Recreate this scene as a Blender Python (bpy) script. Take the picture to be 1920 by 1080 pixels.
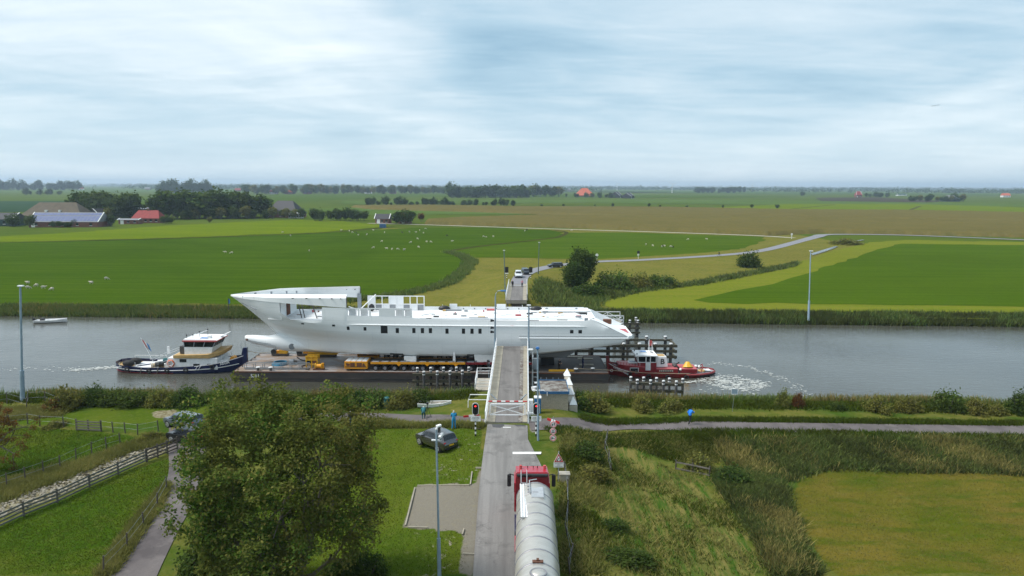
import bpy, bmesh, math, random
import numpy as np
from mathutils import Vector, Matrix, Euler
R = math.radians
S = bpy.context.scene
COL = S.collection
for o in list(bpy.data.objects):
    bpy.data.objects.remove(o)

# ---------------------------------------------------------------- camera
cam = bpy.data.cameras.new('camera')
cam.lens = 25.0
cam.sensor_width = 36.0
cam.clip_start = 0.5
cam.clip_end = 40000
camera = bpy.data.objects.new('camera', cam)
COL.objects.link(camera)
camera.location = (0, 0, 22.5)
camera.rotation_mode = 'QUATERNION'
camera.rotation_quaternion = (Matrix.Rotation(math.pi / 2 - math.atan(192 / 1333.333), 3, 'X') @ Matrix.Rotation(R(0.27), 3, 'Z')).to_quaternion()
S.camera = camera

# ---------------------------------------------------------------- sky
SUN_EL, SUN_AZ = R(54), R(-98)      # azimuth from +Y towards +X
world = bpy.data.worlds.new('World')
S.world = world
world.use_nodes = True
wn, wl = world.node_tree.nodes, world.node_tree.links
wn.clear()
def WN(t, **k):
    n = wn.new(t)
    for a, b in k.items():
        if a.startswith('i_'):
            n.inputs[a[2:].replace('_', ' ')].default_value = b
        else:
            setattr(n, a, b)
    return n
def wmath(op, a, b=None):
    n = WN('ShaderNodeMath', operation=op)
    for i, v in enumerate((a, b)):
        if v is None: continue
        if isinstance(v, (int, float)): n.inputs[i].default_value = v
        else: wl.new(v, n.inputs[i])
    return n.outputs[0]
tc = WN('ShaderNodeTexCoord')
sep = WN('ShaderNodeSeparateXYZ'); wl.new(tc.outputs['Generated'], sep.inputs[0])
zz = wmath('ADD', wmath('MAXIMUM', sep.outputs[2], 0.0), 0.10)
cx = wmath('DIVIDE', sep.outputs[0], zz)
cy = wmath('DIVIDE', sep.outputs[1], zz)
comb = WN('ShaderNodeCombineXYZ'); wl.new(cx, comb.inputs[0]); wl.new(cy, comb.inputs[1])
def cloud(rot, sc, nscale, detail, rough, dist, off):
    m = WN('ShaderNodeMapping'); wl.new(comb.outputs[0], m.inputs[0])
    m.inputs['Rotation'].default_value = (0, 0, R(rot)); m.inputs['Scale'].default_value = sc
    m.inputs['Location'].default_value = off
    n = WN('ShaderNodeTexNoise'); wl.new(m.outputs[0], n.inputs['Vector'])
    n.inputs['Scale'].default_value = nscale; n.inputs['Detail'].default_value = detail
    n.inputs['Roughness'].default_value = rough; n.inputs['Distortion'].default_value = dist
    return n.outputs[0]
c1 = cloud(24, (0.9, 0.5, 1), 0.42, 4, 0.5, 0.6, (-4.32, 2.97, 0))
c2 = cloud(-12, (0.9, 1.1, 1), 1.0, 7, 0.56, 0.6, (3.92, -4.15, 0))
c3 = cloud(-8, (0.55, 1.7, 1), 2.1, 6, 0.6, 0.5, (1.7, 5.2, 0))
cc = wmath('ADD', wmath('ADD', wmath('MULTIPLY', c1, 0.58), wmath('MULTIPLY', c2, 0.26)), wmath('MULTIPLY', c3, 0.16))
ramp = WN('ShaderNodeValToRGB'); wl.new(cc, ramp.inputs[0])
el = ramp.color_ramp.elements
el[0].position = 0.34; el[0].color = (0.20, 0.35, 0.47, 1)
el[1].position = 0.64; el[1].color = (0.73, 0.795, 0.83, 1)
e = el.new(0.46); e.color = (0.36, 0.505, 0.605, 1)
e = el.new(0.54); e.color = (0.51, 0.62, 0.69, 1)
# pale veil low over the horizon, all the way round
veil = WN('ShaderNodeMapRange'); wl.new(sep.outputs[2], veil.inputs[0])
veil.inputs[1].default_value = 0.0; veil.inputs[2].default_value = 0.13
veil.inputs[3].default_value = 0.75; veil.inputs[4].default_value = 0.0
mxv = WN('ShaderNodeMix', data_type='RGBA'); wl.new(veil.outputs[0], mxv.inputs[0])
wl.new(ramp.outputs[0], mxv.inputs[6]); mxv.inputs[7].default_value = (0.58, 0.69, 0.76, 1)
sc10 = WN('ShaderNodeVectorMath', operation='SCALE'); wl.new(mxv.outputs[2], sc10.inputs[0]); sc10.inputs['Scale'].default_value = 8.9
sky = WN('ShaderNodeTexSky'); sky.sky_type = 'NISHITA'; sky.sun_disc = False
sky.sun_elevation = SUN_EL; sky.sun_rotation = SUN_AZ
mxs = WN('ShaderNodeMix', data_type='RGBA'); mxs.inputs[0].default_value = 0.90
wl.new(sky.outputs[0], mxs.inputs[6]); wl.new(sc10.outputs[0], mxs.inputs[7])
bg = WN('ShaderNodeBackground'); bg.inputs[1].default_value = 0.085
wl.new(mxs.outputs[2], bg.inputs[0])
wo = WN('ShaderNodeOutputWorld'); wl.new(bg.outputs[0], wo.inputs[0])

# ---------------------------------------------------------------- sun (behind thin cloud, very soft)
sl = bpy.data.lights.new('sun', 'SUN'); sl.energy = 2.3; sl.angle = R(18); sl.color = (1.0, 0.96, 0.9)
sun = bpy.data.objects.new('sun', sl); COL.objects.link(sun)
sv = Vector((math.sin(SUN_AZ) * math.cos(SUN_EL), math.cos(SUN_AZ) * math.cos(SUN_EL), math.sin(SUN_EL)))
sun.rotation_euler = sv.to_track_quat('Z', 'Y').to_euler(); sun.location = sv * 200
S.view_settings.view_transform = 'Standard'
S.view_settings.look = 'None'
S.view_settings.exposure = 0.88
S.view_settings.gamma = 1.0
S.cycles.use_denoising = True
S.cycles.max_bounces = 6
S.cycles.diffuse_bounces = 3
S.cycles.glossy_bounces = 3
S.cycles.transmission_bounces = 4
S.cycles.transparent_max_bounces = 6
S.cycles.volume_bounces = 0
S.cycles.caustics_reflective = False
S.cycles.caustics_refractive = False

# ---------------------------------------------------------------- helpers: materials
MATS = {}
def nmat(name):
    m = bpy.data.materials.new(name); m.use_nodes = True
    nt = m.node_tree; nt.nodes.clear()
    out = nt.nodes.new('ShaderNodeOutputMaterial')
    b = nt.nodes.new('ShaderNodeBsdfPrincipled')
    nt.links.new(b.outputs[0], out.inputs[0])
    MATS[name] = m
    return m, nt, b
def add_noise(nt, scale, detail=4, rough=0.6, vec=None, dist=0.0, stretch=None):
    n = nt.nodes.new('ShaderNodeTexNoise')
    n.inputs['Scale'].default_value = scale; n.inputs['Detail'].default_value = detail
    n.inputs['Roughness'].default_value = rough; n.inputs['Distortion'].default_value = dist
    if vec is None:
        g = nt.nodes.new('ShaderNodeNewGeometry'); vec = g.outputs['Position']
    if stretch:
        mp = nt.nodes.new('ShaderNodeMapping'); nt.links.new(vec, mp.inputs[0])
        mp.inputs['Scale'].default_value = stretch[:3]
        if len(stretch) > 3: mp.inputs['Rotation'].default_value = (0, 0, R(stretch[3]))
        vec = mp.outputs[0]
    nt.links.new(vec, n.inputs['Vector'])
    return n.outputs[0]
def mixc(nt, fac, a, b):
    n = nt.nodes.new('ShaderNodeMix'); n.data_type = 'RGBA'
    for sock, v in ((n.inputs[0], fac), (n.inputs[6], a), (n.inputs[7], b)):
        if isinstance(v, (int, float)): sock.default_value = v
        elif isinstance(v, tuple): sock.default_value = (*v[:3], 1)
        else: nt.links.new(v, sock)
    return n.outputs[2]
def mrange(nt, v, a, b, c=0.0, d=1.0):
    n = nt.nodes.new('ShaderNodeMapRange'); nt.links.new(v, n.inputs[0])
    for i, x in enumerate((a, b, c, d)): n.inputs[i + 1].default_value = x
    return n.outputs[0]
def mth(nt, op, a, b=None):
    n = nt.nodes.new('ShaderNodeMath'); n.operation = op
    for i, v in enumerate((a, b)):
        if v is None: continue
        if isinstance(v, (int, float)): n.inputs[i].default_value = v
        else: nt.links.new(v, n.inputs[i])
    return n.outputs[0]
def bump(nt, b, h, strength=0.3, dist=0.05):
    n = nt.nodes.new('ShaderNodeBump'); n.inputs['Strength'].default_value = strength; n.inputs['Distance'].default_value = dist
    nt.links.new(h, n.inputs['Height']); nt.links.new(n.outputs[0], b.inputs['Normal'])
def mat(name, c, rough=0.6, c2=None, scale=1.5, metal=0.0, var=0.25, bmp=0.0, spec=None, coat=0.0, stretch=None, lo=0.35, hi=0.65):
    """painted or raw surface: base colour broken up by grime noise"""
    m, nt, b = nmat(name)
    c2 = c2 or tuple(x * (1 - var) for x in c)
    f = add_noise(nt, scale, 5, 0.65, stretch=stretch)
    nt.links.new(mixc(nt, mrange(nt, f, lo, hi), c, c2), b.inputs['Base Color'])
    b.inputs['Roughness'].default_value = rough; b.inputs['Metallic'].default_value = metal
    if spec is not None: b.inputs['Specular IOR Level'].default_value = spec
    if coat: b.inputs['Coat Weight'].default_value = coat; b.inputs['Coat Roughness'].default_value = 0.08
    if bmp: bump(nt, b, f, bmp, 0.03)
    return m
def leafmat(name, c, c2, c3=None, trans=0.35, k=1.75):
    c, c2, c3 = (tuple(x * k for x in v) for v in (c, c2, c3 or c2))
    m = bpy.data.materials.new(name); m.use_nodes = True; MATS[name] = m
    nt = m.node_tree; nt.nodes.clear()
    out = nt.nodes.new('ShaderNodeOutputMaterial')
    g = nt.nodes.new('ShaderNodeNewGeometry')
    rp = nt.nodes.new('ShaderNodeValToRGB'); nt.links.new(g.outputs['Random Per Island'], rp.inputs[0])
    e = rp.color_ramp.elements; e[0].color = (*c, 1); e[1].color = (*(c3 or c2), 1)
    x = e.new(0.6); x.color = (*c2, 1)
    oi = nt.nodes.new('ShaderNodeObjectInfo')
    hs = nt.nodes.new('ShaderNodeHueSaturation')
    nt.links.new(mrange(nt, oi.outputs['Random'], 0, 1, 0.485, 0.515), hs.inputs['Hue'])
    nt.links.new(mrange(nt, oi.outputs['Random'], 0, 1, 0.8, 1.25), hs.inputs['Value'])
    nt.links.new(rp.outputs[0], hs.inputs['Color'])
    big = add_noise(nt, 0.35, 3, 0.5)
    col = mixc(nt, mrange(nt, big, 0.4, 0.62), hs.outputs[0], tuple(0.5 * (u + v) * 0.8 for u, v in zip(c2, c3 or c2)))
    d = nt.nodes.new('ShaderNodeBsdfDiffuse'); t = nt.nodes.new('ShaderNodeBsdfTranslucent')
    nt.links.new(col, d.inputs[0]); nt.links.new(col, t.inputs[0])
    ms = nt.nodes.new('ShaderNodeMixShader'); ms.inputs[0].default_value = trans
    nt.links.new(d.outputs[0], ms.inputs[1]); nt.links.new(t.outputs[0], ms.inputs[2])
    nt.links.new(ms.outputs[0], out.inputs[0])
    return m
def M(n): return MATS[n]

# ---------------------------------------------------------------- helpers: objects
def link(o, parent=None):
    COL.objects.link(o)
    if parent is not None: o.parent = parent
    return o
def tag(o, label=None, cat=None, group=None, kind=None):
    for k, v in (('label', label), ('category', cat), ('group', group), ('kind', kind)):
        if v: o[k] = v
    return o
def thing(name, label, cat, loc=(0, 0, 0), rz=0.0, group=None):
    o = bpy.data.objects.new(name, None); o.empty_display_size = 0.2
    o.location = loc; o.rotation_euler = (0, 0, rz)
    return tag(link(o), label, cat, group)
def copy_tree(o, parent=None):
    c = o.copy(); link(c)
    c.parent = parent
    for ch in o.children: copy_tree(ch, c)
    return c
class MB:
    def __init__(s): s.v = []; s.f = []; s.mi = []; s.cur = 0
    def add(s, vs, fs):
        n = len(s.v); s.v += [tuple(p) for p in vs]; s.f += [tuple(i + n for i in f) for f in fs]; s.mi += [s.cur] * len(fs)
        return s
    def box(s, a, b):
        (x0, y0, z0), (x1, y1, z1) = a, b
        return s.add([(x0, y0, z0), (x1, y0, z0), (x1, y1, z0), (x0, y1, z0), (x0, y0, z1), (x1, y0, z1), (x1, y1, z1), (x0, y1, z1)],
                     [(0, 3, 2, 1), (4, 5, 6, 7), (0, 1, 5, 4), (1, 2, 6, 5), (2, 3, 7, 6), (3, 0, 4, 7)])
    def cbox(s, c, d): return s.box([c[i] - d[i] / 2 for i in range(3)], [c[i] + d[i] / 2 for i in range(3)])
    def bar(s, p, q, w, h, up=(0, 0, 1)):
        p, q = Vector(p), Vector(q); d = (q - p).normalized(); u = Vector(up)
        if abs(d.dot(u)) > 0.98: u = Vector((1, 0, 0))
        sd = d.cross(u).normalized() * (w / 2); u = sd.cross(d).normalized() * (h / 2)
        vs = [p - sd - u, p + sd - u, p + sd + u, p - sd + u, q - sd - u, q + sd - u, q + sd + u, q - sd + u]
        return s.add(vs, [(0, 1, 2, 3), (7, 6, 5, 4), (0, 4, 5, 1), (1, 5, 6, 2), (2, 6, 7, 3), (3, 7, 4, 0)])
    def cyl(s, p, q, r0, r1=None, n=10, caps=True):
        r1 = r0 if r1 is None else r1
        p, q = Vector(p), Vector(q); d = (q - p).normalized()
        u = Vector((0, 0, 1)) if abs(d.z) < 0.95 else Vector((1, 0, 0))
        a = d.cross(u).normalized(); b = a.cross(d)
        vs = []
        for c, r in ((p, r0), (q, r1)):
            for i in range(n):
                t = 2 * math.pi * i / n; vs.append(c + a * (r * math.cos(t)) + b * (r * math.sin(t)))
        fs = [(i, (i + 1) % n, n + (i + 1) % n, n + i) for i in range(n)]
        if caps: fs += [tuple(range(n))[::-1], tuple(range(n, 2 * n))]
        return s.add(vs, fs)
    def tube(s, pts, r, n=6):
        rs = r if isinstance(r, (list, tuple)) else [r] * len(pts)
        pts = [Vector(p) for p in pts]; vs = []; fs = []
        for i, p in enumerate(pts):
            d = (pts[min(i + 1, len(pts) - 1)] - pts[max(i - 1, 0)]).normalized()
            u = Vector((0, 0, 1)) if abs(d.z) < 0.9 else Vector((1, 0, 0))
            a = d.cross(u).normalized(); b = a.cross(d)
            for k in range(n):
                t = 2 * math.pi * k / n; vs.append(p + a * (rs[i] * math.cos(t)) + b * (rs[i] * math.sin(t)))
        for i in range(len(pts) - 1):
            for k in range(n):
                fs.append((i * n + k, i * n + (k + 1) % n, (i + 1) * n + (k + 1) % n, (i + 1) * n + k))
        fs += [tuple(range(n))[::-1], tuple(range((len(pts) - 1) * n, len(pts) * n))]
        return s.add(vs, fs)
    def prism(s, poly, z0, z1):
        n = len(poly)
        a = sum(poly[i][0] * poly[(i + 1) % n][1] - poly[(i + 1) % n][0] * poly[i][1] for i in range(n))
        if a < 0: poly = poly[::-1]
        vs = [(x, y, z0) for x, y in poly] + [(x, y, z1) for x, y in poly]
        fs = [tuple(range(n))[::-1], tuple(range(n, 2 * n))] + [(i, (i + 1) % n, n + (i + 1) % n, n + i) for i in range(n)]
        return s.add(vs, fs)
    def prof(s, poly, y0, y1):
        """side profile (x,z) extruded along y"""
        n = len(poly)
        a = sum(poly[i][0] * poly[(i + 1) % n][1] - poly[(i + 1) % n][0] * poly[i][1] for i in range(n))
        if a < 0: poly = poly[::-1]
        vs = [(x, y0, z) for x, z in poly] + [(x, y1, z) for x, z in poly]
        fs = [tuple(range(n)), tuple(range(n, 2 * n))[::-1]] + [(n + i, n + (i + 1) % n, (i + 1) % n, i) for i in range(n)]
        return s.add(vs, fs)
    def ball(s, c, r, n=10, m=6):
        rx, ry, rz = r if isinstance(r, (list, tuple)) else (r, r, r)
        vs = [(c[0], c[1], c[2] - rz)]; fs = []
        for j in range(1, m):
            ph = -math.pi / 2 + math.pi * j / m
            for i in range(n):
                t = 2 * math.pi * i / n
                vs.append((c[0] + rx * math.cos(ph) * math.cos(t), c[1] + ry * math.cos(ph) * math.sin(t), c[2] + rz * math.sin(ph)))
        vs.append((c[0], c[1], c[2] + rz)); L = len(vs) - 1
        for i in range(n):
            fs.append((0, 1 + (i + 1) % n, 1 + i)); fs.append((L, 1 + (m - 2) * n + i, 1 + (m - 2) * n + (i + 1) % n))
            for j in range(m - 2):
                a = 1 + j * n; fs.append((a + i, a + (i + 1) % n, a + n + (i + 1) % n, a + n + i))
        return s.add(vs, fs)
    def torus(s, c, R0, r, axis='y', n=16, m=6):
        vs = []; fs = []
        for i in range(n):
            t = 2 * math.pi * i / n
            for k in range(m):
                p = 2 * math.pi * k / m; q = R0 + r * math.cos(p); h = r * math.sin(p)
                x, z = q * math.cos(t), q * math.sin(t)
                vs.append({'y': (c[0] + x, c[1] + h, c[2] + z), 'z': (c[0] + x, c[1] + z, c[2] + h), 'x': (c[0] + h, c[1] + x, c[2] + z)}[axis])
        for i in range(n):
            for k in range(m):
                fs.append((i * m + k, ((i + 1) % n) * m + k, ((i + 1) % n) * m + (k + 1) % m, i * m + (k + 1) % m))
        return s.add(vs, fs)
    def grid(s, P, flip=False):
        """P[i][j] points"""
        n, m = len(P), len(P[0]); fs = []
        for i in range(n - 1):
            for j in range(m - 1):
                q = (i * m + j, (i + 1) * m + j, (i + 1) * m + j + 1, i * m + j + 1)
                fs.append(q[::-1] if flip else q)
        return s.add([p for r in P for p in r], fs)
    def build(s, name, m, parent=None, smooth=None, bevel=0.0, loc=None):
        me = bpy.data.meshes.new(name); me.from_pydata(s.v, [], s.f)
        for k in (m if isinstance(m, (list, tuple)) else [m]): me.materials.append(MATS[k])
        if any(s.mi): me.polygons.foreach_set('material_index', s.mi)
        if bevel:
            bm = bmesh.new(); bm.from_mesh(me)
            bmesh.ops.bevel(bm, geom=[e for e in bm.edges if len(e.link_faces) == 2 and e.calc_face_angle(0) > 0.5], offset=bevel, segments=2, affect='EDGES', clamp_overlap=True)
            bm.to_mesh(me); bm.free()
        if smooth is not None:
            me.shade_smooth()
            me.set_sharp_from_angle(angle=R(smooth))
        me.update()
        o = bpy.data.objects.new(name, me)
        if loc: o.location = loc
        return link(o, parent)
def npmesh(name, V, F, m, parent=None, smooth=False):
    """fast mesh from numpy: V (n,3), F (k,q) with constant q"""
    me = bpy.data.meshes.new(name); k, q = F.shape
    me.vertices.add(len(V)); me.vertices.foreach_set('co', np.ascontiguousarray(V, dtype=np.float32).ravel())
    me.loops.add(k * q); me.loops.foreach_set('vertex_index', np.ascontiguousarray(F, dtype=np.int32).ravel())
    me.polygons.add(k); me.polygons.foreach_set('loop_start', np.arange(0, k * q, q, dtype=np.int32))
    me.update(calc_edges=True)
    for x in (m if isinstance(m, (list, tuple)) else [m]): me.materials.append(MATS[x])
    if smooth: me.shade_smooth()
    return link(bpy.data.objects.new(name, me), parent)
def text(name, body, size, loc, rot, m, parent=None, ext=0.004, shear=0.0, bold=0.0):
    cu = bpy.data.curves.new(name, 'FONT'); cu.body = body; cu.size = size; cu.extrude = ext; cu.shear = shear
    cu.align_x = 'CENTER'; cu.align_y = 'CENTER'; cu.offset = bold; cu.resolution_u = 3
    cu.materials.append(MATS[m])
    o = bpy.data.objects.new(name, cu); COL.objects.link(o)
    me = bpy.data.meshes.new_from_object(o.evaluated_get(bpy.context.evaluated_depsgraph_get())); bpy.data.objects.remove(o)
    o = bpy.data.objects.new(name, me); o.location = loc; o.rotation_euler = rot
    return link(o, parent)
def pip(x, y, poly):
    """points in polygon, vectorised"""
    c = np.zeros(x.shape, bool); n = len(poly)
    for i in range(n):
        x0, y0 = poly[i][:2]; x1, y1 = poly[(i + 1) % n][:2]
        if y0 == y1: continue
        c ^= ((y0 > y) != (y1 > y)) & (x < (x1 - x0) * (y - y0) / (y1 - y0) + x0)
    return c
def polydist(x, y, pl):
    """distance to a polyline and the value carried along it (third component)"""
    best = np.full(x.shape, 1e9); val = np.zeros(x.shape)
    for (x0, y0, z0), (x1, y1, z1) in zip(pl[:-1], pl[1:]):
        dx, dy = x1 - x0, y1 - y0
        t = np.clip(((x - x0) * dx + (y - y0) * dy) / (dx * dx + dy * dy), 0, 1)
        d = np.hypot(x - x0 - t * dx, y - y0 - t * dy); k = d < best
        best = np.where(k, d, best); val = np.where(k, z0 + t * (z1 - z0), val)
    return best, val
def sstep(a, b, x):
    t = np.clip((x - a) / (b - a), 0, 1); return t * t * (3 - 2 * t)

def wave(x, y):
    return (0.10 * np.sin(x * 0.21 + 1.3) * np.cos(y * 0.17) + 0.06 * np.sin(x * 0.53 + y * 0.41) + 0.03 * np.sin(x * 1.1 - y * 0.9 + 2))
def zroad(y):
    return np.interp(y, [0, 25, 40, 52, 62, 66], [-1.5, -1.45, -1.25, -0.85, -0.15, 0.0])
def xroad(y):
    return np.interp(y, [0, 28, 36, 45, 55, 62, 66], [1.35, 0.45, 0.3, 0.25, 0.15, 0.0, -0.05])
def zt(x, y):
    """height of the near bank"""
    x = np.asarray(x, float); y = np.asarray(y, float)
    base = -1.95 - 0.55 * sstep(4, 16, x) + wave(x, y) * (0.5 + 0.7 * sstep(2, 8, x)) * (1 - 0.88 * sstep(58, 65, y))
    bump_ = 0.75 * sstep(60, 67, y) + 0.35 * sstep(6, 14, x) * sstep(62, 68, y)
    z = base + bump_ * (1 - 0.25 * sstep(20, 60, np.abs(x)))
    d = np.abs(x - xroad(y)); zr = zroad(y) - 0.06
    k = 1 - sstep(4.2, 10.5, d)
    kk = k * (1 - 0.35 * sstep(0, 6, xroad(y) - x))
    z = z + np.maximum(zr - z, 0) * kk
    z = np.where(d < 4.0, np.minimum(z, zr), z)
    s = sstep(76.5, 83.4, y + 0.011 * x)
    z = z * (1 - s) + (-3.65) * s
    z = z - 1.2 * sstep(83.2, 87.0, y + 0.011 * x)
    return z

# ================================================================ land materials
def ground_material():
    m, nt, b = nmat('near_ground')
    def attr(n):
        a = nt.nodes.new('ShaderNodeAttribute'); a.attribute_name = n; return a.outputs['Fac']
    fine = add_noise(nt, 5.0, 6, 0.7); mid = add_noise(nt, 0.9, 5, 0.65); big = add_noise(nt, 0.16, 4, 0.55)
    strk = add_noise(nt, 1.0, 5, 0.65, stretch=(2.4, 0.28, 1, -14), dist=0.5)
    edge = mth(nt, 'SUBTRACT', mth(nt, 'ADD', mth(nt, 'MULTIPLY', mid, 0.5), mth(nt, 'MULTIPLY', fine, 0.35)), 0.42)
    def mask(n, w=0.10):
        return mrange(nt, mth(nt, 'ADD', attr(n), mth(nt, 'MULTIPLY', edge, 0.9)), 0.5 - w, 0.5 + w)
    vf = mrange(nt, fine, 0.25, 0.75)
    rough_ = mixc(nt, mrange(nt, mid, 0.35, 0.65), (0.105, 0.135, 0.020), (0.215, 0.195, 0.050))
    rough_ = mixc(nt, mrange(nt, big, 0.42, 0.6), rough_, (0.065, 0.120, 0.016))
    hay = mixc(nt, mrange(nt, strk, 0.40, 0.60), (0.060, 0.125, 0.016), (0.235, 0.205, 0.062))
    lawn = mixc(nt, mrange(nt, mid, 0.3, 0.7), (0.092, 0.148, 0.012), (0.070, 0.122, 0.010))
    lawn = mixc(nt, mrange(nt, big, 0.4, 0.65), lawn, (0.118, 0.158, 0.016))
    bald = mrange(nt, add_noise(nt, 1.3, 5, 0.7, dist=0.6), 0.595, 0.64)
    lawn = mixc(nt, mth(nt, 'MULTIPLY', bald, attr('bald')), lawn, (0.36, 0.33, 0.24))
    lush = mixc(nt, mrange(nt, mid, 0.3, 0.7), (0.048, 0.115, 0.007), (0.085, 0.145, 0.010)); lush = mixc(nt, mrange(nt, big, 0.45, 0.62), lush, (0.115, 0.150, 0.016))
    mown = mixc(nt, mrange(nt, big, 0.36, 0.62), (0.110, 0.130, 0.010), (0.190, 0.150, 0.026))
    mown = mixc(nt, mrange(nt, add_noise(nt, 0.45, 5, 0.6, stretch=(0.5, 1.6, 1, 6)), 0.46, 0.66), mown, (0.085, 0.118, 0.009))
    dirt = mixc(nt, mrange(nt, add_noise(nt, 2.2, 6, 0.75), 0.4, 0.6), (0.42, 0.38, 0.27), (0.20, 0.165, 0.085))
    gravel = mixc(nt, vf, (0.225, 0.20, 0.165), (0.33, 0.30, 0.25))
    bank = mixc(nt, vf, (0.06, 0.075, 0.02), (0.10, 0.085, 0.04))
    c = rough_
    for n, col in (('hay', hay), ('lawn', lawn), ('lush', lush), ('mown', mown), ('dirt', dirt), ('gravel', gravel), ('bank', bank)):
        c = mixc(nt, mask(n), c, col)
    c = mixc(nt, mth(nt, 'MULTIPLY', mrange(nt, fine, 0.35, 0.7), 0.35), c, mixc(nt, 0.5, c, (0.02, 0.035, 0.005)))
    c = mixc(nt, 0.24, c, (0.006, 0.006, 0.002)); ff = add_noise(nt, 14.0, 4, 0.7); c = mixc(nt, mrange(nt, ff, 0.35, 0.72, 0.0, 0.45), c, mixc(nt, 0.6, c, (0.012, 0.018, 0.004))); c = mixc(nt, mrange(nt, add_noise(nt, 2.2, 6, 0.75, dist=0.4), 0.52, 0.75, 0.0, 0.45), c, mixc(nt, 0.55, c, (0.26, 0.22, 0.09)))
    nt.links.new(c, b.inputs['Base Color']); b.inputs['Roughness'].default_value = 0.95
    b.inputs['Specular IOR Level'].default_value = 0.0
    bump(nt, b, mth(nt, 'ADD', fine, mid), 0.55, 0.12)
ground_material()
def fieldmat(name, c, c2, scale=0.03, stretch=(1, 1, 1), c3=None, fine=1.2, lo=0.38, hi=0.62, k=0.66, rot=4):
    c, c2 = tuple(x * k for x in c), tuple(x * k for x in c2); c3 = tuple(x * k for x in c3) if c3 else None
    m, nt, b = nmat(name)
    a = add_noise(nt, scale, 5, 0.6, stretch=stretch); f = add_noise(nt, fine, 5, 0.7, stretch=(1, 0.5, 1))
    col = mixc(nt, mrange(nt, a, lo, hi), c, c2)
    tr = add_noise(nt, 1.0, 4, 0.6, stretch=(0.018, 0.55, 1, rot), dist=0.2); col = mixc(nt, mrange(nt, tr, 0.40, 0.60, 0.0, 0.60), col, tuple(min(1, x * q) for x, q in zip(c2, (1.55, 1.28, 1.3))))
    bl = add_noise(nt, 0.012, 5, 0.65, dist=0.8); col = mixc(nt, mrange(nt, bl, 0.5, 0.68, 0.0, 0.4), col, tuple(x * 0.66 for x in c))
    if c3: col = mixc(nt, mrange(nt, f, 0.45, 0.7), col, c3)
    col = mixc(nt, mth(nt, 'MULTIPLY', mrange(nt, f, 0.3, 0.75), 0.30), col, tuple(x * 0.45 for x in c))
    nt.links.new(col, b.inputs['Base Color']); b.inputs['Roughness'].default_value = 0.95; b.inputs['Specular IOR Level'].default_value = 0.0
    bump(nt, b, f, 0.5, 0.15)
    return m
fieldmat('far_land', (0.080, 0.140, 0.016), (0.105, 0.155, 0.022), 0.008)
fieldmat('pasture_deep', (0.052, 0.112, 0.006), (0.066, 0.126, 0.008), 0.035, (1, 2.2, 1))
fieldmat('pasture_mid', (0.064, 0.130, 0.008), (0.082, 0.142, 0.012), 0.03, (1, 2.5, 1))
fieldmat('pasture_right', (0.084, 0.148, 0.009), (0.066, 0.128, 0.008), 0.05, (0.4, 1.4, 1), rot=-24)
fieldmat('pasture_bright', (0.125, 0.205, 0.008), (0.155, 0.220, 0.012), 0.02, (1, 3, 1))
fieldmat('mown_margin', (0.215, 0.235, 0.026), (0.145, 0.205, 0.016), 0.30, (0.10, 1.9, 1), (0.27, 0.27, 0.05))
fieldmat('hay_grass', (0.215, 0.205, 0.045), (0.140, 0.165, 0.028), 0.14, (1, 1.2, 1), (0.30, 0.26, 0.075))
fieldmat('crop_pale', (0.088, 0.165, 0.030), (0.110, 0.180, 0.040), 0.01)
fieldmat('crop_blue', (0.030, 0.075, 0.040), (0.045, 0.095, 0.045), 0.02)
fieldmat('plough', (0.090, 0.080, 0.055), (0.070, 0.068, 0.045), 0.02)
fieldmat('ditch_green', (0.055, 0.068, 0.022), (0.085, 0.085, 0.030), 0.2)
fieldmat('maize', (0.190, 0.165, 0.052), (0.150, 0.140, 0.042), 0.05, (1, 1, 1), (0.235, 0.20, 0.075), fine=0.7, k=0.62)
def asphalt(name, c, c2, st):
    m, nt, b = nmat(name)
    tr = add_noise(nt, 1.0, 5, 0.6, stretch=st, dist=0.3); pt = add_noise(nt, 0.35, 5, 0.65); sp = add_noise(nt, 9.0, 5, 0.75)
    col = mixc(nt, mrange(nt, tr, 0.36, 0.64), c, c2); col = mixc(nt, mrange(nt, pt, 0.55, 0.62, 0.0, 0.45), col, tuple(x * 0.62 for x in c2)); col = mixc(nt, mrange(nt, sp, 0.4, 0.75, 0.0, 0.4), col, tuple(x * 0.55 for x in c))
    vo = nt.nodes.new('ShaderNodeTexVoronoi'); vo.feature = 'DISTANCE_TO_EDGE'; vo.inputs['Scale'].default_value = 0.42; g = nt.nodes.new('ShaderNodeNewGeometry')
    va = nt.nodes.new('ShaderNodeVectorMath'); va.operation = 'ADD'; ns = nt.nodes.new('ShaderNodeTexNoise'); ns.inputs['Scale'].default_value = 1.4; nt.links.new(g.outputs['Position'], ns.inputs['Vector']); nt.links.new(g.outputs['Position'], va.inputs[0]); nt.links.new(ns.outputs['Color'], va.inputs[1]); nt.links.new(va.outputs[0], vo.inputs['Vector'])
    cr = mth(nt, 'MULTIPLY', mrange(nt, vo.outputs['Distance'], 0.0, 0.02, 0.38, 0.0), mrange(nt, pt, 0.45, 0.6)); col = mixc(nt, cr, col, (0.05, 0.05, 0.05))
    nt.links.new(col, b.inputs['Base Color']); b.inputs['Roughness'].default_value = 0.9; b.inputs['Specular IOR Level'].default_value = 0.2; bump(nt, b, sp, 0.2, 0.02)
asphalt('asphalt', (0.235, 0.225, 0.215), (0.165, 0.158, 0.152), (1.5, 0.07, 1))
asphalt('asphalt_deck', (0.195, 0.183, 0.175), (0.145, 0.136, 0.130), (1.8, 0.1, 1))
asphalt('lane_tar', (0.150, 0.132, 0.128), (0.098, 0.085, 0.086), (0.5, 0.35, 1))
mat('tar_patch', (0.070, 0.070, 0.075), 0.85)
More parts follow.
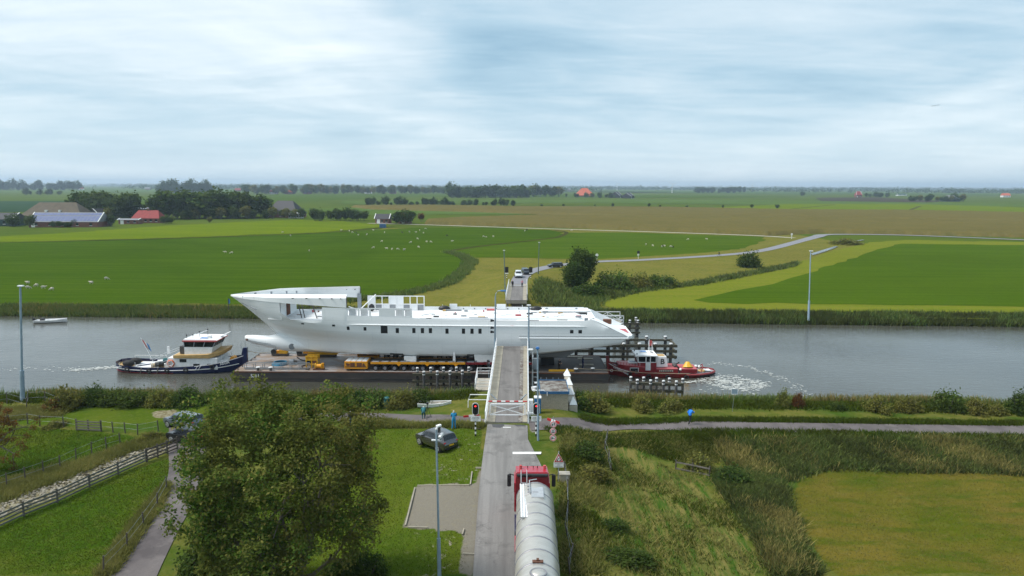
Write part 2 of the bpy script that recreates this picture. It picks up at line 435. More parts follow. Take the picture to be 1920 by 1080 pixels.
mat('far_tarmac', (0.215, 0.215, 0.235), 0.9)
mat('pale_track', (0.40, 0.38, 0.30), 0.95)
mat('concrete', (0.33, 0.30, 0.235), 0.9, (0.24, 0.215, 0.17), 1.2, bmp=0.2)
mat('concrete_pale', (0.42, 0.39, 0.33), 0.9, (0.30, 0.27, 0.22), 0.9)
mat('road_paint', (0.78, 0.78, 0.76), 0.7, (0.6, 0.6, 0.58), 3)

def water_material():
    m, nt, b = nmat('canal_water')
    big = add_noise(nt, 0.06, 3, 0.5, stretch=(0.6, 1.4, 1))
    nt.links.new(mixc(nt, mrange(nt, big, 0.35, 0.65), (0.048, 0.047, 0.036), (0.070, 0.071, 0.058)), b.inputs['Base Color'])
    b.inputs['IOR'].default_value = 1.50; b.inputs['Roughness'].default_value = 0.07
    w1 = add_noise(nt, 0.9, 4, 0.6, stretch=(0.55, 1.5, 1, 8)); w2 = add_noise(nt, 3.2, 3, 0.6, stretch=(0.6, 1.4, 1, -6))
    calm = mrange(nt, add_noise(nt, 0.035, 3, 0.5), 0.38, 0.6, 0.45, 1.0)
    h = mth(nt, 'MULTIPLY', mth(nt, 'ADD', w1, mth(nt, 'MULTIPLY', w2, 0.35)), calm)
    bump(nt, b, h, 0.36, 0.20)
water_material()

# ================================================================ near bank
BARE = [2.0]
XS = np.arange(-96, 96.01, 0.5); YS = np.concatenate([np.arange(18, 88.01, 0.5)])
GX, GY = np.meshgrid(XS, YS, indexing='ij')
GZ = zt(GX, GY)
V = np.stack([GX, GY, GZ], -1).reshape(-1, 3)
ni, nj = GX.shape
idx = np.arange(ni * nj).reshape(ni, nj)
Fq = np.stack([idx[:-1, :-1], idx[1:, :-1], idx[1:, 1:], idx[:-1, 1:]], -1).reshape(-1, 4)
near = npmesh('ground', V, Fq, 'near_ground', smooth=True)
tag(near, kind='structure')
def blur(a, k=1):
    for _ in range(k):
        b = np.pad(a, 1, mode='edge'); a = (b[1:-1, 1:-1] * 4 + b[:-2, 1:-1] + b[2:, 1:-1] + b[1:-1, :-2] + b[1:-1, 2:]) / 8
    return a
ZONES = {
 'lush': [[(-52.88, 66.49, -1.38), (-47.45, 67.69, -1.34), (-39.06, 65.93, -1.33), (-35.5, 65.21, -1.37), (-35.67, 64.35, -1.48), (-38.76, 59.51, -1.95), (-42.11, 52.2, -1.93)],
          [(-37.73, 46.42, -1.97), (-36.94, 48.42, -1.95), (-35.28, 52.52, -1.96), (-33.51, 57.21, -1.98), (-30.34, 61.72, -1.84), (-27.54, 54.42, -1.98), (-26.9, 48.55, -2.0), (-26.13, 44.34, -1.96), (-25.6, 41.77, -1.95), (-34.16, 41.7, -1.95)]],
 'dirt': [[(-40.21, 51.3, -1.94), (-38.97, 54.94, -1.9), (-37.84, 59.53, -1.95), (-35.17, 62.45, -1.74), (-31.65, 64.37, -1.47), (-30.9, 63.38, -1.62), (-33.67, 59.62, -1.97), (-34.64, 56.44, -1.98), (-36.06, 52.45, -1.93), (-38.06, 48.37, -1.97)], [(-38.08, 72.7, -1.28), (-35.71, 73.06, -1.27), (-34.3, 70.06, -1.25), (-36.66, 70.42, -1.27)]],
 'lawn': [[(-16.57, 67.73, -1.2), (-13.73, 68.07, -1.2), (-2.57, 64.81, -0.28), (-2.49, 59.31, -0.61), (-2.58, 54.36, -0.93), (-2.58, 49.17, -1.16), (-2.42, 40.99, -1.37), (-17.41, 41.81, -1.93), (-19.56, 51.58, -1.97)], [(-56.21, 72.36, -1.38), (-48.38, 74.24, -1.35), (-36.22, 74.16, -1.27), (-18.25, 73.66, -1.2), (-17.95, 72.4, -1.2), (-35.53, 69.23, -1.26), (-41.1, 67.67, -1.3), (-53.33, 68.48, -1.37)]],
 'mown': [[(23.33, 56.18, -2.52), (25.92, 59.13, -2.5), (29.72, 60.8, -2.54), (35.28, 60.48, -2.58), (47.2, 59.88, -2.47), (35.56, 43.25, -2.5), (20.99, 43.31, -2.61), (21.38, 49.53, -2.46)]],
 'hay': [[(8.74, 63.31, -1.5), (10.89, 64.29, -1.7), (14.26, 60.13, -2.34), (16.5, 57.87, -2.35), (16.5, 53.88, -2.42), (17.16, 48.7, -2.47), (16.37, 43.07, -2.49), (7.42, 41.46, -1.6), (6.78, 49.65, -1.34)], [(5.71, 62.82, -0.41), (8.03, 63.58, -1.19), (5.69, 40.99, -1.33), (3.87, 40.88, -1.28)]],
 'gravel': [[(-7.91, 54.97, -1.67), (-2.98, 53.71, -1.01), (-2.95, 55.57, -0.9), (-2.34, 56.8, -0.76), (-2.44, 51.25, -1.08), (-2.42, 46.83, -1.21), (-2.36, 40.98, -1.37), (-3.02, 41.04, -1.41), (-3.09, 46.18, -1.28), (-7.54, 47.82, -1.7)], [(1.59, 65.38, -0.08), (3.02, 65.39, -0.08), (2.94, 63.51, -0.15), (1.55, 63.49, -0.15)]],
}
for k, polys in ZONES.items():
    a = np.zeros(GX.shape)
    for p in polys: a = np.maximum(a, pip(GX, GY, p).astype(float))
    a = blur(a, 1 if k == 'gravel' else 2)
    at_ = near.data.attributes.new(k, 'FLOAT', 'POINT'); at_.data.foreach_set('value', a.astype(np.float32).ravel())
a = sstep(80.0, 83.0, GY + 0.011 * GX)
at_ = near.data.attributes.new('bank', 'FLOAT', 'POINT'); at_.data.foreach_set('value', a.astype(np.float32).ravel())
a = (1 - sstep(0.5, 3.4, np.abs(GX + 4.2 - (GY - 48) * 0.02))) * (GY < 64)
at_ = near.data.attributes.new('bald', 'FLOAT', 'POINT'); at_.data.foreach_set('value', a.astype(np.float32).ravel())
# outer land behind and beside the view, so the bank goes on
mb = MB()
mb.add([(-600, -300, -2.3), (600, -300, -2.3), (600, 18, -2.3), (-600, 18, -2.3), (-600, 84, -2.3), (-96, 84, -2.3), (-96, 18, -2.3), (600, 82, -2.3), (96, 82, -2.3), (96, 18, -2.3)],
       [(0, 1, 2, 9, 6, 3), (3, 6, 5, 4), (9, 2, 7, 8)])
tag(mb.build('ground', 'pasture_mid'), kind='structure')

# canal
mb = MB(); mb.add([(-700, 70, -3.6), (700, 70, -3.6), (700, 160, -3.6), (-700, 160, -3.6)], [(0, 1, 2, 3)])
tag(mb.build('canal_water', 'canal_water'), kind='structure')
mb = MB(); mb.add([(-700, 60, -6.0), (700, 60, -6.0), (700, 170, -6.0), (-700, 170, -6.0)], [(0, 1, 2, 3)])
tag(mb.build('canal_bed', 'ditch_green'), kind='structure')

# ================================================================ far land
YB = lambda x: 136.4 - 0.032 * x                  # far waterline
mb = MB()
xs = [-9000, -3000, -700, -300, -160, -90, 0, 90, 160, 300, 700, 3000, 9000]
P = []
for x in xs:
    yb = YB(max(-300, min(300, x)))
    P.append([(x, yb - 2.5, -5.5), (x, yb, -3.6), (x, yb + 3.5, -2.6), (x, yb + 6, -2.5), (x, 400, -2.5), (x, 1500, -2.5), (x, 13000, -2.5)])
mb.grid(P)
tag(mb.build('ground', 'far_land', smooth=60), kind='structure')
FR = [(-0.66, 101.61, 0.0), (0.97, 139.88, 0.0), (1.47, 162.34, 0.0), (2.1, 174.62, -0.1), (3.62, 185.25, -0.2), (7.12, 197.21, -0.6), (14.41, 212.78, -1.1), (27.44, 227.93, -1.6), (42.71, 236.48, -1.9), (75.43, 257.19, -2.15), (98.45, 278.82, -2.25), (133.25, 329.11, -2.3), (152.93, 358.13, -2.3), (169.4, 377.06, -2.3), (207.0, 373.49, -2.3), (250.75, 341.25, -2.3)]
fx = np.arange(-75, 150.1, 1.5); fy = np.arange(134, 420, 1.5)
FX, FY = np.meshgrid(fx, fy, indexing='ij')
d, zr = polydist(FX, FY, FR)
top = np.maximum(zr + 0.0, -2.35)
FZ = -2.46 + (top - 0.06 + 2.46) * (1 - sstep(3.2, 15.0, d)) + 0.02 * np.sin(FX * 0.7) * np.cos(FY * 0.5)
# swale ditch right of the road and slope to the water
FZ = np.where(d < 3.0, np.minimum(FZ, top - 0.06), FZ)
bk = sstep(-0.5, 6.0, FY - YB(FX)); FZ = -3.7 + (FZ + 3.7) * bk - 1.5 * (1 - sstep(-3, 0.5, FY - YB(FX)))
keep = (FY > YB(FX) - 3)
V = np.stack([FX, FY, FZ], -1).reshape(-1, 3); ni, nj = FX.shape
idx = np.arange(ni * nj).reshape(ni, nj)
Fq = np.stack([idx[:-1, :-1], idx[1:, :-1], idx[1:, 1:], idx[:-1, 1:]], -1).reshape(-1, 4)
emb = npmesh('embankment', V, Fq, 'hay_grass', smooth=True); tag(emb, kind='structure')
def zfar(x, y):
    d, zr = polydist(np.array([float(x)]), np.array([float(y)]), FR)
    t = max(zr[0], -2.35)
    return float(-2.46 + (t - 0.06 + 2.46) * (1 - sstep(3.2, 15.0, d[0])))

def ragged(pts, step=7.0, amp=0.55):
    rg = np.random.default_rng(int(abs(pts[0][0]) * 10) % 9999); out = []
    for p, q in zip(pts, pts[1:] + pts[:1]):
        L = math.hypot(q[0] - p[0], q[1] - p[1]); n = max(1, min(60, int(L / step))); k = amp * (1 + min(p[1], 1500) / 400)
        for i in range(n): t = i / n; out.append((p[0] + (q[0] - p[0]) * t + (rg.normal(0, k) if i else 0), p[1] + (q[1] - p[1]) * t + (rg.normal(0, k) if i else 0), 0))
    return out
def sheet(name, pts, z, m, kind='structure'):
    if name == 'field': pts = ragged([tuple(p) for p in pts])
    mb = MB(); mb.add([(p[0], p[1], z) for p in pts], [tuple(range(len(pts)))])
    me = mb.build(name, m); bm = bmesh.new(); bm.from_mesh(me.data); bmesh.ops.triangulate(bm, faces=bm.faces[:]); 
    for f in bm.faces:
        if f.normal.z < 0: f.normal_flip()
    bm.to_mesh(me.data); bm.free()
    return tag(me, kind=kind)
# nearest pastures on the far side
sheet('field', [(-272.51, 297.21, -2.42), (-191.49, 310.84, -2.42), (-155.66, 329.02, -2.42), (-100.07, 370.35, -2.42), (-56.92, 421.16, -2.42), (-19.22, 424.19, -2.42), (21.16, 406.66, -2.42), (28.04, 383.85, -2.42), (24.12, 351.3, -2.42), (7.17, 322.96, -2.42), (-13.3, 293.18, -2.42), (-25.32, 268.63, -2.42), (-13.6, 239.79, -2.42), (-14.1, 211.87, -2.42), (-15.87, 182.21, -2.42), (-20.9, 172.37, -2.42), (-25.3, 162.69, -2.42), (-36.69, 150.92, -2.42), (-59.16, 146.81, -2.42), (-136.05, 146.65, -2.42)], -2.40, 'pasture_deep')
sheet('field', [(-25.32, 268.63, -2.42), (-13.3, 293.18, -2.42), (7.17, 322.96, -2.42), (24.12, 351.3, -2.42), (28.62, 383.89, -2.42), (63.55, 386.41, -2.42), (126.05, 358.04, -2.42), (116.66, 329.65, -2.42), (91.69, 283.89, -2.42), (74.31, 267.18, -2.42), (55.41, 254.06, -2.42), (31.15, 243.61, -2.42), (-0.05, 247.64, -2.42), (-13.07, 247.03, -2.42)], -2.395, 'pasture_mid')
sheet('field', [(-227.63, 361.25, -2.42), (-210.22, 425.12, -2.42), (-182.59, 478.14, -2.42), (-151.22, 511.36, -2.42), (-119.56, 498.8, -2.42), (-73.69, 436.52, -2.42), (-101.18, 374.52, -2.42), (-157.2, 332.31, -2.42), (-193.29, 313.78, -2.42), (-227.74, 297.06, -2.42), (-249.9, 326.31, -2.42)], -2.395, 'pasture_bright')
sheet('field', [(18.97, 148.36, -2.42), (22.82, 162.56, -2.42), (32.98, 174.15, -2.42), (53.45, 191.04, -2.42), (76.59, 211.42, -2.42), (96.07, 236.17, -2.42), (124.6, 276.31, -2.42), (163.92, 326.19, -2.42), (189.01, 340.69, -2.42), (253.77, 328.44, -2.42), (280.1, 288.99, -2.42), (128.95, 131.04, -2.42), (96.79, 135.09, -2.42), (66.61, 136.57, -2.42), (23.83, 138.95, -2.42)], -2.40, 'mown_margin')
sheet('field', [(40.13, 155.34, -2.42), (47.71, 163.33, -2.42), (61.66, 176.97, -2.42), (81.66, 200.16, -2.42), (108.02, 235.04, -2.42), (144.04, 281.91, -2.42), (174.01, 317.7, -2.42), (239.7, 310.02, -2.42), (262.03, 270.1, -2.42), (137.69, 140.17, -2.42), (106.35, 148.79, -2.42), (73.26, 150.59, -2.42), (42.7, 151.81, -2.42)], -2.36, 'pasture_right')
# far strips
sheet('field', [(-219.85, 735.53, -2.42), (-155.44, 799.59, -2.42), (23.11, 788.59, -2.42), (226.07, 689.59, -2.42), (503.92, 696.71, -2.42), (440.3, 608.27, -2.42), (213.01, 649.54, -2.42), (-73.87, 615.81, -2.42), (-140.37, 586.15, -2.42)], -2.30, 'crop_pale')
sheet('field', [(-642.72, 742.33, -2.42), (-662.43, 1234.44, -2.42), (-543.72, 1519.76, -2.42), (-375.5, 1573.16, -2.42), (-260.27, 1340.83, -2.42), (-316.43, 1060.04, -2.42), (-460.59, 812.02, -2.42), (-508.49, 586.58, -2.42)], -2.30, 'pasture_mid')
sheet('field', [(-853.78, 946.33, -2.42), (-628.74, 1028.35, -2.42), (-402.86, 649.73, -2.42), (-510.53, 564.48, -2.42)], -2.2, 'crop_blue')
sheet('field', [(-264.7, 1108.04, -2.42), (-56.08, 1239.45, -2.42), (295.57, 1373.12, -2.42), (676.43, 1229.05, -2.42), (821.0, 1114.39, -2.42), (704.85, 956.2, -2.42), (394.03, 980.7, -2.42), (111.86, 1078.53, -2.42), (-221.18, 925.36, -2.42)], -2.2, 'crop_pale')
sheet('field', [(206.34, 815.64, -2.42), (401.62, 1038.33, -2.42), (609.94, 1107.87, -2.42), (667.1, 904.79, -2.42), (549.41, 744.5, -2.42), (418.15, 758.31, -2.42), (251.78, 768.48, -2.42)], -2.15, 'pasture_bright')
sheet('field', [(-605.23, 1765.65, -2.42), (-94.05, 2079.08, -2.42), (520.71, 2064.47, -2.42), (735.49, 1833.94, -2.42), (399.07, 1581.28, -2.42), (-186.09, 1555.33, -2.42), (-480.95, 1466.19, -2.42)], -2.1, 'pasture_mid')
sheet('field', [(705.4, 1665.83, -2.42), (909.7, 1800.68, -2.42), (808.97, 1343.08, -2.42), (692.61, 1193.74, -2.42), (555.16, 1287.52, -2.42)], -2.1, 'plough')
sheet('field', [(-1788.52, 2503.87, -2.42), (-1825.98, 3718.4, -2.42), (-849.46, 3562.73, -2.42), (100.42, 3452.42, -2.42), (749.04, 2971.53, -2.42), (71.38, 2451.67, -2.42), (-964.44, 2312.91, -2.42), (-1305.79, 1827.13, -2.42)], -2.0, 'crop_pale')
sheet('field', [(126.09, 4337.03, -2.42), (1435.3, 3582.59, -2.42), (2043.26, 2927.17, -2.42), (1622.64, 2323.82, -2.42), (793.83, 2431.39, -2.42), (91.14, 3132.82, -2.42)], -2.0, 'pasture_mid')

# maize: tall crop with a ragged top, real depth
def crop_block(pts, h, name, label):
    xs = [p[0] for p in pts]; ys = [p[1] for p in pts]
    n = 90; gx = np.linspace(min(xs), max(xs), 260); gy = np.linspace(min(ys), max(ys), n)
    X, Y = np.meshgrid(gx, gy, indexing='ij'); rg = np.random.default_rng(5)
    ins = blur(pip(X, Y, pts).astype(float), 0)
    Z = np.where(ins > 0.5, -2.5 + h * (0.88 + 0.2 * rg.random(X.shape)), -2.75)
    V = np.stack([X + rg.normal(0, 0.25, X.shape), Y, Z], -1).reshape(-1, 3); idx = np.arange(X.size).reshape(X.shape)
    F = np.stack([idx[:-1, :-1], idx[1:, :-1], idx[1:, 1:], idx[:-1, 1:]], -1).reshape(-1, 4)
    up = Z.reshape(-1) > -2.7; F = F[up[F].any(1)]
    o = npmesh(name, V, F, 'maize'); return tag(o, label, 'maize', kind='stuff')
crop_block([(-182.66, 814.67, -2.4), (-101.7, 848.83, -2.4), (23.64, 806.89, -2.4), (174.8, 810.35, -2.4), (298.47, 741.92, -2.4), (408.64, 740.98, -2.4), (510.06, 683.96, -2.4), (385.09, 515.47, -2.4), (281.12, 553.82, -2.4), (120.06, 555.31, -2.4), (23.09, 626.71, -2.4), (-51.19, 681.4, -2.4), (-141.87, 729.5, -2.4)], 2.3, 'maize_crop', 'far strip of ripe olive brown maize beyond the dark crop edge')
crop_block([(-58.76, 489.3, -2.4), (-32.0, 531.11, -2.4), (25.44, 573.55, -2.4), (124.31, 555.74, -2.4), (242.53, 541.47, -2.4), (373.65, 500.04, -2.4), (269.54, 359.68, -2.4), (210.18, 379.27, -2.4), (168.99, 389.24, -2.4), (131.5, 365.81, -2.4), (44.22, 423.54, -2.4), (-54.76, 455.89, -2.4)], 2.3, 'maize_crop', 'wide block of ripe olive brown maize behind the curving road')

# ================================================================ roads
def ribbon(name, pl, w, m, dz=0.0, zf=None, sub=6):
    """pl: (x,y,z); w: width or list"""
    pts = []; ws = w if isinstance(w, list) else [w] * len(pl)
    n = len(pl)
    for i in range(n - 1):
        p0, p1, p2, p3 = (np.array(pl[max(0, min(n - 1, i + k))]) for k in (-1, 0, 1, 2))
        for t in np.linspace(0, 1, sub, endpoint=False):
            q = 0.5 * ((2 * p1) + (-p0 + p2) * t + (2 * p0 - 5 * p1 + 4 * p2 - p3) * t * t + (-p0 + 3 * p1 - 3 * p2 + p3) * t ** 3)
            pts.append((q, ws[i] + (ws[i + 1] - ws[i]) * t))
    pts.append((np.array(pl[-1]), ws[-1])); P = []
    for i, (q, ww) in enumerate(pts):
        a = pts[max(0, i - 1)][0]; b = pts[min(len(pts) - 1, i + 1)][0]; t = (b - a)[:2]; t = t / (np.linalg.norm(t) + 1e-9); nn = np.array([-t[1], t[0]])
        row = []
        for k in (-1, -0.5, 0, 0.5, 1):
            xy = q[:2] + nn * ww / 2 * k
            z = (float(zf(xy[0], xy[1])) if zf else q[2]) + dz
            row.append((xy[0], xy[1], z))
        P.append(row)
    mb = MB(); mb.grid(P)
    o = mb.build(name, m, smooth=60)
    return tag(o, kind='structure')
# main road up to the bridge, laid on its embankment
rl = [(-2.28, 65.26, -0.22), (-2.33, 62.61, -0.37), (-2.4, 59.28, -0.6), (-2.45, 56.23, -0.8), (-2.48, 52.99, -1.0), (-2.46, 49.98, -1.12), (-2.42, 46.83, -1.21), (-2.38, 44.03, -1.29), (-2.32, 40.98, -1.37)]
rr = [(1.53, 64.96, -0.1), (1.51, 61.62, -0.24), (2.05, 58.88, -0.43), (2.47, 56.66, -0.58), (2.8, 54.05, -0.77), (2.94, 51.01, -0.94), (2.98, 47.38, -1.06), (2.96, 43.87, -1.18), (2.94, 40.88, -1.28)]
P = []
for a, b_ in zip(rl, rr):
    row = []
    for t in np.linspace(0, 1, 9):
        x = a[0] + (b_[0] - a[0]) * t; y = a[1] + (b_[1] - a[1]) * t
        row.append((x, y, float(zroad(y)) + 0.03 - 0.05 * abs(t - 0.5)))
    P.append(row)
P.append([(p[0] + 0.2, 14.0, -1.47) for p in P[-1]])
mb = MB(); mb.grid(P, flip=True); road = tag(mb.build('road', 'asphalt', smooth=60), kind='structure')
# path along the dike
zn = lambda x, y: zt(x, y) + 0.06
tag(ribbon('path', [(-21.76, 70.09, -1.2), (-17.53, 70.65, -1.2), (-13.12, 70.56, -1.21), (-8.61, 69.62, -1.04), (-5.19, 67.38, -0.48), (-2.39, 65.56, -0.22)], 2.4, 'lane_tar', 0.0, zn), kind='structure')
tag(ribbon('path', [(1.69, 65.24, -0.09), (3.64, 65.54, -0.08), (6.28, 66.46, -0.38), (10.8, 68.86, -1.3), (18.34, 68.97, -1.41), (26.28, 68.63, -1.42), (34.28, 68.56, -1.47), (42.9, 68.65, -1.57), (55.28, 68.74, -1.65)], 2.9, 'lane_tar', 0.0, zn), kind='structure')
ribbon('lane', [(-32.84, 69.23, -1.25), (-29.94, 63.0, -1.67), (-27.6, 57.59, -1.97), (-25.85, 51.48, -1.95), (-24.8, 46.5, -1.95), (-23.73, 41.79, -1.95), (-22.48, 36.75, -1.93)], [3.2, 3.2, 2.9, 2.7, 2.7, 2.8, 2.8], 'lane_tar', 0.0, zn)
ribbon('road', FR[2:], [3.9, 3.9, 4.2, 4.4, 4.4, 4.4, 4.4, 4.4, 4.6, 5, 6, 6, 5.5, 5, 5], 'far_tarmac', 0.02)
ribbon('road', [(-94.45, 466.69, -2.3), (-54.18, 450.97, -2.3), (12.39, 419.32, -2.3), (70.71, 394.12, -2.3), (121.11, 367.63, -2.3), (138.93, 349.84, -2.3)], 4.0, 'pale_track', 0.0)
# water glints in the swale beside the far road
for pl in ([(110.47, 260.43, -2.2), (120.34, 273.7, -2.2), (130.37, 288.34, -2.2), (137.36, 298.97, -2.2), (137.21, 301.64, -2.2), (122.31, 280.68, -2.2), (112.31, 266.75, -2.2)], [(151.02, 319.58, -2.2), (159.58, 329.42, -2.2), (167.81, 338.14, -2.2), (167.09, 339.78, -2.2), (154.99, 325.97, -2.2)]):
    sheet('ditch_water', pl, -2.25, 'canal_water')
# dark ditch lines between the pastures
for pl, w in (([(-227.55, 296.82, -2.4), (-191.34, 310.59, -2.4), (-155.53, 328.75, -2.4), (-99.99, 370.06, -2.4), (-71.09, 430.67, -2.4)], 2.0), ([(-25.3, 268.41, -2.4), (-13.29, 292.94, -2.4), (7.17, 322.7, -2.4), (22.02, 347.23, -2.4), (29.18, 383.62, -2.4), (23.91, 401.66, -2.4)], 2.2), ([(-234.18, 922.23, -2.4), (-42.11, 930.38, -2.4), (188.36, 873.56, -2.4), (305.18, 758.69, -2.4), (525.78, 712.32, -2.4)], 5), ([(318.25, 812.55, -2.4), (459.37, 1018.81, -2.4)], 4), ([(419.03, 757.87, -2.4), (543.17, 953.8, -2.4)], 4)):
    ribbon('ditch', pl, w, 'ditch_green', 0.12 if w < 3 else 0.35)
# painted stop line, worn line at the ramp foot, tar patches
def flat(name, pts, dz, m):
    mb = MB(); mb.add([(x, y, float(zroad(y)) + dz) for x, y, _ in pts], [tuple(range(len(pts)))]); o = mb.build(name, m)
    if o.data.polygons[0].normal.z < 0: o.data.flip_normals()
    return tag(o, kind='structure')
flat('stop_line', [(0.12, 58.52, -0.8), (2.55, 58.55, -0.8), (2.61, 58.98, -0.8), (0.12, 58.95, -0.8)], 0.037, 'road_paint')
flat('worn_line', [(-0.79, 64.32, 0.0), (-0.04, 64.33, 0.0), (-0.04, 64.48, 0.0), (-0.79, 64.47, 0.0)], 0.036, 'road_paint')
flat('tar_patch', [(-1.87, 65.16, 0.0), (-0.75, 65.25, 0.0), (-0.65, 64.8, 0.0), (-1.04, 64.27, 0.0), (-1.75, 64.48, 0.0)], 0.034, 'tar_patch')
flat('tar_patch', [(0.16, 65.11, 0.0), (1.28, 65.05, 0.0), (1.37, 64.75, 0.0), (0.57, 64.67, 0.0)], 0.034, 'tar_patch')
# kerb boards round the parking pad
def kerb(p, q):
    p, q = Vector((p[0], p[1], p[2] + 0.05)), Vector((q[0], q[1], q[2] + 0.05))
    mb = MB(); mb.bar(p, q, 0.10, 0.14); tag(mb.build('kerb', 'concrete'), kind='structure')
for a, b_ in (((-7.56, 54.62, -1.61), (-3.31, 53.5, -1.05)), ((-3.23, 53.58, -1.04), (-3.22, 55.83, -0.92)), ((-7.73, 54.3, -1.65), (-7.56, 47.99, -1.7)), ((-7.29, 47.68, -1.67), (-5.87, 47.3, -1.51)), ((-3.27, 46.72, -1.28), (-3.33, 45.92, -1.3)), ((-2.95, 56.5, -0.85), (-2.23, 56.33, -0.77)), ((-3.12, 43.45, -1.35), (-2.35, 43.31, -1.31))):
    kerb(a, b_)

# ================================================================ materials for built things
mat('white_paint', (0.80, 0.81, 0.82), 0.45, (0.66, 0.67, 0.67), 2.5)
def yacht_paint():
    m, nt, b = nmat('white_yacht')
    g = nt.nodes.new('ShaderNodeNewGeometry'); sp = nt.nodes.new('ShaderNodeSeparateXYZ'); nt.links.new(g.outputs['Position'], sp.inputs[0])
    cb = nt.nodes.new('ShaderNodeCombineXYZ'); nt.links.new(sp.outputs[0], cb.inputs[0]); nt.links.new(sp.outputs[2], cb.inputs[1])
    br = nt.nodes.new('ShaderNodeTexBrick'); nt.links.new(cb.outputs[0], br.inputs['Vector'])
    br.inputs['Scale'].default_value = 1.0; br.inputs['Brick Width'].default_value = 6.2; br.inputs['Row Height'].default_value = 1.55; br.inputs['Mortar Size'].default_value = 0.022; br.inputs['Mortar Smooth'].default_value = 0.6
    br.inputs['Color1'].default_value = (0.83, 0.845, 0.85, 1); br.inputs['Color2'].default_value = (0.79, 0.81, 0.82, 1); br.inputs['Mortar'].default_value = (0.66, 0.68, 0.69, 1)
    st = add_noise(nt, 0.5, 6, 0.65, stretch=(0.35, 1, 1.6)); dr = add_noise(nt, 1.6, 5, 0.7, stretch=(1.4, 1, 0.18))
    c = mixc(nt, mrange(nt, st, 0.50, 0.72, 0.0, 0.5), br.outputs[0], (0.70, 0.72, 0.72)); c = mixc(nt, mrange(nt, dr, 0.60, 0.78, 0.0, 0.35), c, (0.62, 0.61, 0.58))
    nt.links.new(c, b.inputs['Base Color']); b.inputs['Roughness'].default_value = 0.40
    bump(nt, b, add_noise(nt, 0.8, 3, 0.5), 0.08, 0.05)
yacht_paint()
mat('white_clean', (0.82, 0.82, 0.82), 0.5, (0.76, 0.76, 0.76), 3)
mat('grey_steel', (0.27, 0.30, 0.33), 0.5, (0.20, 0.23, 0.26), 1.5)
mat('pole_grey', (0.25, 0.33, 0.40), 0.45, (0.19, 0.26, 0.32), 2.0)
mat('dark_steel', (0.045, 0.045, 0.05), 0.6, (0.08, 0.07, 0.06), 2)
mat('black_paint', (0.012, 0.012, 0.014), 0.45)
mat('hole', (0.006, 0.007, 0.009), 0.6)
mat('glass_dark', (0.012, 0.016, 0.020), 0.08, spec=0.6)
mat('red_paint', (0.55, 0.025, 0.03), 0.4, (0.42, 0.02, 0.025), 3)
mat('blue_cabinet', (0.015, 0.16, 0.36), 0.45)
mat('blue_trim', (0.03, 0.12, 0.26), 0.5)
mat('teal', (0.02, 0.14, 0.15), 0.7)
mat('lamp_blue', (0.05, 0.20, 0.50), 0.4)
mat('pebble', (0.36, 0.32, 0.25), 0.95, (0.22, 0.20, 0.155), 14, bmp=0.4)
mat('roof_stain', (0.23, 0.22, 0.20), 0.7, (0.085, 0.060, 0.045), 1.6, lo=0.42, hi=0.58)
mat('timber', (0.075, 0.062, 0.042), 0.9, (0.045, 0.050, 0.030), 3, stretch=(0.4, 4, 4), bmp=0.4)
mat('timber_post', (0.085, 0.085, 0.085), 0.9, (0.045, 0.045, 0.045), 3, stretch=(3, 3, 0.4))
mat('timber_grey', (0.175, 0.155, 0.13), 0.9, (0.105, 0.098, 0.085), 2.5, stretch=(0.5, 3, 3), bmp=0.3)
mat('fence_wood', (0.125, 0.130, 0.115), 0.9, (0.08, 0.085, 0.075), 2.5, bmp=0.3)
mat('post_wood', (0.060, 0.048, 0.036), 0.9, (0.10, 0.085, 0.07), 4)
mat('sign_yellowgrey', (0.42, 0.42, 0.40), 0.6)
m_, nt_, b_ = nmat('red_lamp'); b_.inputs['Base Color'].default_value = (0.5, 0.01, 0.01, 1); b_.inputs['Emission Color'].default_value = (1, 0.03, 0.03, 1); b_.inputs['Emission Strength'].default_value = 2.5

BX = lambda y: -0.45 + 0.0188 * (y - 65.6)          # bridge axis
def railing(p, q, h, root, step=1.4, rails=(1.0, 0.66, 0.33), m='white_paint', r=0.035, post=0.05):
    p, q = Vector(p), Vector(q); L = (q - p).length; n = max(1, round(L / step))
    for k in rails:
        mb = MB(); mb.bar(p + Vector((0, 0, h * k)), q + Vector((0, 0, h * k)), 2 * r, 2 * r); mb.build('rail', m, root)
    for i in range(n + 1):
        c = p.lerp(q, i / n); mb = MB(); mb.bar(c, c + Vector((0, 0, h)), post * 1.6, post * 1.6, up=(0, 1, 0)); mb.build('post', m, root)

# ---------------------------------------------------------------- near approach span
Y0, Y1, Z0, Z1 = 65.7, 91.6, 0.03, 1.55
ZD = lambda y: Z0 + (Z1 - Z0) * (y - Y0) / (Y1 - Y0)
def deck_strip(a, b, dz, th, m, name, root, y0=Y0, y1=Y1, zf=ZD):
    P = [(BX(y) + x, y, zf(y) + dz + t) for y in (y0, y1) for x in (a, b) for t in (-th, 0)]
    mb = MB(); mb.add(P, [(1, 3, 7, 5), (0, 4, 6, 2), (0, 2, 3, 1), (4, 5, 7, 6), (0, 1, 5, 4), (2, 6, 7, 3)])
    return mb.build(name, m, root)
br = thing('bridge_span', 'near bridge approach span with grey deck, concrete edges and white railings', 'bridge', (0, 0, 0))
deck_strip(-2.0, 2.0, -0.05, 0.42, 'concrete', 'deck_slab', br)
for k, (a, b) in enumerate(((65.7, 75.5), (75.53, 83.9), (83.93, 91.6))):
    deck_strip(-1.12, 1.12, 0.012, 0.05, 'asphalt_deck', 'deck_surface', br, a, b)
    deck_strip(-1.98, -1.13, 0.05, 0.09, 'concrete', 'footway', br, a, b)
    deck_strip(1.52, 1.98, 0.05, 0.09, 'concrete', 'footway', br, a, b)
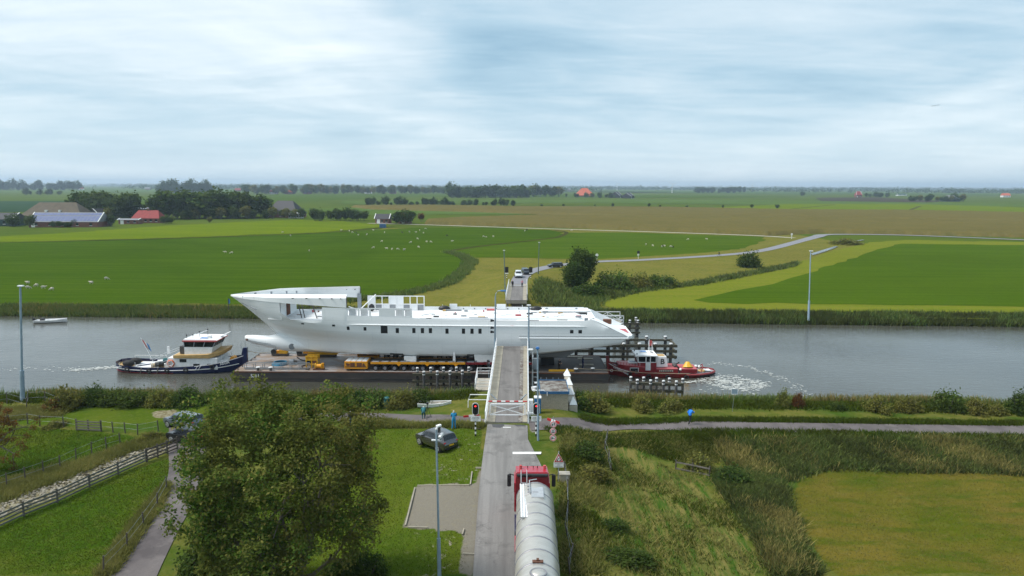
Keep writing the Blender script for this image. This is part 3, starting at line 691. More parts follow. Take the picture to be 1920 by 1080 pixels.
deck_strip(1.14, 1.50, 0.03, 0.06, 'roof_stain', 'gutter', br)
for x in (-1.4, 1.4): deck_strip(x - 0.2, x + 0.2, -0.472, 0.5, 'dark_steel', 'girder', br)
for y in (80.5, 89.8):
    for x in (-1.4, 1.4):
        mb = MB(); mb.cyl((BX(y) + x, y, -5.5), (BX(y) + x, y, ZD(y) - 1.35), 0.32, n=12); mb.build('pier', 'concrete', br, smooth=40)
    mb = MB(); mb.box((BX(y) - 2.0, y - 0.35, ZD(y) - 1.34), (BX(y) + 2.0, y + 0.35, ZD(y) - 0.98)); mb.build('pier_cap', 'concrete', br)
for x in (-2.06, 2.06):
    railing((BX(Y0) + x, Y0, ZD(Y0) - 0.2), (BX(Y1) + x, Y1, ZD(Y1) - 0.2), 1.25, br, 1.3, (1.0, 0.78, 0.52, 0.26))
    deck_strip(x - 0.10, x + 0.10, -0.02, 0.28, 'white_paint', 'edge_beam', br)
# diagonal guard plates on the footways
for x, s in ((-1.6, 1), (1.6, -1)):
    mb = MB(); mb.bar((BX(72.5) + x - 0.3 * s, 73.3, ZD(73) + 0.08), (BX(72.5) + x + 0.35 * s, 71.6, ZD(71.6) + 0.08), 0.12, 0.06); mb.build('guard_bar', 'grey_steel', br)
# side landing with steps beside the span
ld = thing('landing_platform', 'small landing with white tube railings left of the near bridge span', 'platform', (0, 0, 0))
mb = MB(); mb.box((-4.1, 78.0, -0.55), (-2.35, 83.0, -0.4)); mb.build('floor', 'concrete_pale', ld)
for z in (0.15, 0.5, 0.85):
    mb = MB(); mb.tube([(-2.4, 77.6, z), (-4.1, 77.6, z), (-4.1, 83.0, z), (-2.4, 83.0, z)], 0.035); mb.build('rail', 'white_paint', ld)
for x, y in ((-4.1, 77.6), (-4.1, 83.0), (-4.1, 80.3)):
    mb = MB(); mb.cyl((x, y, -0.45), (x, y, 0.9), 0.04, n=6); mb.build('post', 'white_paint', ld)
for i in range(5):
    mb = MB(); mb.box((-4.0, 76.9 - i * 0.42, -0.75 - i * 0.12), (-2.4, 77.35 - i * 0.42, -0.68 - i * 0.12)); mb.build('step', 'concrete_pale', ld)
mb = MB(); mb.tube([(-2.4, 71.5, 1.0), (-4.3, 71.5, 1.0), (-4.5, 71.5, 0.3), (-4.5, 71.5, -0.7)], 0.05)
mb.tube([(-2.4, 71.5, 0.45), (-4.45, 71.5, 0.45)], 0.05); mb.build('hand_rail', 'white_paint', ld)
for x in (-4.0, -2.6):
    mb = MB(); mb.cyl((x, 80.5, -5), (x, 80.5, -0.56), 0.14, n=8); mb.build('leg', 'dark_steel', ld)

# ---------------------------------------------------------------- barriers
bm_ = thing('barrier_boom', 'lowered red and white striped barrier boom across the near bridge deck', 'barrier', (BX(69), 69, ZD(69)))
n = 9
for i in range(n):
    a = -1.95 + 3.9 * i / n
    mb = MB(); mb.cyl((a, 0, 0.85), (a + 3.9 / n, 0, 0.85), 0.065, n=8); mb.build('stripe', 'red_paint' if i % 2 == 0 else 'white_clean', bm_)
mb = MB(); mb.box((2.15, -0.3, -0.3), (2.55, 0.3, 1.05)); mb.build('boom_motor', 'white_paint', bm_)
gt = thing('bridge_gate', 'white cross braced swing gate closing the foot of the near bridge deck', 'gate', (BX(67.4), 67.4, ZD(67.4)))
for p, q, w in (((-1.75, 0, 0.05), (1.75, 0, 0.05), 0.12), ((-1.62, 0, 1.15), (1.72, 0, 1.15), 0.12), ((-1.75, 0, 0.05), (-1.62, 0, 1.15), 0.12), ((1.75, 0, 0.05), (1.72, 0, 1.15), 0.12)):
    mb = MB(); mb.bar(p, q, w, w, up=(0, 1, 0)); mb.build('frame_bar', 'white_clean', gt)
for p, q in (((-1.7, 0.01, 0.1), (1.68, 0.01, 1.1)), ((-1.6, -0.01, 1.1), (1.7, -0.01, 0.1))):
    mb = MB(); mb.bar(p, q, 0.07, 0.07, up=(0, 1, 0)); mb.build('brace', 'white_clean', gt)
mb = MB(); mb.cyl((2.25, 0, -0.1), (2.25, 0, 0.5), 0.06, n=8); mb.box((1.9, -0.12, 0.15), (2.6, 0.12, 0.32)); mb.build('latch_post', 'white_clean', gt)
def striped_arm(label, p, q, base, n, w=0.2):
    t = thing('road_barrier', label, 'barrier', base, group='side barrier arms'); p, q, b0 = Vector(p), Vector(q), Vector(base)
    for i in range(n):
        a, b = p.lerp(q, i / n) - b0, p.lerp(q, (i + 1) / n) - b0
        mb = MB(); mb.bar(a, b, 0.05, w); mb.build('stripe', 'red_paint' if i % 2 == 0 else 'white_clean', t)
    mb = MB(); c = p.lerp(q, 0.6) - b0; mb.cyl((c.x, c.y + 0.1, 0), (c.x, c.y + 0.1, c.z), 0.05, n=8); mb.build('post', 'grey_steel', t)
striped_arm('low red and white barrier arm beside the left traffic light', (-4.66, 66.6, 0.27), (-3.1, 66.6, 0.41), (-4.01, 67.01, -0.35), 3)
striped_arm('tilted red and white barrier board above the round signs', (3.41, 65.2, 0.54), (4.54, 64.6, 0.36), (4.11, 64.86, -0.1), 3, 0.24)

# ---------------------------------------------------------------- traffic lights
def traffic_light(label, base, Yt, top, bot, signc):
    t = thing('traffic_light', label, 'traffic light', base, group='bridge traffic lights'); b0 = Vector(base)
    top, bot = Vector(top) - b0, Vector(bot) - b0
    c = (top + bot) / 2; h = (top - bot).length / 2; w = 0.32
    def oval(h, w, y0, y1, m, name, par):
        P = []
        for k in range(24):
            a = 2 * math.pi * k / 24; P.append((c.x + w * math.cos(a), c.z + (h - w) * (1 if math.sin(a) >= 0 else -1) + w * math.sin(a)))
        mb = MB(); mb.prof(P, y0, y1); return mb.build(name, m, par)
    oval(h, w, 0.0, 0.04, 'white_clean', 'backing_rim', t); oval(h - 0.06, w - 0.06, -0.05, 0.05, 'black_paint', 'backing_board', t)
    for k, m in ((0.34, 'red_lamp'), (0.0, 'hole'), (-0.34, 'hole')):
        mb = MB(); mb.cyl((c.x, -0.06, c.z + k), (c.x, -0.09, c.z + k), 0.11, n=14); l = mb.build('lamp', m, t)
        mb = MB()
        for i in range(7):
            a = math.pi * i / 6; a2 = math.pi * (i + 1) / 6
            if i < 6: mb.bar((c.x + 0.13 * math.cos(a), -0.15, c.z + k + 0.13 * math.sin(a)), (c.x + 0.13 * math.cos(a2), -0.15, c.z + k + 0.13 * math.sin(a2)), 0.2, 0.015, up=(0, 1, 0))
        mb.build('hood', 'black_paint', l)
    L = bot.z; n = 9
    for i in range(n):
        mb = MB(); mb.cyl((c.x, 0.03, L * i / n), (c.x, 0.03, L * (i + 1) / n), 0.07, n=10); mb.build('pole_band', 'black_paint' if i % 2 == 0 else 'white_clean', t)
    s = Vector(signc) - b0
    mb = MB(); mb.box((s.x - 0.46, -0.07, s.z - 0.25), (s.x + 0.46, -0.045, s.z + 0.25)); pl = mb.build('sign_plate', 'white_clean', t)
    for k, (w0, dz) in enumerate(((0.33, 0.13), (0.37, 0.0), (0.26, -0.13))):
        for i in range(7):
            x = s.x - w0 + (2 * w0) * (i + 0.1) / 7; mb = MB(); mb.box((x, -0.078, s.z + dz - 0.025), (x + 2 * w0 / 7 * (0.5 + 0.25 * ((i * 7 + k * 3) % 3) / 2), -0.0715, s.z + dz + 0.025)); mb.build('print_line', 'dark_steel', pl)
traffic_light('red bridge light on a banded pole at the left of the road', (-3.29, 63.14, -0.46), 63.15, (-3.31, 63.15, 2.75), (-3.31, 63.15, 1.55), (-3.29, 63.15, 1.25))
traffic_light('red bridge light on a banded pole at the right of the road', (2.33, 62.47, -0.19), 62.47, (2.25, 62.47, 2.99), (2.27, 62.47, 1.81), (2.27, 62.47, 1.5))

# ---------------------------------------------------------------- road signs
t = thing('sign_post', 'three round red rimmed prohibition signs stacked on one post', 'road sign', (3.75, 61.19, -0.27)); b0 = Vector((3.75, 61.19, -0.27))
mb = MB(); mb.cyl((0, 0.03, 0), (0, 0.03, 2.35), 0.035, n=8); mb.build('post', 'grey_steel', t)
for k, (x, y) in enumerate(((1037.5, 795), (1037, 808), (1036.7, 820.5))):
    c = Vector(((3.76, 61.3, 1.39), (3.74, 61.3, 0.74), (3.74, 61.3, 0.12))[k]) - b0
    mb = MB(); mb.cyl((c.x, 0.0, c.z), (c.x, -0.02, c.z), 0.30, n=24); d1 = mb.build('sign_disc', 'white_clean', t)
    mb = MB(); mb.torus((c.x, -0.022, c.z), 0.245, 0.03, 'y', 24, 4); mb.build('red_rim', 'red_paint', d1)
    mb = MB()
    if k == 0: mb.box((c.x - 0.12, -0.034, c.z - 0.12), (c.x - 0.03, -0.024, c.z + 0.05)); mb.box((c.x + 0.04, -0.034, c.z - 0.02), (c.x + 0.12, -0.024, c.z + 0.13)); mb.box((c.x + 0.065, -0.034, c.z - 0.12), (c.x + 0.095, -0.024, c.z - 0.02))
    elif k == 1: mb.box((c.x - 0.13, -0.034, c.z - 0.11), (c.x + 0.13, -0.024, c.z - 0.03)); mb.box((c.x - 0.09, -0.034, c.z + 0.03), (c.x - 0.02, -0.024, c.z + 0.11)); mb.box((c.x + 0.03, -0.034, c.z + 0.03), (c.x + 0.09, -0.024, c.z + 0.11))
    else: mb.box((c.x - 0.14, -0.034, c.z - 0.08), (c.x - 0.02, -0.024, c.z + 0.06)); mb.box((c.x + 0.02, -0.034, c.z - 0.08), (c.x + 0.14, -0.024, c.z - 0.02)); mb.cyl((c.x - 0.1, -0.034, c.z - 0.09), (c.x - 0.1, -0.024, c.z - 0.09), 0.03)
    mb.build('symbol', 'black_paint', d1)
t = thing('warning_sign', 'red triangle opening bridge warning sign with white text plate below', 'road sign', (3.76, 53.79, -0.79)); b0 = Vector((3.76, 53.79, -0.79))
mb = MB(); mb.cyl((0, 0.03, 0), (0, 0.03, 2.5), 0.035, n=8); mb.build('post', 'grey_steel', t)
c0, c1, c2 = Vector((3.75, 53.8, 1.58)) - b0, Vector((3.38, 53.8, 0.83)) - b0, Vector((4.16, 53.8, 0.83)) - b0
cx_ = (c0 + c1 + c2) / 3
def tri(k, y0, y1, m, name, par):
    mb = MB(); mb.prof([(cx_.x + (p.x - cx_.x) * k, cx_.z + (p.z - cx_.z) * k) for p in (c0, c1, c2)], y0, y1); return mb.build(name, m, par)
tp = tri(1.0, -0.02, 0.01, 'white_clean', 'triangle_plate', t); tri(0.93, -0.026, -0.0205, 'red_paint', 'red_border', tp); tri(0.60, -0.032, -0.0265, 'white_clean', 'white_face', tp)
mb = MB(); mb.box((cx_.x - 0.17, -0.04, cx_.z - 0.13), (cx_.x - 0.07, -0.033, cx_.z - 0.03)); mb.box((cx_.x + 0.07, -0.04, cx_.z - 0.13), (cx_.x + 0.17, -0.033, cx_.z - 0.03))
mb.bar((cx_.x - 0.10, -0.0365, cx_.z + 0.0), (cx_.x + 0.08, -0.0365, cx_.z + 0.13), 0.006, 0.05); mb.build('symbol', 'black_paint', tp)
s0, s1 = Vector((3.37, 53.8, 0.41)) - b0, Vector((4.16, 53.8, 0.8)) - b0
mb = MB(); mb.box((s0.x, -0.02, s0.z), (s1.x, 0.0, s1.z)); pl = mb.build('text_plate', 'white_clean', t)
for k in range(3):
    z = s0.z + (s1.z - s0.z) * (0.78 - 0.28 * k); w = (0.8, 0.3, 0.8)[k] * (s1.x - s0.x) / 2; m_ = (s0.x + s1.x) / 2
    for i in range(8):
        x = m_ - w + 2 * w * (i + 0.1) / 8; mb = MB(); mb.box((x, -0.028, z - 0.02), (x + 2 * w / 8 * 0.65, -0.0215, z + 0.02)); mb.build('print_line', 'dark_steel', pl)
t = thing('utility_box', 'weathered concrete utility box beside the warning sign post', 'box', (3.92, 53.53, -0.8))
mb = MB(); mb.box((-0.05, 0.1, -0.1), (0.72, 0.7, 0.62)); mb.build('body', 'concrete', t, bevel=0.03)
mb = MB(); mb.box((-0.1, 0.05, 0.62), (0.77, 0.75, 0.70)); mb.build('lid', 'concrete_pale', t, bevel=0.02)

# ---------------------------------------------------------------- lamp posts
def pole(name, label, cat, base, top, r0, r1, parts, group='light poles'):
    t = thing(name, label, cat, base, group=group); b0 = Vector(base); tp = Vector(top) - b0
    k = 0.27
    j = tp * k; mb = MB(); mb.cyl((0, 0, -0.3), j, r0, r0 * 0.92, n=12); mb.build('pole_base', 'pole_grey', t, smooth=40)
    mb = MB(); mb.cyl(j, tp, r1 * 1.15, r1, n=10); mb.build('pole_shaft', 'pole_grey', t, smooth=40)
    for (dx, dy, dz, sx, sy, sz, m) in parts:
        mb = MB(); mb.box((tp.x + dx - sx / 2, tp.y + dy - sy / 2, tp.z + dz - sz / 2), (tp.x + dx + sx / 2, tp.y + dy + sy / 2, tp.z + dz + sz / 2)); mb.build('lamp_head', m, t, bevel=min(sx, sy, sz) * 0.3)
    return t, tp
pole('light_pole', 'tall grey light pole on the near bank at the left edge', 'light pole', (-54.16, 76.13, -1.37), (-53.38, 76.4, 11.42), 0.24, 0.11, [(0.05, 0, 0.05, 0.62, 0.4, 0.14, 'white_paint')])
t, tp = pole('camera_pole', 'tall grey pole carrying white cameras in front of the parked grey car', 'light pole', (-4.4, 40.98, -1.48), (-4.49, 40.9, 8.01), 0.125, 0.06, [(0, 0, 0.06, 0.16, 0.16, 0.16, 'white_clean')])
mb = MB(); mb.bar((tp.x - 0.3, 0.05 + tp.y, tp.z - 0.66), (tp.x + 0.3, 0.05 + tp.y, tp.z - 0.66), 0.12, 0.06); mb.build('cross_arm', 'white_paint', t)
mb = MB(); mb.cyl((tp.x + 0.25, tp.y, tp.z - 0.62), (tp.x + 0.25, tp.y, tp.z - 0.36), 0.07, n=10); mb.build('camera_mount', 'grey_steel', t)
mb = MB(); mb.bar((tp.x + 0.2, tp.y - 0.15, tp.z - 0.42), (tp.x + 0.36, tp.y + 0.25, tp.z - 0.30), 0.15, 0.13); mb.build('camera_housing', 'white_clean', t)
mb = MB(); mb.bar((tp.x + 0.02, tp.y + 0.05, tp.z + 0.2), (tp.x + 0.24, tp.y + 0.25, tp.z + 0.22), 0.18, 0.10); mb.build('camera_housing', 'white_clean', t)
mb = MB(); mb.box((tp.x + 0.06, tp.y + 0.2, tp.z - 0.25), (tp.x + 0.22, tp.y + 0.38, tp.z + 0.14)); mb.build('control_box', 'dark_steel', t)
pole('light_pole', 'tall light pole rising from the far bank right of the barge', 'light pole', (56.8, 133.94, -2.5), (57.44, 136.5, 10.27), 0.22, 0.10, [(0.1, 0, 0.05, 0.7, 0.4, 0.14, 'white_paint')])
pole('light_pole', 'light pole beside the far road near the bridge ramp', 'light pole', (6.82, 184.54, -0.8), (6.57, 173.0, 8.77), 0.16, 0.09, [(0, 0, 0.05, 0.5, 0.35, 0.14, 'white_paint')])
pole('light_pole', 'slim light pole at the left of the far bridge span', 'light pole', (-1.4, 148.87, -1.0), (-1.6, 139.0, 9.87), 0.14, 0.08, [(0, 0, 0.05, 0.45, 0.35, 0.12, 'white_paint')])
pole('light_pole', 'light pole right of the near bridge end in front of the hull', 'light pole', (2.20, 90.4, 0.9), (2.18, 90.4, 7.2), 0.15, 0.10, [(0.0, 0, 0.05, 0.55, 0.4, 0.12, 'white_paint')])
t, tp = pole('light_pole', 'blue capped light pole behind the right traffic light', 'light pole', (2.42, 61.51, -0.24), (2.29, 61.5, 8.22), 0.10, 0.07, [(0, 0, 0.06, 0.34, 0.34, 0.22, 'lamp_blue'), (-0.62, 0.1, -0.1, 0.45, 0.3, 0.14, 'white_clean')])
t, tp = pole('signal_pole', 'curved arm lamp pole with black ship signals left of the near bridge end', 'light pole', (-2.19, 90.4, 0.9), (-2.12, 90.4, 8.36), 0.15, 0.09, [])
mb = MB(); mb.tube([tp, tp + Vector((0.05, 0, 0.4)), tp + Vector((0.3, 0, 0.72)), tp + Vector((0.65, 0, 0.78)), tp + Vector((0.8, 0, 0.78))], 0.06, 8); mb.build('arm', 'pole_grey', t, smooth=50)
mb = MB(); mb.cbox((tp.x + 1.0, 0, tp.z + 0.76), (0.75, 0.4, 0.16)); mb.build('lamp_head', 'lamp_blue', t, bevel=0.04)
for z in (3.1, 4.05, 4.6):
    mb = MB(); mb.cyl((-0.12, 0, 7.4 - z), (-0.55, -0.1, 7.4 - z + 0.06), 0.10, 0.19, n=10); mb.build('ship_signal', 'black_paint', t)
t = thing('ship_signal', 'stack of three black ship signal lights beside the near bridge railing', 'signal', (-2.75, 84.3, -0.4))
mb = MB(); mb.cyl((0, 0, -4.0), (0, 0, 2.0), 0.05, n=8); mb.bar((0, 0, 0.2), (0.5, 0, 0.2), 0.06, 0.06); mb.build('post', 'pole_grey', t)
for k in range(3):
    mb = MB(); mb.cyl((0.1, 0, 0.9 + 0.42 * k), (-0.22, -0.1, 0.95 + 0.42 * k), 0.09, 0.17, n=10); mb.build('signal_lamp', 'black_paint', t)

# ---------------------------------------------------------------- bridge house, cabinet, wing wall
hz = float(zt(4.4, 71.0))
t = thing('bridge_house', 'low pebble clad bridge house with blue roof edge beside the near span', 'building', (4.38, 72.2, 0))
mb = MB(); mb.box((-1.42, -2.1, -0.6), (1.42, 2.3, 1.60)); mb.build('wall', 'pebble', t)
mb = MB(); mb.box((-1.46, -2.15, 1.60), (1.46, 2.35, 1.68)); mb.build('roof', 'roof_stain', t)
for a, b in (((-1.50, -2.2, 1.55), (1.50, -2.15, 1.82)), ((-1.50, 2.35, 1.55), (1.50, 2.4, 1.82)), ((-1.50, -2.149, 1.55), (-1.46, 2.349, 1.82)), ((1.46, -2.149, 1.55), (1.50, 2.349, 1.82))):
    mb = MB(); mb.box(a, b); mb.build('fascia', 'blue_trim', t)
mb = MB(); mb.cyl((-0.75, -2.22, 1.35), (-0.75, -2.22, 1.75), 0.03); mb.build('vent_pipe', 'white_clean', t)
mb = MB(); mb.box((-1.9, 2.45, 1.3), (1.4, 2.7, 1.42)); mb.build('edge_rail', 'white_paint', t)
for x in (-1.2, -0.6, 0.1, 0.7):
    mb = MB(); mb.cyl((x, 2.6, 1.4), (x, 2.6, 1.95), 0.03); mb.build('stanchion', 'grey_steel', t)
t = thing('wing_wall', 'white concrete wing wall with pyramid caps right of the bridge house', 'wall', (6.35, 70.4, 0))
mb = MB(); mb.add([(-0.42, 0, -1.2), (0.42, 0, -1.2), (0.42, 9.5, -3.8), (-0.42, 9.5, -3.8), (-0.42, 0, 0.2), (0.42, 0, 0.2), (0.25, 9.5, 1.2), (-0.25, 9.5, 1.2)],
                  [(0, 3, 2, 1), (4, 5, 6, 7), (0, 1, 5, 4), (1, 2, 6, 5), (2, 3, 7, 6), (3, 0, 4, 7)]); mb.build('wall_body', 'concrete_pale', t)
for k in range(4):
    y = 0.5 + 2.7 * k; z = 0.22 + 0.103 * y
    mb = MB(); mb.add([(-0.4, y - 0.45, z), (0.4, y - 0.45, z), (0.4, y + 0.45, z), (-0.4, y + 0.45, z), (0, y + 0.2, z + 0.75)], [(0, 1, 4), (1, 2, 4), (2, 3, 4), (3, 0, 4), (3, 2, 1, 0)]); mb.build('pyramid_cap', 'white_paint', t)
t = thing('control_cabinet', 'bright blue control cabinet at the right foot of the near bridge', 'cabinet', (2.62, 68.9, -0.05))
mb = MB(); mb.box((-0.32, -0.3, 0), (0.32, 0.3, 1.55)); mb.build('body', 'blue_cabinet', t, bevel=0.02)
mb = MB(); mb.box((-0.36, -0.34, 1.55), (0.36, 0.34, 1.66)); mb.build('lid', 'white_paint', t)
mb = MB(); mb.box((-0.28, -0.32, 0.15), (0.28, -0.3, 1.45)); d_ = mb.build('door', 'blue_cabinet', t)
mb = MB(); mb.box((0.18, -0.345, 0.75), (0.22, -0.322, 0.9)); mb.build('handle', 'grey_steel', d_)
t = thing('guard_frame', 'white tube guard frame over the blue control cabinet', 'guard rail', (2.3, 70.6, 0))
mb = MB(); mb.tube([(-0.2, 0, 1.75), (1.0, 0, 1.75), (1.1, 0, 1.65), (1.1, 0, -0.3)], 0.07, 8); mb.build('tube', 'white_paint', t, smooth=50)
t = thing('loudspeaker', 'white horn loudspeaker on a short post beside the bridge house', 'loudspeaker', (2.62, 73.2, 0))
mb = MB(); mb.cyl((0, 0, -0.4), (0, 0, 1.3), 0.05); mb.build('post', 'grey_steel', t)
mb = MB(); mb.cyl((0.1, 0, 1.4), (-0.35, -0.35, 1.25), 0.08, 0.3, n=14); mb.build('horn', 'white_clean', t, smooth=40)
t = thing('service_ladder', 'white steel service ladder cage on the right side of the near span', 'ladder', (2.95, 86.5, 0))
for x, y in ((-0.3, 0), (0.35, 0), (-0.3, 1.6), (0.35, 1.6)):
    mb = MB(); mb.bar((x, y, -3.9), (x, y, 1.6), 0.12, 0.12, up=(0, 1, 0)); mb.build('stile', 'white_paint', t)
for k in range(8):
    mb = MB(); mb.bar((-0.3, 0, -3.0 + k * 0.6), (0.35, 0, -3.0 + k * 0.6), 0.06, 0.06); mb.build('rung', 'white_paint', t)
mb = MB(); mb.box((-0.33, -0.13, -0.2), (0.4, -0.08, 1.2)); mb.build('panel', 'grey_steel', t)

# ---------------------------------------------------------------- far span, parked swing span
fb = thing('bridge_span', 'far bridge approach span with grey deck beyond the yacht', 'bridge')
ZF = lambda y: np.interp(y, [134.5, 162.5], [0.75, 0.05])
def fstrip(a, b, dz, th, m, name): return deck_strip(a, b, dz, th, m, name, fb, 134.6, 162.5, ZF)
fstrip(-2.0, 2.0, -0.05, 0.6, 'concrete', 'deck_slab'); fstrip(-1.2, 1.2, 0.012, 0.05, 'asphalt_deck', 'deck_surface')
fstrip(-1.98, -1.22, 0.05, 0.09, 'concrete', 'footway'); fstrip(1.24, 1.98, 0.05, 0.09, 'concrete', 'footway')
for x in (-2.06, 2.06): railing((BX(134.6) + x, 134.6, ZF(134.6)), (BX(162.5) + x, 162.5, ZF(162.5)), 1.15, fb, 1.4, (1.0, 0.66, 0.33))
for y in (135.6, 146):
    for x in (-1.7, -0.5, 0.6, 1.7):
        mb = MB(); mb.cyl((BX(y) + x, y, -5), (BX(y) + x, y, ZF(y) - 0.66), 0.16, n=8); mb.build('pile', 'timber_grey', fb)
mb = MB(); mb.box((BX(136) - 2.9, 133.6, -1.35), (BX(136) + 3.1, 134.5, -0.85)); mb.build('fender_beam', 'timber_grey', fb)
mb = MB(); mb.box((BX(136) - 0.9, 134.9, -1.9), (BX(136) + 1.0, 135.2, 0.02)); mb.build('backing_wall', 'post_wood', fb)
mb = MB(); mb.box((BX(160) - 1.75, 158.9, ZF(159)), (BX(160) + 1.75, 159.05, ZF(159) + 0.18)); mb.build('barrier_beam', 'white_clean', fb)
sw = thing('swing_span', 'opened swing bridge span with white truss rails parked behind the stern', 'bridge')
mb = MB(); mb.box((-8.5, 111.8, 0.1), (17.9, 115.8, 0.6)); mb.build('deck_slab', 'concrete', sw)
mb = MB(); mb.cyl((4.7, 113.8, -5), (4.7, 113.8, 0.1), 1.8, n=20); mb.build('pivot_pier', 'concrete', sw)
for y in (111.9, 115.7):
    for z in (0.75, 1.35, 1.95):
        mb = MB(); mb.bar((-8.5, y, z), (17.9, y, z), 0.12, 0.12); mb.build('rail', 'white_paint', sw)
    for i in range(14):
        x = -8.4 + i * 2.02; mb = MB(); mb.bar((x, y, 0.6), (x, y, 1.98), 0.12, 0.12, up=(0, 1, 0)); mb.build('post', 'white_paint', sw)
        if i < 13: mb = MB(); mb.bar((x, y, 0.7 if i % 2 else 1.9), (x + 2.02, y, 1.9 if i % 2 else 0.7), 0.08, 0.08, up=(0, 1, 0)); mb.build('brace', 'white_paint', sw)

# ---------------------------------------------------------------- timber fenders in the canal
def fender(label, posts_front, posts_back, ztop_f, ztop_b, beams, caps=True, group='timber fenders', pr=0.17):
    p0 = posts_front[0]; t = thing('timber_fender', label, 'fender', (p0[0], p0[1], -3.6), group=group)
    for pts, zt_ in ((posts_front, ztop_f), (posts_back, ztop_b)):
        for (x, y) in pts:
            x, y = x - p0[0], y - p0[1]; h = zt_ + 3.6
            mb = MB(); mb.cyl((x, y, -2.4), (x, y, h - 0.5 if caps else h), pr, n=9); po = mb.build('pile', 'timber_post', t, smooth=40)
            if caps:
                mb = MB(); mb.cyl((x, y, h - 0.499), (x, y, h), pr * 1.05, n=9); mb.build('white_cap', 'white_paint', po)
                mb = MB(); mb.cyl((x, y, h - 0.36), (x, y, h - 0.16), pr * 1.07, n=9); mb.box((x - 0.06, y - pr - 0.04, h - 0.36), (x + 0.06, y - pr, h - 0.1)); mb.build('reflector_band', 'timber_post', po)
    for (x0, y0, z0, x1, y1, z1, w, h) in beams:
        mb = MB(); mb.bar((x0 - p0[0], y0 - p0[1], z0 + 3.6), (x1 - p0[0], y1 - p0[1], z1 + 3.6), w, h); mb.build('waling_beam', 'timber', t)
lf = [(-11.34, 89.28, -3.6)[:2], (-9.62, 89.44, -3.6)[:2], (-7.98, 89.59, -3.6)[:2], (-6.4, 89.86, -3.6)[:2]]
lb = [(-12.36, 90.76, -3.6)[:2], (-10.62, 90.86, -3.6)[:2], (-8.94, 90.97, -3.6)[:2], (-7.26, 91.09, -3.6)[:2], (-5.64, 91.12, -3.6)[:2]]
fender('dark timber fender with white topped piles left of the near bridge', lf, lb, -1.25, -1.15,
       [(-12.9, 89.75, z, -5.3, 90.3, z, 0.34, 0.36) for z in (-1.85, -2.75)] + [(-12.9, 90.62, z, -5.3, 90.9, z, 0.3, 0.30) for z in (-2.1, -3.0)])
rf = [(15.69, 86.19, -3.6)[:2], (17.32, 85.99, -3.6)[:2], (18.88, 85.79, -3.6)[:2], (20.43, 85.59, -3.6)[:2]]
rb = [(15.07, 87.33, -3.6)[:2], (16.66, 87.13, -3.6)[:2], (18.24, 86.92, -3.6)[:2], (19.81, 86.72, -3.6)[:2], (21.44, 86.51, -3.6)[:2]]
fender('dark timber fender with white topped piles in front of the red tug', rf, rb, -1.35, -1.3,
       [(14.9, 86.5, z, 21.4, 85.95, z, 0.34, 0.36) for z in (-1.95, -2.85)] + [(14.9, 87.55, z, 21.5, 86.9, z, 0.3, 0.30) for z in (-2.2, -3.1)])
ff = [(9.6 + 2.35 * k, 103.5 + 0.02 * k) for k in range(7)]; ff2 = [(12.0 + 2.9 * k, 107.0) for k in range(5)]
fender('long weathered timber guide fender behind the red tug wheelhouse', ff, ff2, -0.6, -0.25,
       [(9.0, 103.28, z, 24.6, 103.4, z, 0.25, 0.38) for z in (-1.0, -1.8, -2.65)] + [(11.0, 107.2, z, 24.6, 106.8, z, 0.25, 0.3) for z in (-0.85, -1.7, -2.6)] + [(24.35, 103.2, z, 24.35, 107.0, z, 0.25, 0.35) for z in (-0.95, -1.85, -2.75)], pr=0.24)
fender('square timber dolphin with white caps by the far bank', [(19.2, 122), (20.6, 122), (22.0, 122)], [(19.2, 124), (22.0, 124)], -0.6, -0.5,
       [(18.8, 121.75, z, 22.4, 121.75, z, 0.2, 0.3) for z in (-1.2, -2.0, -2.8)], pr=0.2)
fender('timber dolphin off the far end of the parked swing span', [(17.6, 118.5), (18.8, 118.5)], [(17.6, 120), (18.8, 120)], -0.7, -0.6,
       [(17.3, 118.25, z, 19.1, 118.25, z, 0.2, 0.3) for z in (-1.2, -2.2)], pr=0.2)
# little waterway boards
t = thing('waterway_sign', 'small pale blue framed sign on a thin post at the near bank', 'sign', (23.71, 73.68, -1.42)); b0 = Vector((23.71, 73.68, -1.42)); c = Vector((23.85, 74.5, 0.82)) - b0
mb = MB(); mb.cyl((0, 0.03, 0), (c.x, 0.03, c.z), 0.015, n=6); mb.build('post', 'grey_steel', t)
mb = MB(); mb.box((c.x - 0.32, 0, c.z - 0.26), (c.x + 0.32, 0.02, c.z + 0.26)); mb.build('board', 'pole_grey', t)
for a, b in (((-0.36, -0.30), (0.36, -0.26)), ((-0.36, 0.26), (0.36, 0.30)), ((-0.36, -0.26), (-0.32, 0.26)), ((0.32, -0.26), (0.36, 0.26))):
    mb = MB(); mb.box((c.x + a[0], -0.01, c.z + a[1]), (c.x + b[0], 0.03, c.z + b[1])); mb.build('frame', 'white_paint', t)
t = thing('marker_post', 'slim waterside post with blue flag below the yacht bow', 'marker', (-56.44, 139.62, -2.6))
mb = MB(); mb.cyl((0, 0, -1), (0, 0, 2.6), 0.07, n=8); mb.build('post', 'dark_steel', t)
mb = MB(); mb.add([(0, 0, 1.5), (0.35, 0.05, 1.7), (0.3, 0.02, 2.5), (0, 0, 2.6), (0, 0.03, 1.5), (0.35, 0.08, 1.7), (0.3, 0.05, 2.5), (0, 0.03, 2.6)], [(0, 1, 2, 3), (7, 6, 5, 4), (0, 4, 5, 1), (1, 5, 6, 2), (2, 6, 7, 3), (3, 7, 4, 0)]); mb.build('flag', 'lamp_blue', t)

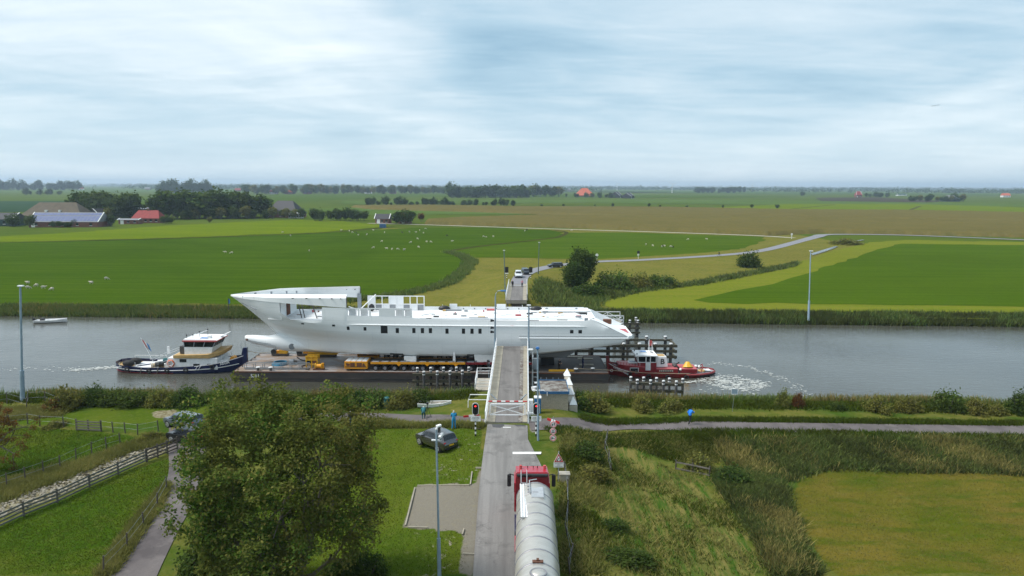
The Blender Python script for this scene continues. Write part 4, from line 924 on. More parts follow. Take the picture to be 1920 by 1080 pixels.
# ================================================================ barge
mat('barge_side', (0.030, 0.029, 0.030), 0.7, (0.075, 0.058, 0.048), 0.55, stretch=(0.35, 1, 1.6), lo=0.4, hi=0.66, bmp=0.2)
mat('barge_deck', (0.20, 0.145, 0.105), 0.75, (0.265, 0.255, 0.26), 0.42, stretch=(0.7, 1.1, 1), lo=0.46, hi=0.58)
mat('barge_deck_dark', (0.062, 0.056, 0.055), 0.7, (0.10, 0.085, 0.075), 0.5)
mat('rust', (0.16, 0.060, 0.030), 0.9, (0.09, 0.045, 0.03), 2)
mat('yellow', (0.72, 0.40, 0.015), 0.45, (0.58, 0.31, 0.015), 2.2)
mat('orange_yellow', (0.76, 0.33, 0.010), 0.45, (0.62, 0.26, 0.010), 1.8)
mat('dark_red', (0.22, 0.010, 0.016), 0.45, (0.16, 0.01, 0.014), 2)
mat('navy', (0.006, 0.012, 0.060), 0.25, (0.010, 0.020, 0.085), 1.2, coat=0.3)
mat('navy_light', (0.02, 0.09, 0.22), 0.3)
mat('tug_red', (0.24, 0.010, 0.012), 0.35, (0.13, 0.010, 0.009), 1.3, coat=0.2)
mat('tug_pink', (0.46, 0.10, 0.11), 0.6, (0.34, 0.065, 0.07), 1.6)
mat('ochre', (0.52, 0.34, 0.13), 0.6, (0.38, 0.24, 0.09), 1.6)
mat('tyre', (0.015, 0.015, 0.016), 0.8)
mat('rim_grey', (0.30, 0.30, 0.32), 0.4, metal=0.3)
mat('deck_white', (0.70, 0.71, 0.72), 0.6, (0.58, 0.58, 0.58), 1.5)
mat('deck_grey', (0.30, 0.32, 0.34), 0.7)
mat('hose_blue', (0.02, 0.20, 0.34), 0.6)
mat('rope', (0.45, 0.36, 0.24), 0.9)
mat('orange', (0.75, 0.14, 0.03), 0.5)
mat('skeg_grey', (0.24, 0.26, 0.28), 0.55, (0.20, 0.215, 0.23), 0.6)
mat('tape_red', (0.55, 0.10, 0.10), 0.6)
BN, BF, BL, BR, BZ = 92.2, 102.2, -37.1, 12.9, -2.2
bg_ = thing('barge', 'long flat black steel barge carrying the white yacht', 'barge', (0, 0, 0))
mb = MB(); mb.prof([(BL + 0.9, -4.6), (BR - 0.9, -4.6), (BR, -3.3), (BR, BZ - 0.02), (BL, BZ - 0.02), (BL, -3.3)], BN, BF); mb.build('hull', 'barge_side', bg_)
mb = MB(); mb.box((BL, BN, BZ - 0.018), (2.0, BF, BZ)); mb.build('deck_plate', 'barge_deck', bg_)
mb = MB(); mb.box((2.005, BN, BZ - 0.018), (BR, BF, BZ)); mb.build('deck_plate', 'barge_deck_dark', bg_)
for a, b in (((BL, BN - 0.03, BZ - 0.12), (BR, BN - 0.002, BZ + 0.05)), ((BL, BF + 0.002, BZ - 0.12), (BR, BF + 0.03, BZ + 0.05)), ((BL - 0.03, BN, BZ - 0.12), (BL - 0.002, BF, BZ + 0.05)), ((BR + 0.002, BN, BZ - 0.12), (BR + 0.03, BF, BZ + 0.05))):
    mb = MB(); mb.box(a, b); mb.build('deck_edge', 'rust', bg_)
for x in np.arange(BL + 4.9, BR - 1, 6.1):
    mb = MB(); mb.box((x, BN - 0.025, -3.5), (x + 0.16, BN - 0.003, BZ - 0.13)); mb.build('side_rib', 'barge_side', bg_)
mb = MB(); mb.box((BL + 0.6, BN - 0.04, -3.12), (BR - 0.5, BN - 0.004, -3.04)); mb.build('rubbing_strake', 'barge_side', bg_)
text('lettering', 'SS11', 0.62, (-34.2, BN - 0.045, -2.78), (R(90), 0, 0), 'white_clean', bg_, 0.008, bold=0.01)
for i in range(6):
    mb = MB(); mb.cyl((BL + 0.25, BN + 1.0 + i * 1.6, BZ), (BL + 0.25, BN + 1.0 + i * 1.6, BZ + 0.2), 0.09); mb.build('edge_stud', 'dark_steel', bg_)
for x, y in ((-34.0, 92.75), (-32.3, 92.75), (8.6, 92.8), (10.9, 93.1)):
    bt = MB(); bt.cyl((x, y, BZ), (x, y, BZ + 0.42), 0.17, n=12); bo = bt.build('bollard', 'dark_steel', bg_); mb = MB(); mb.cyl((x, y, BZ + 0.421), (x, y, BZ + 0.5), 0.27, n=12); mb.build('bollard_cap', 'white_paint', bo)

# ---------------------------------------------------------------- gear on the barge deck
t = thing('gangway', 'grey aluminium gangway lying along the left end of the barge', 'gangway', (-36.0, 93.3, BZ + 0.02))
for y in (0, 0.75):
    for z in (0.05, 0.75): mb = MB(); mb.bar((0, y, z), (8.6, y, z), 0.07, 0.07); mb.build('rail', 'grey_steel', t)
    for k in range(8): mb = MB(); mb.bar((k * 8.6 / 7, y, 0.05), (k * 8.6 / 7, y, 0.75), 0.06, 0.06, up=(0, 1, 0)); mb.build('post', 'grey_steel', t)
mb = MB(); mb.box((0, 0.05, 0.03), (8.6, 0.70, 0.08)); mb.build('tread', 'dark_steel', t)
t = thing('hose_coil', 'coil of blue hose on the rusty barge deck', 'hose', (-32.2, 96.0, BZ))
for k in range(4): mb = MB(); mb.torus((0.05 * k, 0, 0.07 + 0.1 * k), 0.95 - 0.04 * k, 0.07, 'z', 22, 6); mb.build('hose_loop', 'hose_blue', t, smooth=50)
t = thing('pump_set', 'small dark pump set beside the blue hose coil', 'pump', (-30.3, 96.2, BZ))
mb = MB(); mb.box((-0.5, -0.35, 0.0), (0.5, 0.35, 0.12)); mb.build('skid', 'grey_steel', t)
mb = MB(); mb.cyl((-0.45, 0, 0.45), (0.1, 0, 0.45), 0.3, n=12); mb.build('motor', 'grey_steel', t); mb = MB(); mb.cyl((0.11, 0, 0.4), (0.5, 0, 0.4), 0.26, 0.18, n=12); mb.build('pump_body', 'dark_steel', t)
t = thing('winch_frame', 'bright yellow winch frame standing on the barge deck', 'winch', (-27.2, 94.7, BZ))
for x in (-0.75, 0.0, 0.75):
    for y in (-0.4, 0.6): mb = MB(); mb.bar((x, y, 0.0), (x, y, 1.6), 0.14, 0.14, up=(0, 1, 0)); mb.build('upright', 'yellow', t)
for z in (0.55, 1.1, 1.6):
    for y in (-0.4, 0.6): mb = MB(); mb.bar((-0.82, y, z), (0.82, y, z), 0.13, 0.13); mb.build('cross_bar', 'yellow', t)
mb = MB(); mb.box((-0.72, -0.3, 1.15), (0.72, 0.5, 1.5)); mb.build('top_panel', 'yellow', t)
mb = MB(); mb.cyl((-0.6, 0.1, 0.8), (0.6, 0.1, 0.8), 0.24, n=12); mb.build('drum', 'dark_steel', t)
for x, c in ((-0.38, 'glass_dark'), (0.38, 'rust')): mb = MB(); mb.box((x - 0.25, -0.45, 0.62), (x + 0.25, -0.41, 1.02)); mb.build('panel', c, t)
t = thing('yellow_winch', 'low yellow mooring winch at the near edge of the barge', 'winch', (-26.0, 93.4, BZ))
mb = MB(); mb.box((-0.7, -0.4, 0), (0.7, 0.4, 0.2)); mb.build('base_frame', 'rust', t); mb = MB(); mb.cyl((-0.4, 0, 0.5), (0.3, 0, 0.5), 0.28, n=14); mb.build('drum', 'orange_yellow', t)
for x in (-0.45, 0.35): mb = MB(); mb.cyl((x, 0, 0.5), (x + 0.08, 0, 0.5), 0.42, n=14); mb.build('flange', 'yellow', t)
mb = MB(); mb.box((0.45, -0.15, 0.2), (0.7, 0.15, 0.9)); mb.build('motor', 'orange_yellow', t)
def anchor_winch(x, y, label, l):
    t = thing('deck_winch', label, 'winch', (x, y, BZ), group='winches under the bow')
    mb = MB(); mb.box((0, -0.4, 0.1), (l, 0.4, 0.35)); mb.build('base_frame', 'dark_steel', t)
    mb = MB(); mb.cyl((0.3, -0.3, 0.62), (0.3, 0.3, 0.62), 0.4, n=14); mb.build('drum', 'black_paint', t)
    mb = MB(); mb.box((l * 0.45, -0.35, 0.35), (l * 0.95, 0.35, 0.95)); mb.build('motor_box', 'yellow', t, bevel=0.05)
    mb = MB(); mb.box((l * 0.25, -0.2, 0.35), (l * 0.42, 0.2, 0.8)); mb.build('gearbox', 'orange_yellow', t)
anchor_winch(-34.9, 101.2, 'yellow and black deck winch nearest the blue tug', 2.4)
anchor_winch(-31.2, 101.2, 'long yellow deck winch under the bulbous bow', 3.4)
t = thing('chock_beam', 'yellow steel chock beam on the barge below the bow thruster', 'beam', (-28.6, 100.6, BZ))
mb = MB(); mb.box((0, -0.5, 0.45), (3.4, 0.5, 0.95)); mb.build('beam', 'yellow', t); mb = MB(); mb.box((0.2, -0.4, 0.0), (3.2, 0.4, 0.44)); mb.build('footing', 'dark_steel', t)
t = thing('deck_hose', 'black hose snaking over the barge deck by the yellow frame', 'hose', (0, 0, BZ))
mb = MB(); mb.tube([(-31.0, 100.2, 0.08), (-30.0, 98.6, 0.06), (-28.6, 97.6, 0.06), (-27.9, 96.2, 0.06), (-28.8, 95.0, 0.06), (-28.2, 93.6, 0.06), (-27.2, 93.0, 0.06)], 0.07); mb.build('hose', 'tyre', t, smooth=50)
t = thing('deck_planks', 'pale boards lying on the dark aft deck of the barge', 'planks', (9.0, 99.0, BZ))
for k, (x, y, l) in enumerate(((0, 2.2, 2.6), (1.6, 1.0, 2.2), (1.4, -2.4, 2.0))): mb = MB(); mb.box((x - l / 2, y - 0.35, 0.02), (x + l / 2, y + 0.35, 0.10)); mb.build('plank', 'concrete_pale', t)
t = thing('yellow_beam', 'long yellow lifting beam at the near edge of the aft barge deck', 'beam', (5.0, 93.0, BZ))
mb = MB(); mb.bar((0, 0, 0.12), (3.4, 0.1, 0.12), 0.3, 0.2); mb.build('beam', 'yellow', t); mb = MB(); mb.torus((3.9, 0.2, 0.38), 0.34, 0.07, 'y', 16, 6); mb.build('end_ring', 'dark_steel', t)

# ---------------------------------------------------------------- modular transporters
def spmt(label, x0, y0, n, m, group='modular transporters under the hull', ppu=None):
    t = thing('modular_transporter', label, 'transporter', (x0, y0, BZ), group=group)
    L = n * 1.27; W = 2.4
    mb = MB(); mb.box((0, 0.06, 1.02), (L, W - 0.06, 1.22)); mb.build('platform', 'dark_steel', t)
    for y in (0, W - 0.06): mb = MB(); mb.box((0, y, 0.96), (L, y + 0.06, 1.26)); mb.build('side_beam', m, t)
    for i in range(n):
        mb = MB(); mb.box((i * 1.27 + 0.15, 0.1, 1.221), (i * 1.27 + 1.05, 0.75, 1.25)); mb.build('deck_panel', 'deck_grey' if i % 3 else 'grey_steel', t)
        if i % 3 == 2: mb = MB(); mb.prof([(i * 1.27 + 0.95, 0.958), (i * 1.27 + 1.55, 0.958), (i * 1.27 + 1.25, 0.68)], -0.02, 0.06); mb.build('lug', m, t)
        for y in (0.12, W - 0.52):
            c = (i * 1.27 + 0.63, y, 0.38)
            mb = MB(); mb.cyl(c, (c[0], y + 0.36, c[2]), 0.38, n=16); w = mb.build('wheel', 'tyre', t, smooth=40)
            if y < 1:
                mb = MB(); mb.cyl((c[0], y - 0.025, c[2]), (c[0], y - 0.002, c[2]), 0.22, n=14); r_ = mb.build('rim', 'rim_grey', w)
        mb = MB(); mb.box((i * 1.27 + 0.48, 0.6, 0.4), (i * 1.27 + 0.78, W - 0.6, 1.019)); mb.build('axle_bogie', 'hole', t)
    if ppu:
        p = thing('power_pack', ppu, 'power pack', (x0 - 3.5, y0, BZ), group='transporter power packs')
        mb = MB(); mb.box((0, 0, 0.28), (3.1, 2.4, 1.28)); mb.build('housing', 'orange_yellow', p, bevel=0.04)
        for k in range(4): mb = MB(); mb.box((0.12 + k * 0.73, 0.15, 1.281), (0.75 + k * 0.73, 2.25, 1.33)); mb.build('roof_hatch', 'deck_white', p)
        mb = MB(); mb.box((0.12, -0.02, 0.52), (2.95, -0.003, 0.62)); mb.build('stripe', 'rust', p)
        for a, b in ((0.8, 1.4), (1.65, 2.35)): mb = MB(); mb.box((a, -0.03, 0.64), (b, -0.004, 1.12)); mb.build('grille', 'rust', p)
        mb = MB(); mb.prof([(0.2, 1.1), (0.75, 1.0), (0.7, 0.72), (0.28, 0.72)], -0.028, -0.004); mb.build('decal', 'rust', p)
        mb = MB(); mb.prof([(2.4, 0.64), (2.85, 0.64), (2.6, 1.1), (2.45, 0.95)], -0.028, -0.004); mb.build('decal', 'rust', p)
        mb = MB(); mb.bar((3.15, 0.8, 0.8), (3.48, 0.8, 1.1), 0.12, 0.12); mb.bar((3.15, 1.6, 0.8), (3.48, 1.6, 1.1), 0.12, 0.12); mb.build('coupling', 'dark_steel', p)
        mb = MB(); mb.box((0.2, 0.3, 0.0), (0.7, 2.1, 0.27)); mb.box((2.3, 0.3, 0.0), (2.8, 2.1, 0.27)); mb.build('skid', 'dark_steel', p)
spmt('near line of orange sided multi wheel transporter under the hull', -18.9, 92.75, 10, 'orange_yellow', ppu='orange power pack at the near edge of the barge deck')
spmt('dark red multi wheel transporter coupled behind the orange one', -6.1, 92.75, 7, 'dark_red')
spmt('far line of orange sided transporter in the shadow under the keel', -18.6, 99.3, 10, 'orange_yellow', ppu='orange power pack on the far side beneath the hull')
spmt('dark red transporter in the shadow under the far side of the hull', -5.8, 99.3, 7, 'dark_red')
def cradle(name, label, x, y, poly, m, w, top=None):
    t = thing(name, label, 'cradle', (x, y, BZ + 1.27), group='hull cradles')
    mb = MB(); mb.prof(poly, 0, w); mb.build('cradle_block', m, t)
    if top: mb = MB(); mb.box(*top); mb.build('cradle_pad', 'ochre', t)
    mb = MB(); mb.box((poly[0][0], -0.06, 0.0), (poly[0][0] + 0.25, -0.005, 0.2)); mb.build('foot_clamp', 'grey_steel', t)
cradle('hull_cradle', 'white box cradle on the orange transporter', -14.45, 93.1, [(0, 0), (1.6, 0), (1.6, 0.62), (0, 0.62)], 'white_clean', 1.0)
cradle('hull_cradle', 'narrow upright white cradle arm on the orange transporter', -7.9, 92.9, [(0, -0.3), (0.36, -0.3), (0.36, 0.1), (0.30, 1.35), (0.1, 1.35), (0, 0.1)], 'white_clean', 0.8)
cradle('hull_cradle', 'big flared white cradle box with beige pad on the red transporter', -5.1, 93.0, [(0.2, 0.02), (3.0, 0.02), (3.05, 1.35), (0, 1.35)], 'white_clean', 2.0, ((-0.05, -0.05, 1.351), (3.1, 2.05, 1.55)))
for k, x in enumerate((-12, -3, 5)):
    t = thing('keel_block', ('steel keel block under the fore part of the hull', 'steel keel block under the middle of the hull', 'steel keel block under the aft part of the hull')[k], 'cradle', (x, 97.2, BZ), group='keel blocks')
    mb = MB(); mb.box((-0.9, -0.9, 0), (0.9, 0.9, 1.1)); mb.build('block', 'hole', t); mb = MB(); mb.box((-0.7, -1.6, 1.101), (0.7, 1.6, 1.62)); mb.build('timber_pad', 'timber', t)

# ================================================================ yacht hull
yt = thing('yacht_hull', 'unfinished white superyacht hull with bulbous bow on the barge', 'yacht', (0, 97.2, 0))
def crow(pts):
    X = [p[0] for p in pts]; B = [p[1] for p in pts]; Zz = [p[2] for p in pts]
    def f(x):
        x = np.clip(x, X[0], X[-1])
        # smooth (pchip-like) interpolation
        def pc(Y):
            X_, Y_ = np.array(X, float), np.array(Y, float); h = np.diff(X_); d = np.diff(Y_) / h
            m = np.zeros(len(X_)); m[0], m[-1] = d[0], d[-1]
            for i in range(1, len(X_) - 1):
                m[i] = 0 if d[i - 1] * d[i] <= 0 else (h[i - 1] + h[i]) * 1.0 / (h[i - 1] / d[i] + h[i] / d[i - 1]) if False else 2 * d[i - 1] * d[i] / (d[i - 1] + d[i])
            i = np.clip(np.searchsorted(X_, x) - 1, 0, len(h) - 1); t = (x - X_[i]) / h[i]
            return (2 * t ** 3 - 3 * t * t + 1) * Y_[i] + (t ** 3 - 2 * t * t + t) * h[i] * m[i] + (-2 * t ** 3 + 3 * t * t) * Y_[i + 1] + (t ** 3 - t * t) * h[i] * m[i + 1]
        return x, pc(B), pc(Zz)
    return f
def lrow(pts):
    X = [p[0] for p in pts]
    def f(x):
        x = np.clip(x, X[0], X[-1]); return x, np.interp(x, X, [p[1] for p in pts]), np.interp(x, X, [p[2] for p in pts])
    return f
rows = [
 crow([(-32.4, 0.02, 0.4), (-31, 0.02, -0.15), (-27, 0.02, -0.50), (-18, 0.02, -0.60), (-8, 0.02, -0.62), (1, 0.02, -0.5), (8, 0.02, 0.45), (14.6, 0.02, 1.45)]),
 crow([(-32.4, 0.06, 0.7), (-31, 0.55, 0.05), (-27, 1.1, -0.38), (-18, 1.9, -0.52), (-8, 2.3, -0.55), (1, 2.3, -0.42), (8, 2.6, 0.45), (14.6, 2.8, 1.45)]),
 crow([(-32.4, 0.08, 1.1), (-31, 0.75, 0.6), (-27, 1.9, 0.05), (-20, 3.0, -0.15), (-10, 3.8, -0.2), (1, 3.95, 0.0), (8, 4.0, 0.65), (14.6, 3.9, 1.5)]),
 crow([(-32.5, 0.09, 1.6), (-31, 0.78, 1.25), (-27, 2.05, 0.75), (-20, 3.45, 0.45), (-10, 4.25, 0.4), (1, 4.35, 0.55), (8, 4.35, 1.0), (14.6, 4.2, 1.7)]),
 crow([(-33.2, 0.10, 2.5), (-31, 0.95, 2.1), (-27, 2.35, 1.75), (-20, 3.75, 1.45), (-10, 4.40, 1.2), (1, 4.5, 1.25), (8, 4.5, 1.5), (14.8, 4.35, 2.0)]),
 crow([(-36.2, 0.12, 5.15), (-33.5, 1.75, 4.0), (-31, 2.55, 3.45), (-26, 3.8, 3.15), (-20, 4.4, 2.8), (-10, 4.58, 2.25), (1, 4.6, 2.1), (8, 4.6, 2.15), (15.6, 4.4, 2.45)]),
 crow([(-37.6, 0.12, 6.3), (-35, 1.9, 5.7), (-31, 3.3, 4.75), (-26, 4.25, 4.25), (-20, 4.55, 4.15), (-10, 4.62, 4.08), (1, 4.62, 4.05), (9, 4.60, 4.05), (12.6, 4.55, 3.85), (15.6, 4.42, 2.55)]),
 lrow([(-38.87, 0.06, 7.25), (-36.5, 1.75, 7.15), (-33, 3.15, 6.95), (-31.02, 3.60, 6.86), (-31.0, 3.60, 5.62), (-29.55, 3.80, 4.62), (-25.2, 4.32, 4.70), (-25.18, 4.32, 6.42), (-21.92, 4.48, 6.36), (-21.90, 4.48, 5.40), (-15.5, 4.50, 5.15), (-7, 4.50, 4.86), (2.8, 4.50, 4.75), (9.6, 4.46, 4.80), (10.6, 4.44, 4.95), (11.2, 4.44, 4.72), (14.2, 4.42, 3.15), (15.6, 4.40, 2.60)]),
]
colx = sorted(set(list(np.arange(-38.87, 15.61, 0.55)) + [-31.02, -31.0, -29.55, -25.2, -25.18, -21.92, -21.90, 9.6, 10.6, 11.2, 14.2, 14.6, 15.6]))
def hullpt(k, x):
    X, B, Zz = rows[k](x); return np.array([float(X), float(B), float(Zz)])
FARTOP = lrow([(-38.87, 0.06, 7.25), (-36.5, 1.75, 7.15), (-33, 3.15, 6.95), (-31.02, 3.60, 6.86), (-31.0, 3.60, 4.75), (-25.2, 4.32, 4.75), (-15.5, 4.50, 4.80), (-7, 4.50, 4.80), (2.8, 4.50, 4.75), (9.6, 4.46, 4.80), (10.6, 4.44, 4.95), (11.2, 4.44, 4.72), (14.2, 4.42, 3.15), (15.6, 4.40, 2.60)])
for side, nm in ((-1, 'hull_side'), (1, 'hull_side')):
    P = []
    for x in colx:
        c = [hullpt(k, x) for k in range(len(rows))]; line = []
        if side == 1: c[7] = np.array([float(v) for v in FARTOP(x)])
        for k in range(5):          # rounded bilge
            p0, p1, p2, p3 = c[max(k - 1, 0)], c[k], c[k + 1], c[min(k + 2, 5)]
            for t in (0, 0.5):
                q = 0.5 * ((2 * p1) + (-p0 + p2) * t + (2 * p0 - 5 * p1 + 4 * p2 - p3) * t * t + (-p0 + 3 * p1 - 3 * p2 + p3) * t ** 3)
                line.append((q[0], q[1] * side, q[2]))
        for t in (0, 0.33, 0.66): q = c[5] + (c[6] - c[5]) * t; line.append((q[0], q[1] * side, q[2]))
        for t in (0, 0.5, 1): q = c[6] + (c[7] - c[6]) * t; line.append((q[0], q[1] * side, q[2]))
        P.append(line)
    mb = MB(); mb.grid(P, flip=(side == 1)); mb.build(nm, 'white_yacht', yt, smooth=22)
# bulbous bow
def ring(x, cz, ry, rz, n=20): return [(x, ry * math.cos(2 * math.pi * i / n), cz + rz * math.sin(2 * math.pi * i / n)) for i in range(n + 1)]
bs = [(-37.25, 1.40, 0.03, 0.03), (-37.18, 1.38, 0.22, 0.22), (-36.9, 1.30, 0.42, 0.40), (-36.2, 1.15, 0.58, 0.56), (-35.2, 0.98, 0.70, 0.68), (-34, 0.82, 0.80, 0.80), (-33, 0.80, 0.98, 1.0), (-32, 0.74, 1.16, 1.15), (-30.5, 0.62, 1.40, 1.18), (-28.5, 0.45, 1.62, 1.0), (-26.5, 0.15, 1.6, 0.7)]
mb = MB(); mb.grid([ring(*b) for b in bs], flip=True); bo = mb.build('bulbous_bow', 'white_yacht', yt, smooth=50)
for k in range(4):
    mb = MB(); mb.tube([(-36.9 + 0.25 * k, -0.50 - 0.05 * k, 1.15 - 0.2 * k), (-35.2, -0.74, 0.86 - 0.19 * k), (-32.6, -0.92 - 0.02 * k, 0.52 - 0.15 * k)], 0.03); mb.build('bulb_batten', 'skeg_grey', bo)
mb = MB(); mb.cyl((-36.85, -0.40, 1.15), (-36.7, -0.54, 1.12), 0.16, n=10); mb.build('tow_eye', 'rust', bo)
mb = MB(); mb.cyl((-30.35, -1.2, 0.40), (-30.25, -1.50, 0.40), 0.42, n=18); mb.build('thruster_tunnel', 'skeg_grey', yt)
# transom, decks
mb = MB(); sec = [hullpt(k, 14.6) for k in range(5)] + [hullpt(5, 14.8)]
mb.grid([[(p[0] + 0.02, -p[1], p[2]), (p[0] + 0.02, p[1], p[2])] for p in sec]); mb.build('transom', 'white_yacht', yt)
def deckpoly(x0, x1, z, k, inset=0.05, n=24):
    xs = np.linspace(x0, x1, n); a = []
    for x in xs:
        b = hullpt(k, x); a.append((x, max(0.02, b[1] - inset)))
    return [(x, -b) for x, b in a] + [(x, b) for x, b in a[::-1]]
mb = MB(); mb.prism(deckpoly(-33.0, 10.9, 0, 6, 0.15), 4.42, 4.55); mb.build('main_deck', 'deck_white', yt)
mb = MB(); mb.prism(deckpoly(-38.3, -29.6, 0, 6, 0.0), 6.85, 6.98); mb.build('fore_deck', 'white_yacht', yt)
mb = MB(); mb.prism([(11.0, -4.4), (14.9, -4.35), (15.9, -4.0), (16.3, -3.0), (16.3, 3.0), (15.9, 4.0), (14.9, 4.35), (11.0, 4.4)], 2.28, 2.62); mb.build('swim_platform', 'white_yacht', yt)
mb = MB(); mb.box((15.0, -1.9, 2.621), (16.0, 1.0, 2.66)); mb.build('platform_patch', 'tug_pink', yt)
mb = MB(); mb.prof([(10.6, 2.6), (13.4, 2.6), (11.2, 4.95), (10.6, 4.95)], -3.6, 3.6); mb.build('stern_block', 'white_yacht', yt)
for s in (-1, 1):
    mb = MB(); mb.add([(10.5, s * 4.44, 5.0), (11.2, s * 4.44, 4.75), (15.6, s * 4.40, 2.63), (10.5, s * 3.55, 5.15), (11.4, s * 3.55, 4.95), (15.9, s * 3.7, 2.85)], [(0, 1, 4, 3), (1, 2, 5, 4)] if s < 0 else [(3, 4, 1, 0), (4, 5, 2, 1)]); mb.build('stern_flange', 'white_yacht', yt)
    mb = MB(); mb.add([(10.5, s * 3.55, 5.15), (11.4, s * 3.55, 4.95), (15.9, s * 3.7, 2.85), (15.6, s * 3.6, 2.63), (10.5, s * 3.5, 2.63)], [(0, 1, 2, 3, 4)]); mb.build('stern_wing', 'white_yacht', yt)
    # knuckle strake along the topside, rubbing strake aft
    mb = MB(); mb.tube([(x, s * (hullpt(6, x)[1] + 0.02), hullpt(6, x)[2]) for x in np.linspace(-21.8, 9.9, 22)], [0.01] + [0.09] * 20 + [0.01]); mb.build('knuckle_strake', 'white_yacht', yt, smooth=50)
    mb = MB(); mb.tube([(x, s * (hullpt(5, x)[1] + (0.05)), 2.45 + 0.0 * x) for x in np.linspace(1.0, 15.5, 14)], 0.10); mb.build('rubbing_strake', 'white_yacht', yt, smooth=50)
    mb = MB(); mb.tube([(x, s * (hullpt(5, x)[1] + (0.05)), 2.72) for x in np.linspace(1.0, 15.3, 14)], 0.035); mb.build('rubbing_bead', 'skeg_grey', yt, smooth=50)
# side wings of the foreship
def wing(s, x_from=-38.87):
    P = []; xs = np.linspace(-38.87, -21.9, 26)
    for x in xs:
        b = float(rows[7](x)[1]) if x < -31 else float(np.interp(x, [-31, -21.9], [3.62, 4.50]))
        k = min(1.0, (x + 38.87) / 2.5); zl = float(np.interp(x, [-38.87, -31, -21.9], [7.2, 6.88, 6.40])); zb = float(np.interp(x, [-38.87, -34, -21.9], [7.32, 7.50, 7.68]))
        zt_ = float(np.interp(x, [-38.87, -33, -21.9], [7.42, 7.90, 8.08])); b = max(b, 0.05)
        o = b + 0.03; i = max(0.02, o - 0.55 * k); ii = max(0.01, o - 0.30 * k)
        P.append([(x, s * o, zl), (x, s * o, zb), (x, s * i, zt_), (x, s * max(0.005, i - 0.12 * k), zt_), (x, s * ii * 0.995, zb - 0.02), (x, s * ii * 0.99, zl), (x, s * o, zl)])
    return P
for s in (-1, 1):
    mb = MB(); P = wing(s); mb.grid(P, flip=(s > 0)); mb.add(P[-1][:6], [(0, 1, 2, 3, 4, 5)]); w = mb.build('foreship_wing', 'white_yacht', yt, smooth=25)
    for x, wd in ((-36.3, 0.75), (-34.4, 0.85), (-32.4, 0.75), (-30.9, 0.42)):
        q = P[min(range(len(P)), key=lambda i: abs(P[i][4][0] - x))]
        b = abs(q[4][1]); mb = MB(); mb.box((x - wd / 2, s * b - 0.04, 7.12), (x + wd / 2, s * b + 0.04, 7.47)); mb.build('fairlead', 'grey_steel', w)
    for x in (-29, -27.2, -25.4, -23.8, -22.6): mb = MB(); mb.cyl((x, s * 4.6, 7.62), (x, s * 4.02, 7.60), 0.07, n=8); mb.build('bolt_hole', 'hole', w)
mb = MB(); mb.box((-22.25, 3.9, 4.56), (-21.75, 4.3, 7.0)); mb.build('wing_post', 'grey_steel', yt)
mb = MB(); mb.add([(-21.87, 4.0, 7.0), (-21.87, 4.6, 6.4), (-21.87, 4.6, 7.7), (-21.87, 4.05, 8.08)], [(0, 1, 2, 3)]); mb.build('wing_end', 'dark_steel', yt)
mb = MB(); mb.add([(-21.88, -4.58, 6.42), (-21.88, -4.58, 7.68), (-21.88, -4.0, 8.06), (-21.88, -4.15, 6.42)], [(0, 1, 2, 3)]); mb.build('wing_end', 'hole', yt)
mb = MB(); mb.prism([(-31.0, -3.4), (-30.9, -3.4), (-30.9, 3.4), (-31.0, 3.4)], 4.55, 6.84); mb.build('collision_bulkhead', 'white_yacht', yt)
mb = MB(); mb.box((-30.88, -1.2, 4.7), (-30.85, 0.4, 6.6)); mb.build('bulkhead_opening', 'rust', yt)
for p, q, c in (((-28.6, -2.0, 4.56), (-29.3, -1.2, 6.7), 'dark_steel'), ((-28.2, -1.9, 4.56), (-28.9, -1.1, 6.7), 'dark_steel'), ((-26.4, -2.4, 4.56), (-27.1, -2.2, 6.6), 'dark_steel'), ((-29.2, -1.2, 6.5), (-26.5, 1.5, 5.2), 'dark_steel'), ((-21.9, -3.0, 6.3), (-21.0, 1.0, 5.0), 'white_clean'), ((-19.6, 3.9, 6.9), (-21.5, 1.0, 5.0), 'white_clean')):
    mb = MB(); mb.bar(p, q, 0.10, 0.10); mb.build('brace', c, yt)
# deck-side walls with openings
def wallbox(x0, x1, z0, z1, y, name='side_wall', m='white_yacht', th=0.08): mb = MB(); mb.box((x0, y - th / 2, z0), (x1, y + th / 2, z1)); return mb.build(name, m, yt)
wallbox(-21.9, -13.3, 6.20, 6.36, -4.4, 'wall_head'); wallbox(-21.9, -13.3, 4.56, 5.30, -4.4, 'wall_foot')
for a, b in ((-21.9, -21.75), (-20.4, -20.2), (-18.9, -18.7), (-17.6, -15.5), (-14.55, -14.3), (-13.45, -13.3)): wallbox(a, b, 5.301, 6.199, -4.4, 'wall_panel')
for a in (-21.7, -20.15, -15.45, -14.25):
    mb = MB(); mb.box((a, -3.9, 4.6), (a + 0.85, -3.2, 6.1)); mb.build('inner_partition', 'deck_white', yt)
for x in np.linspace(-20.8, -12.7, 9): mb = MB(); mb.box((x - 0.06, 4.25, 4.56), (x + 0.06, 4.37, 6.62)); mb.build('frame_post', 'white_yacht', yt)
for z in (5.45, 6.62): mb = MB(); mb.box((-20.86, 4.24, z - 0.05), (-12.64, 4.38, z + 0.05)); mb.build('frame_rail', 'white_yacht', yt)
xs_ = np.linspace(-20.8, -12.7, 9)
for i in range(8):
    mb = MB(); mb.box((xs_[i] + 0.07, 4.30, 4.57), (xs_[i + 1] - 0.07, 4.34, 5.39)); mb.build('frame_panel', 'deck_grey' if i % 2 else 'white_yacht', yt)
    if i in (0, 3, 4): mb = MB(); mb.box((xs_[i] + 0.07, 4.30, 5.51), (xs_[i + 1] - 0.07, 4.34, 6.56)); mb.build('frame_panel', 'white_yacht', yt)
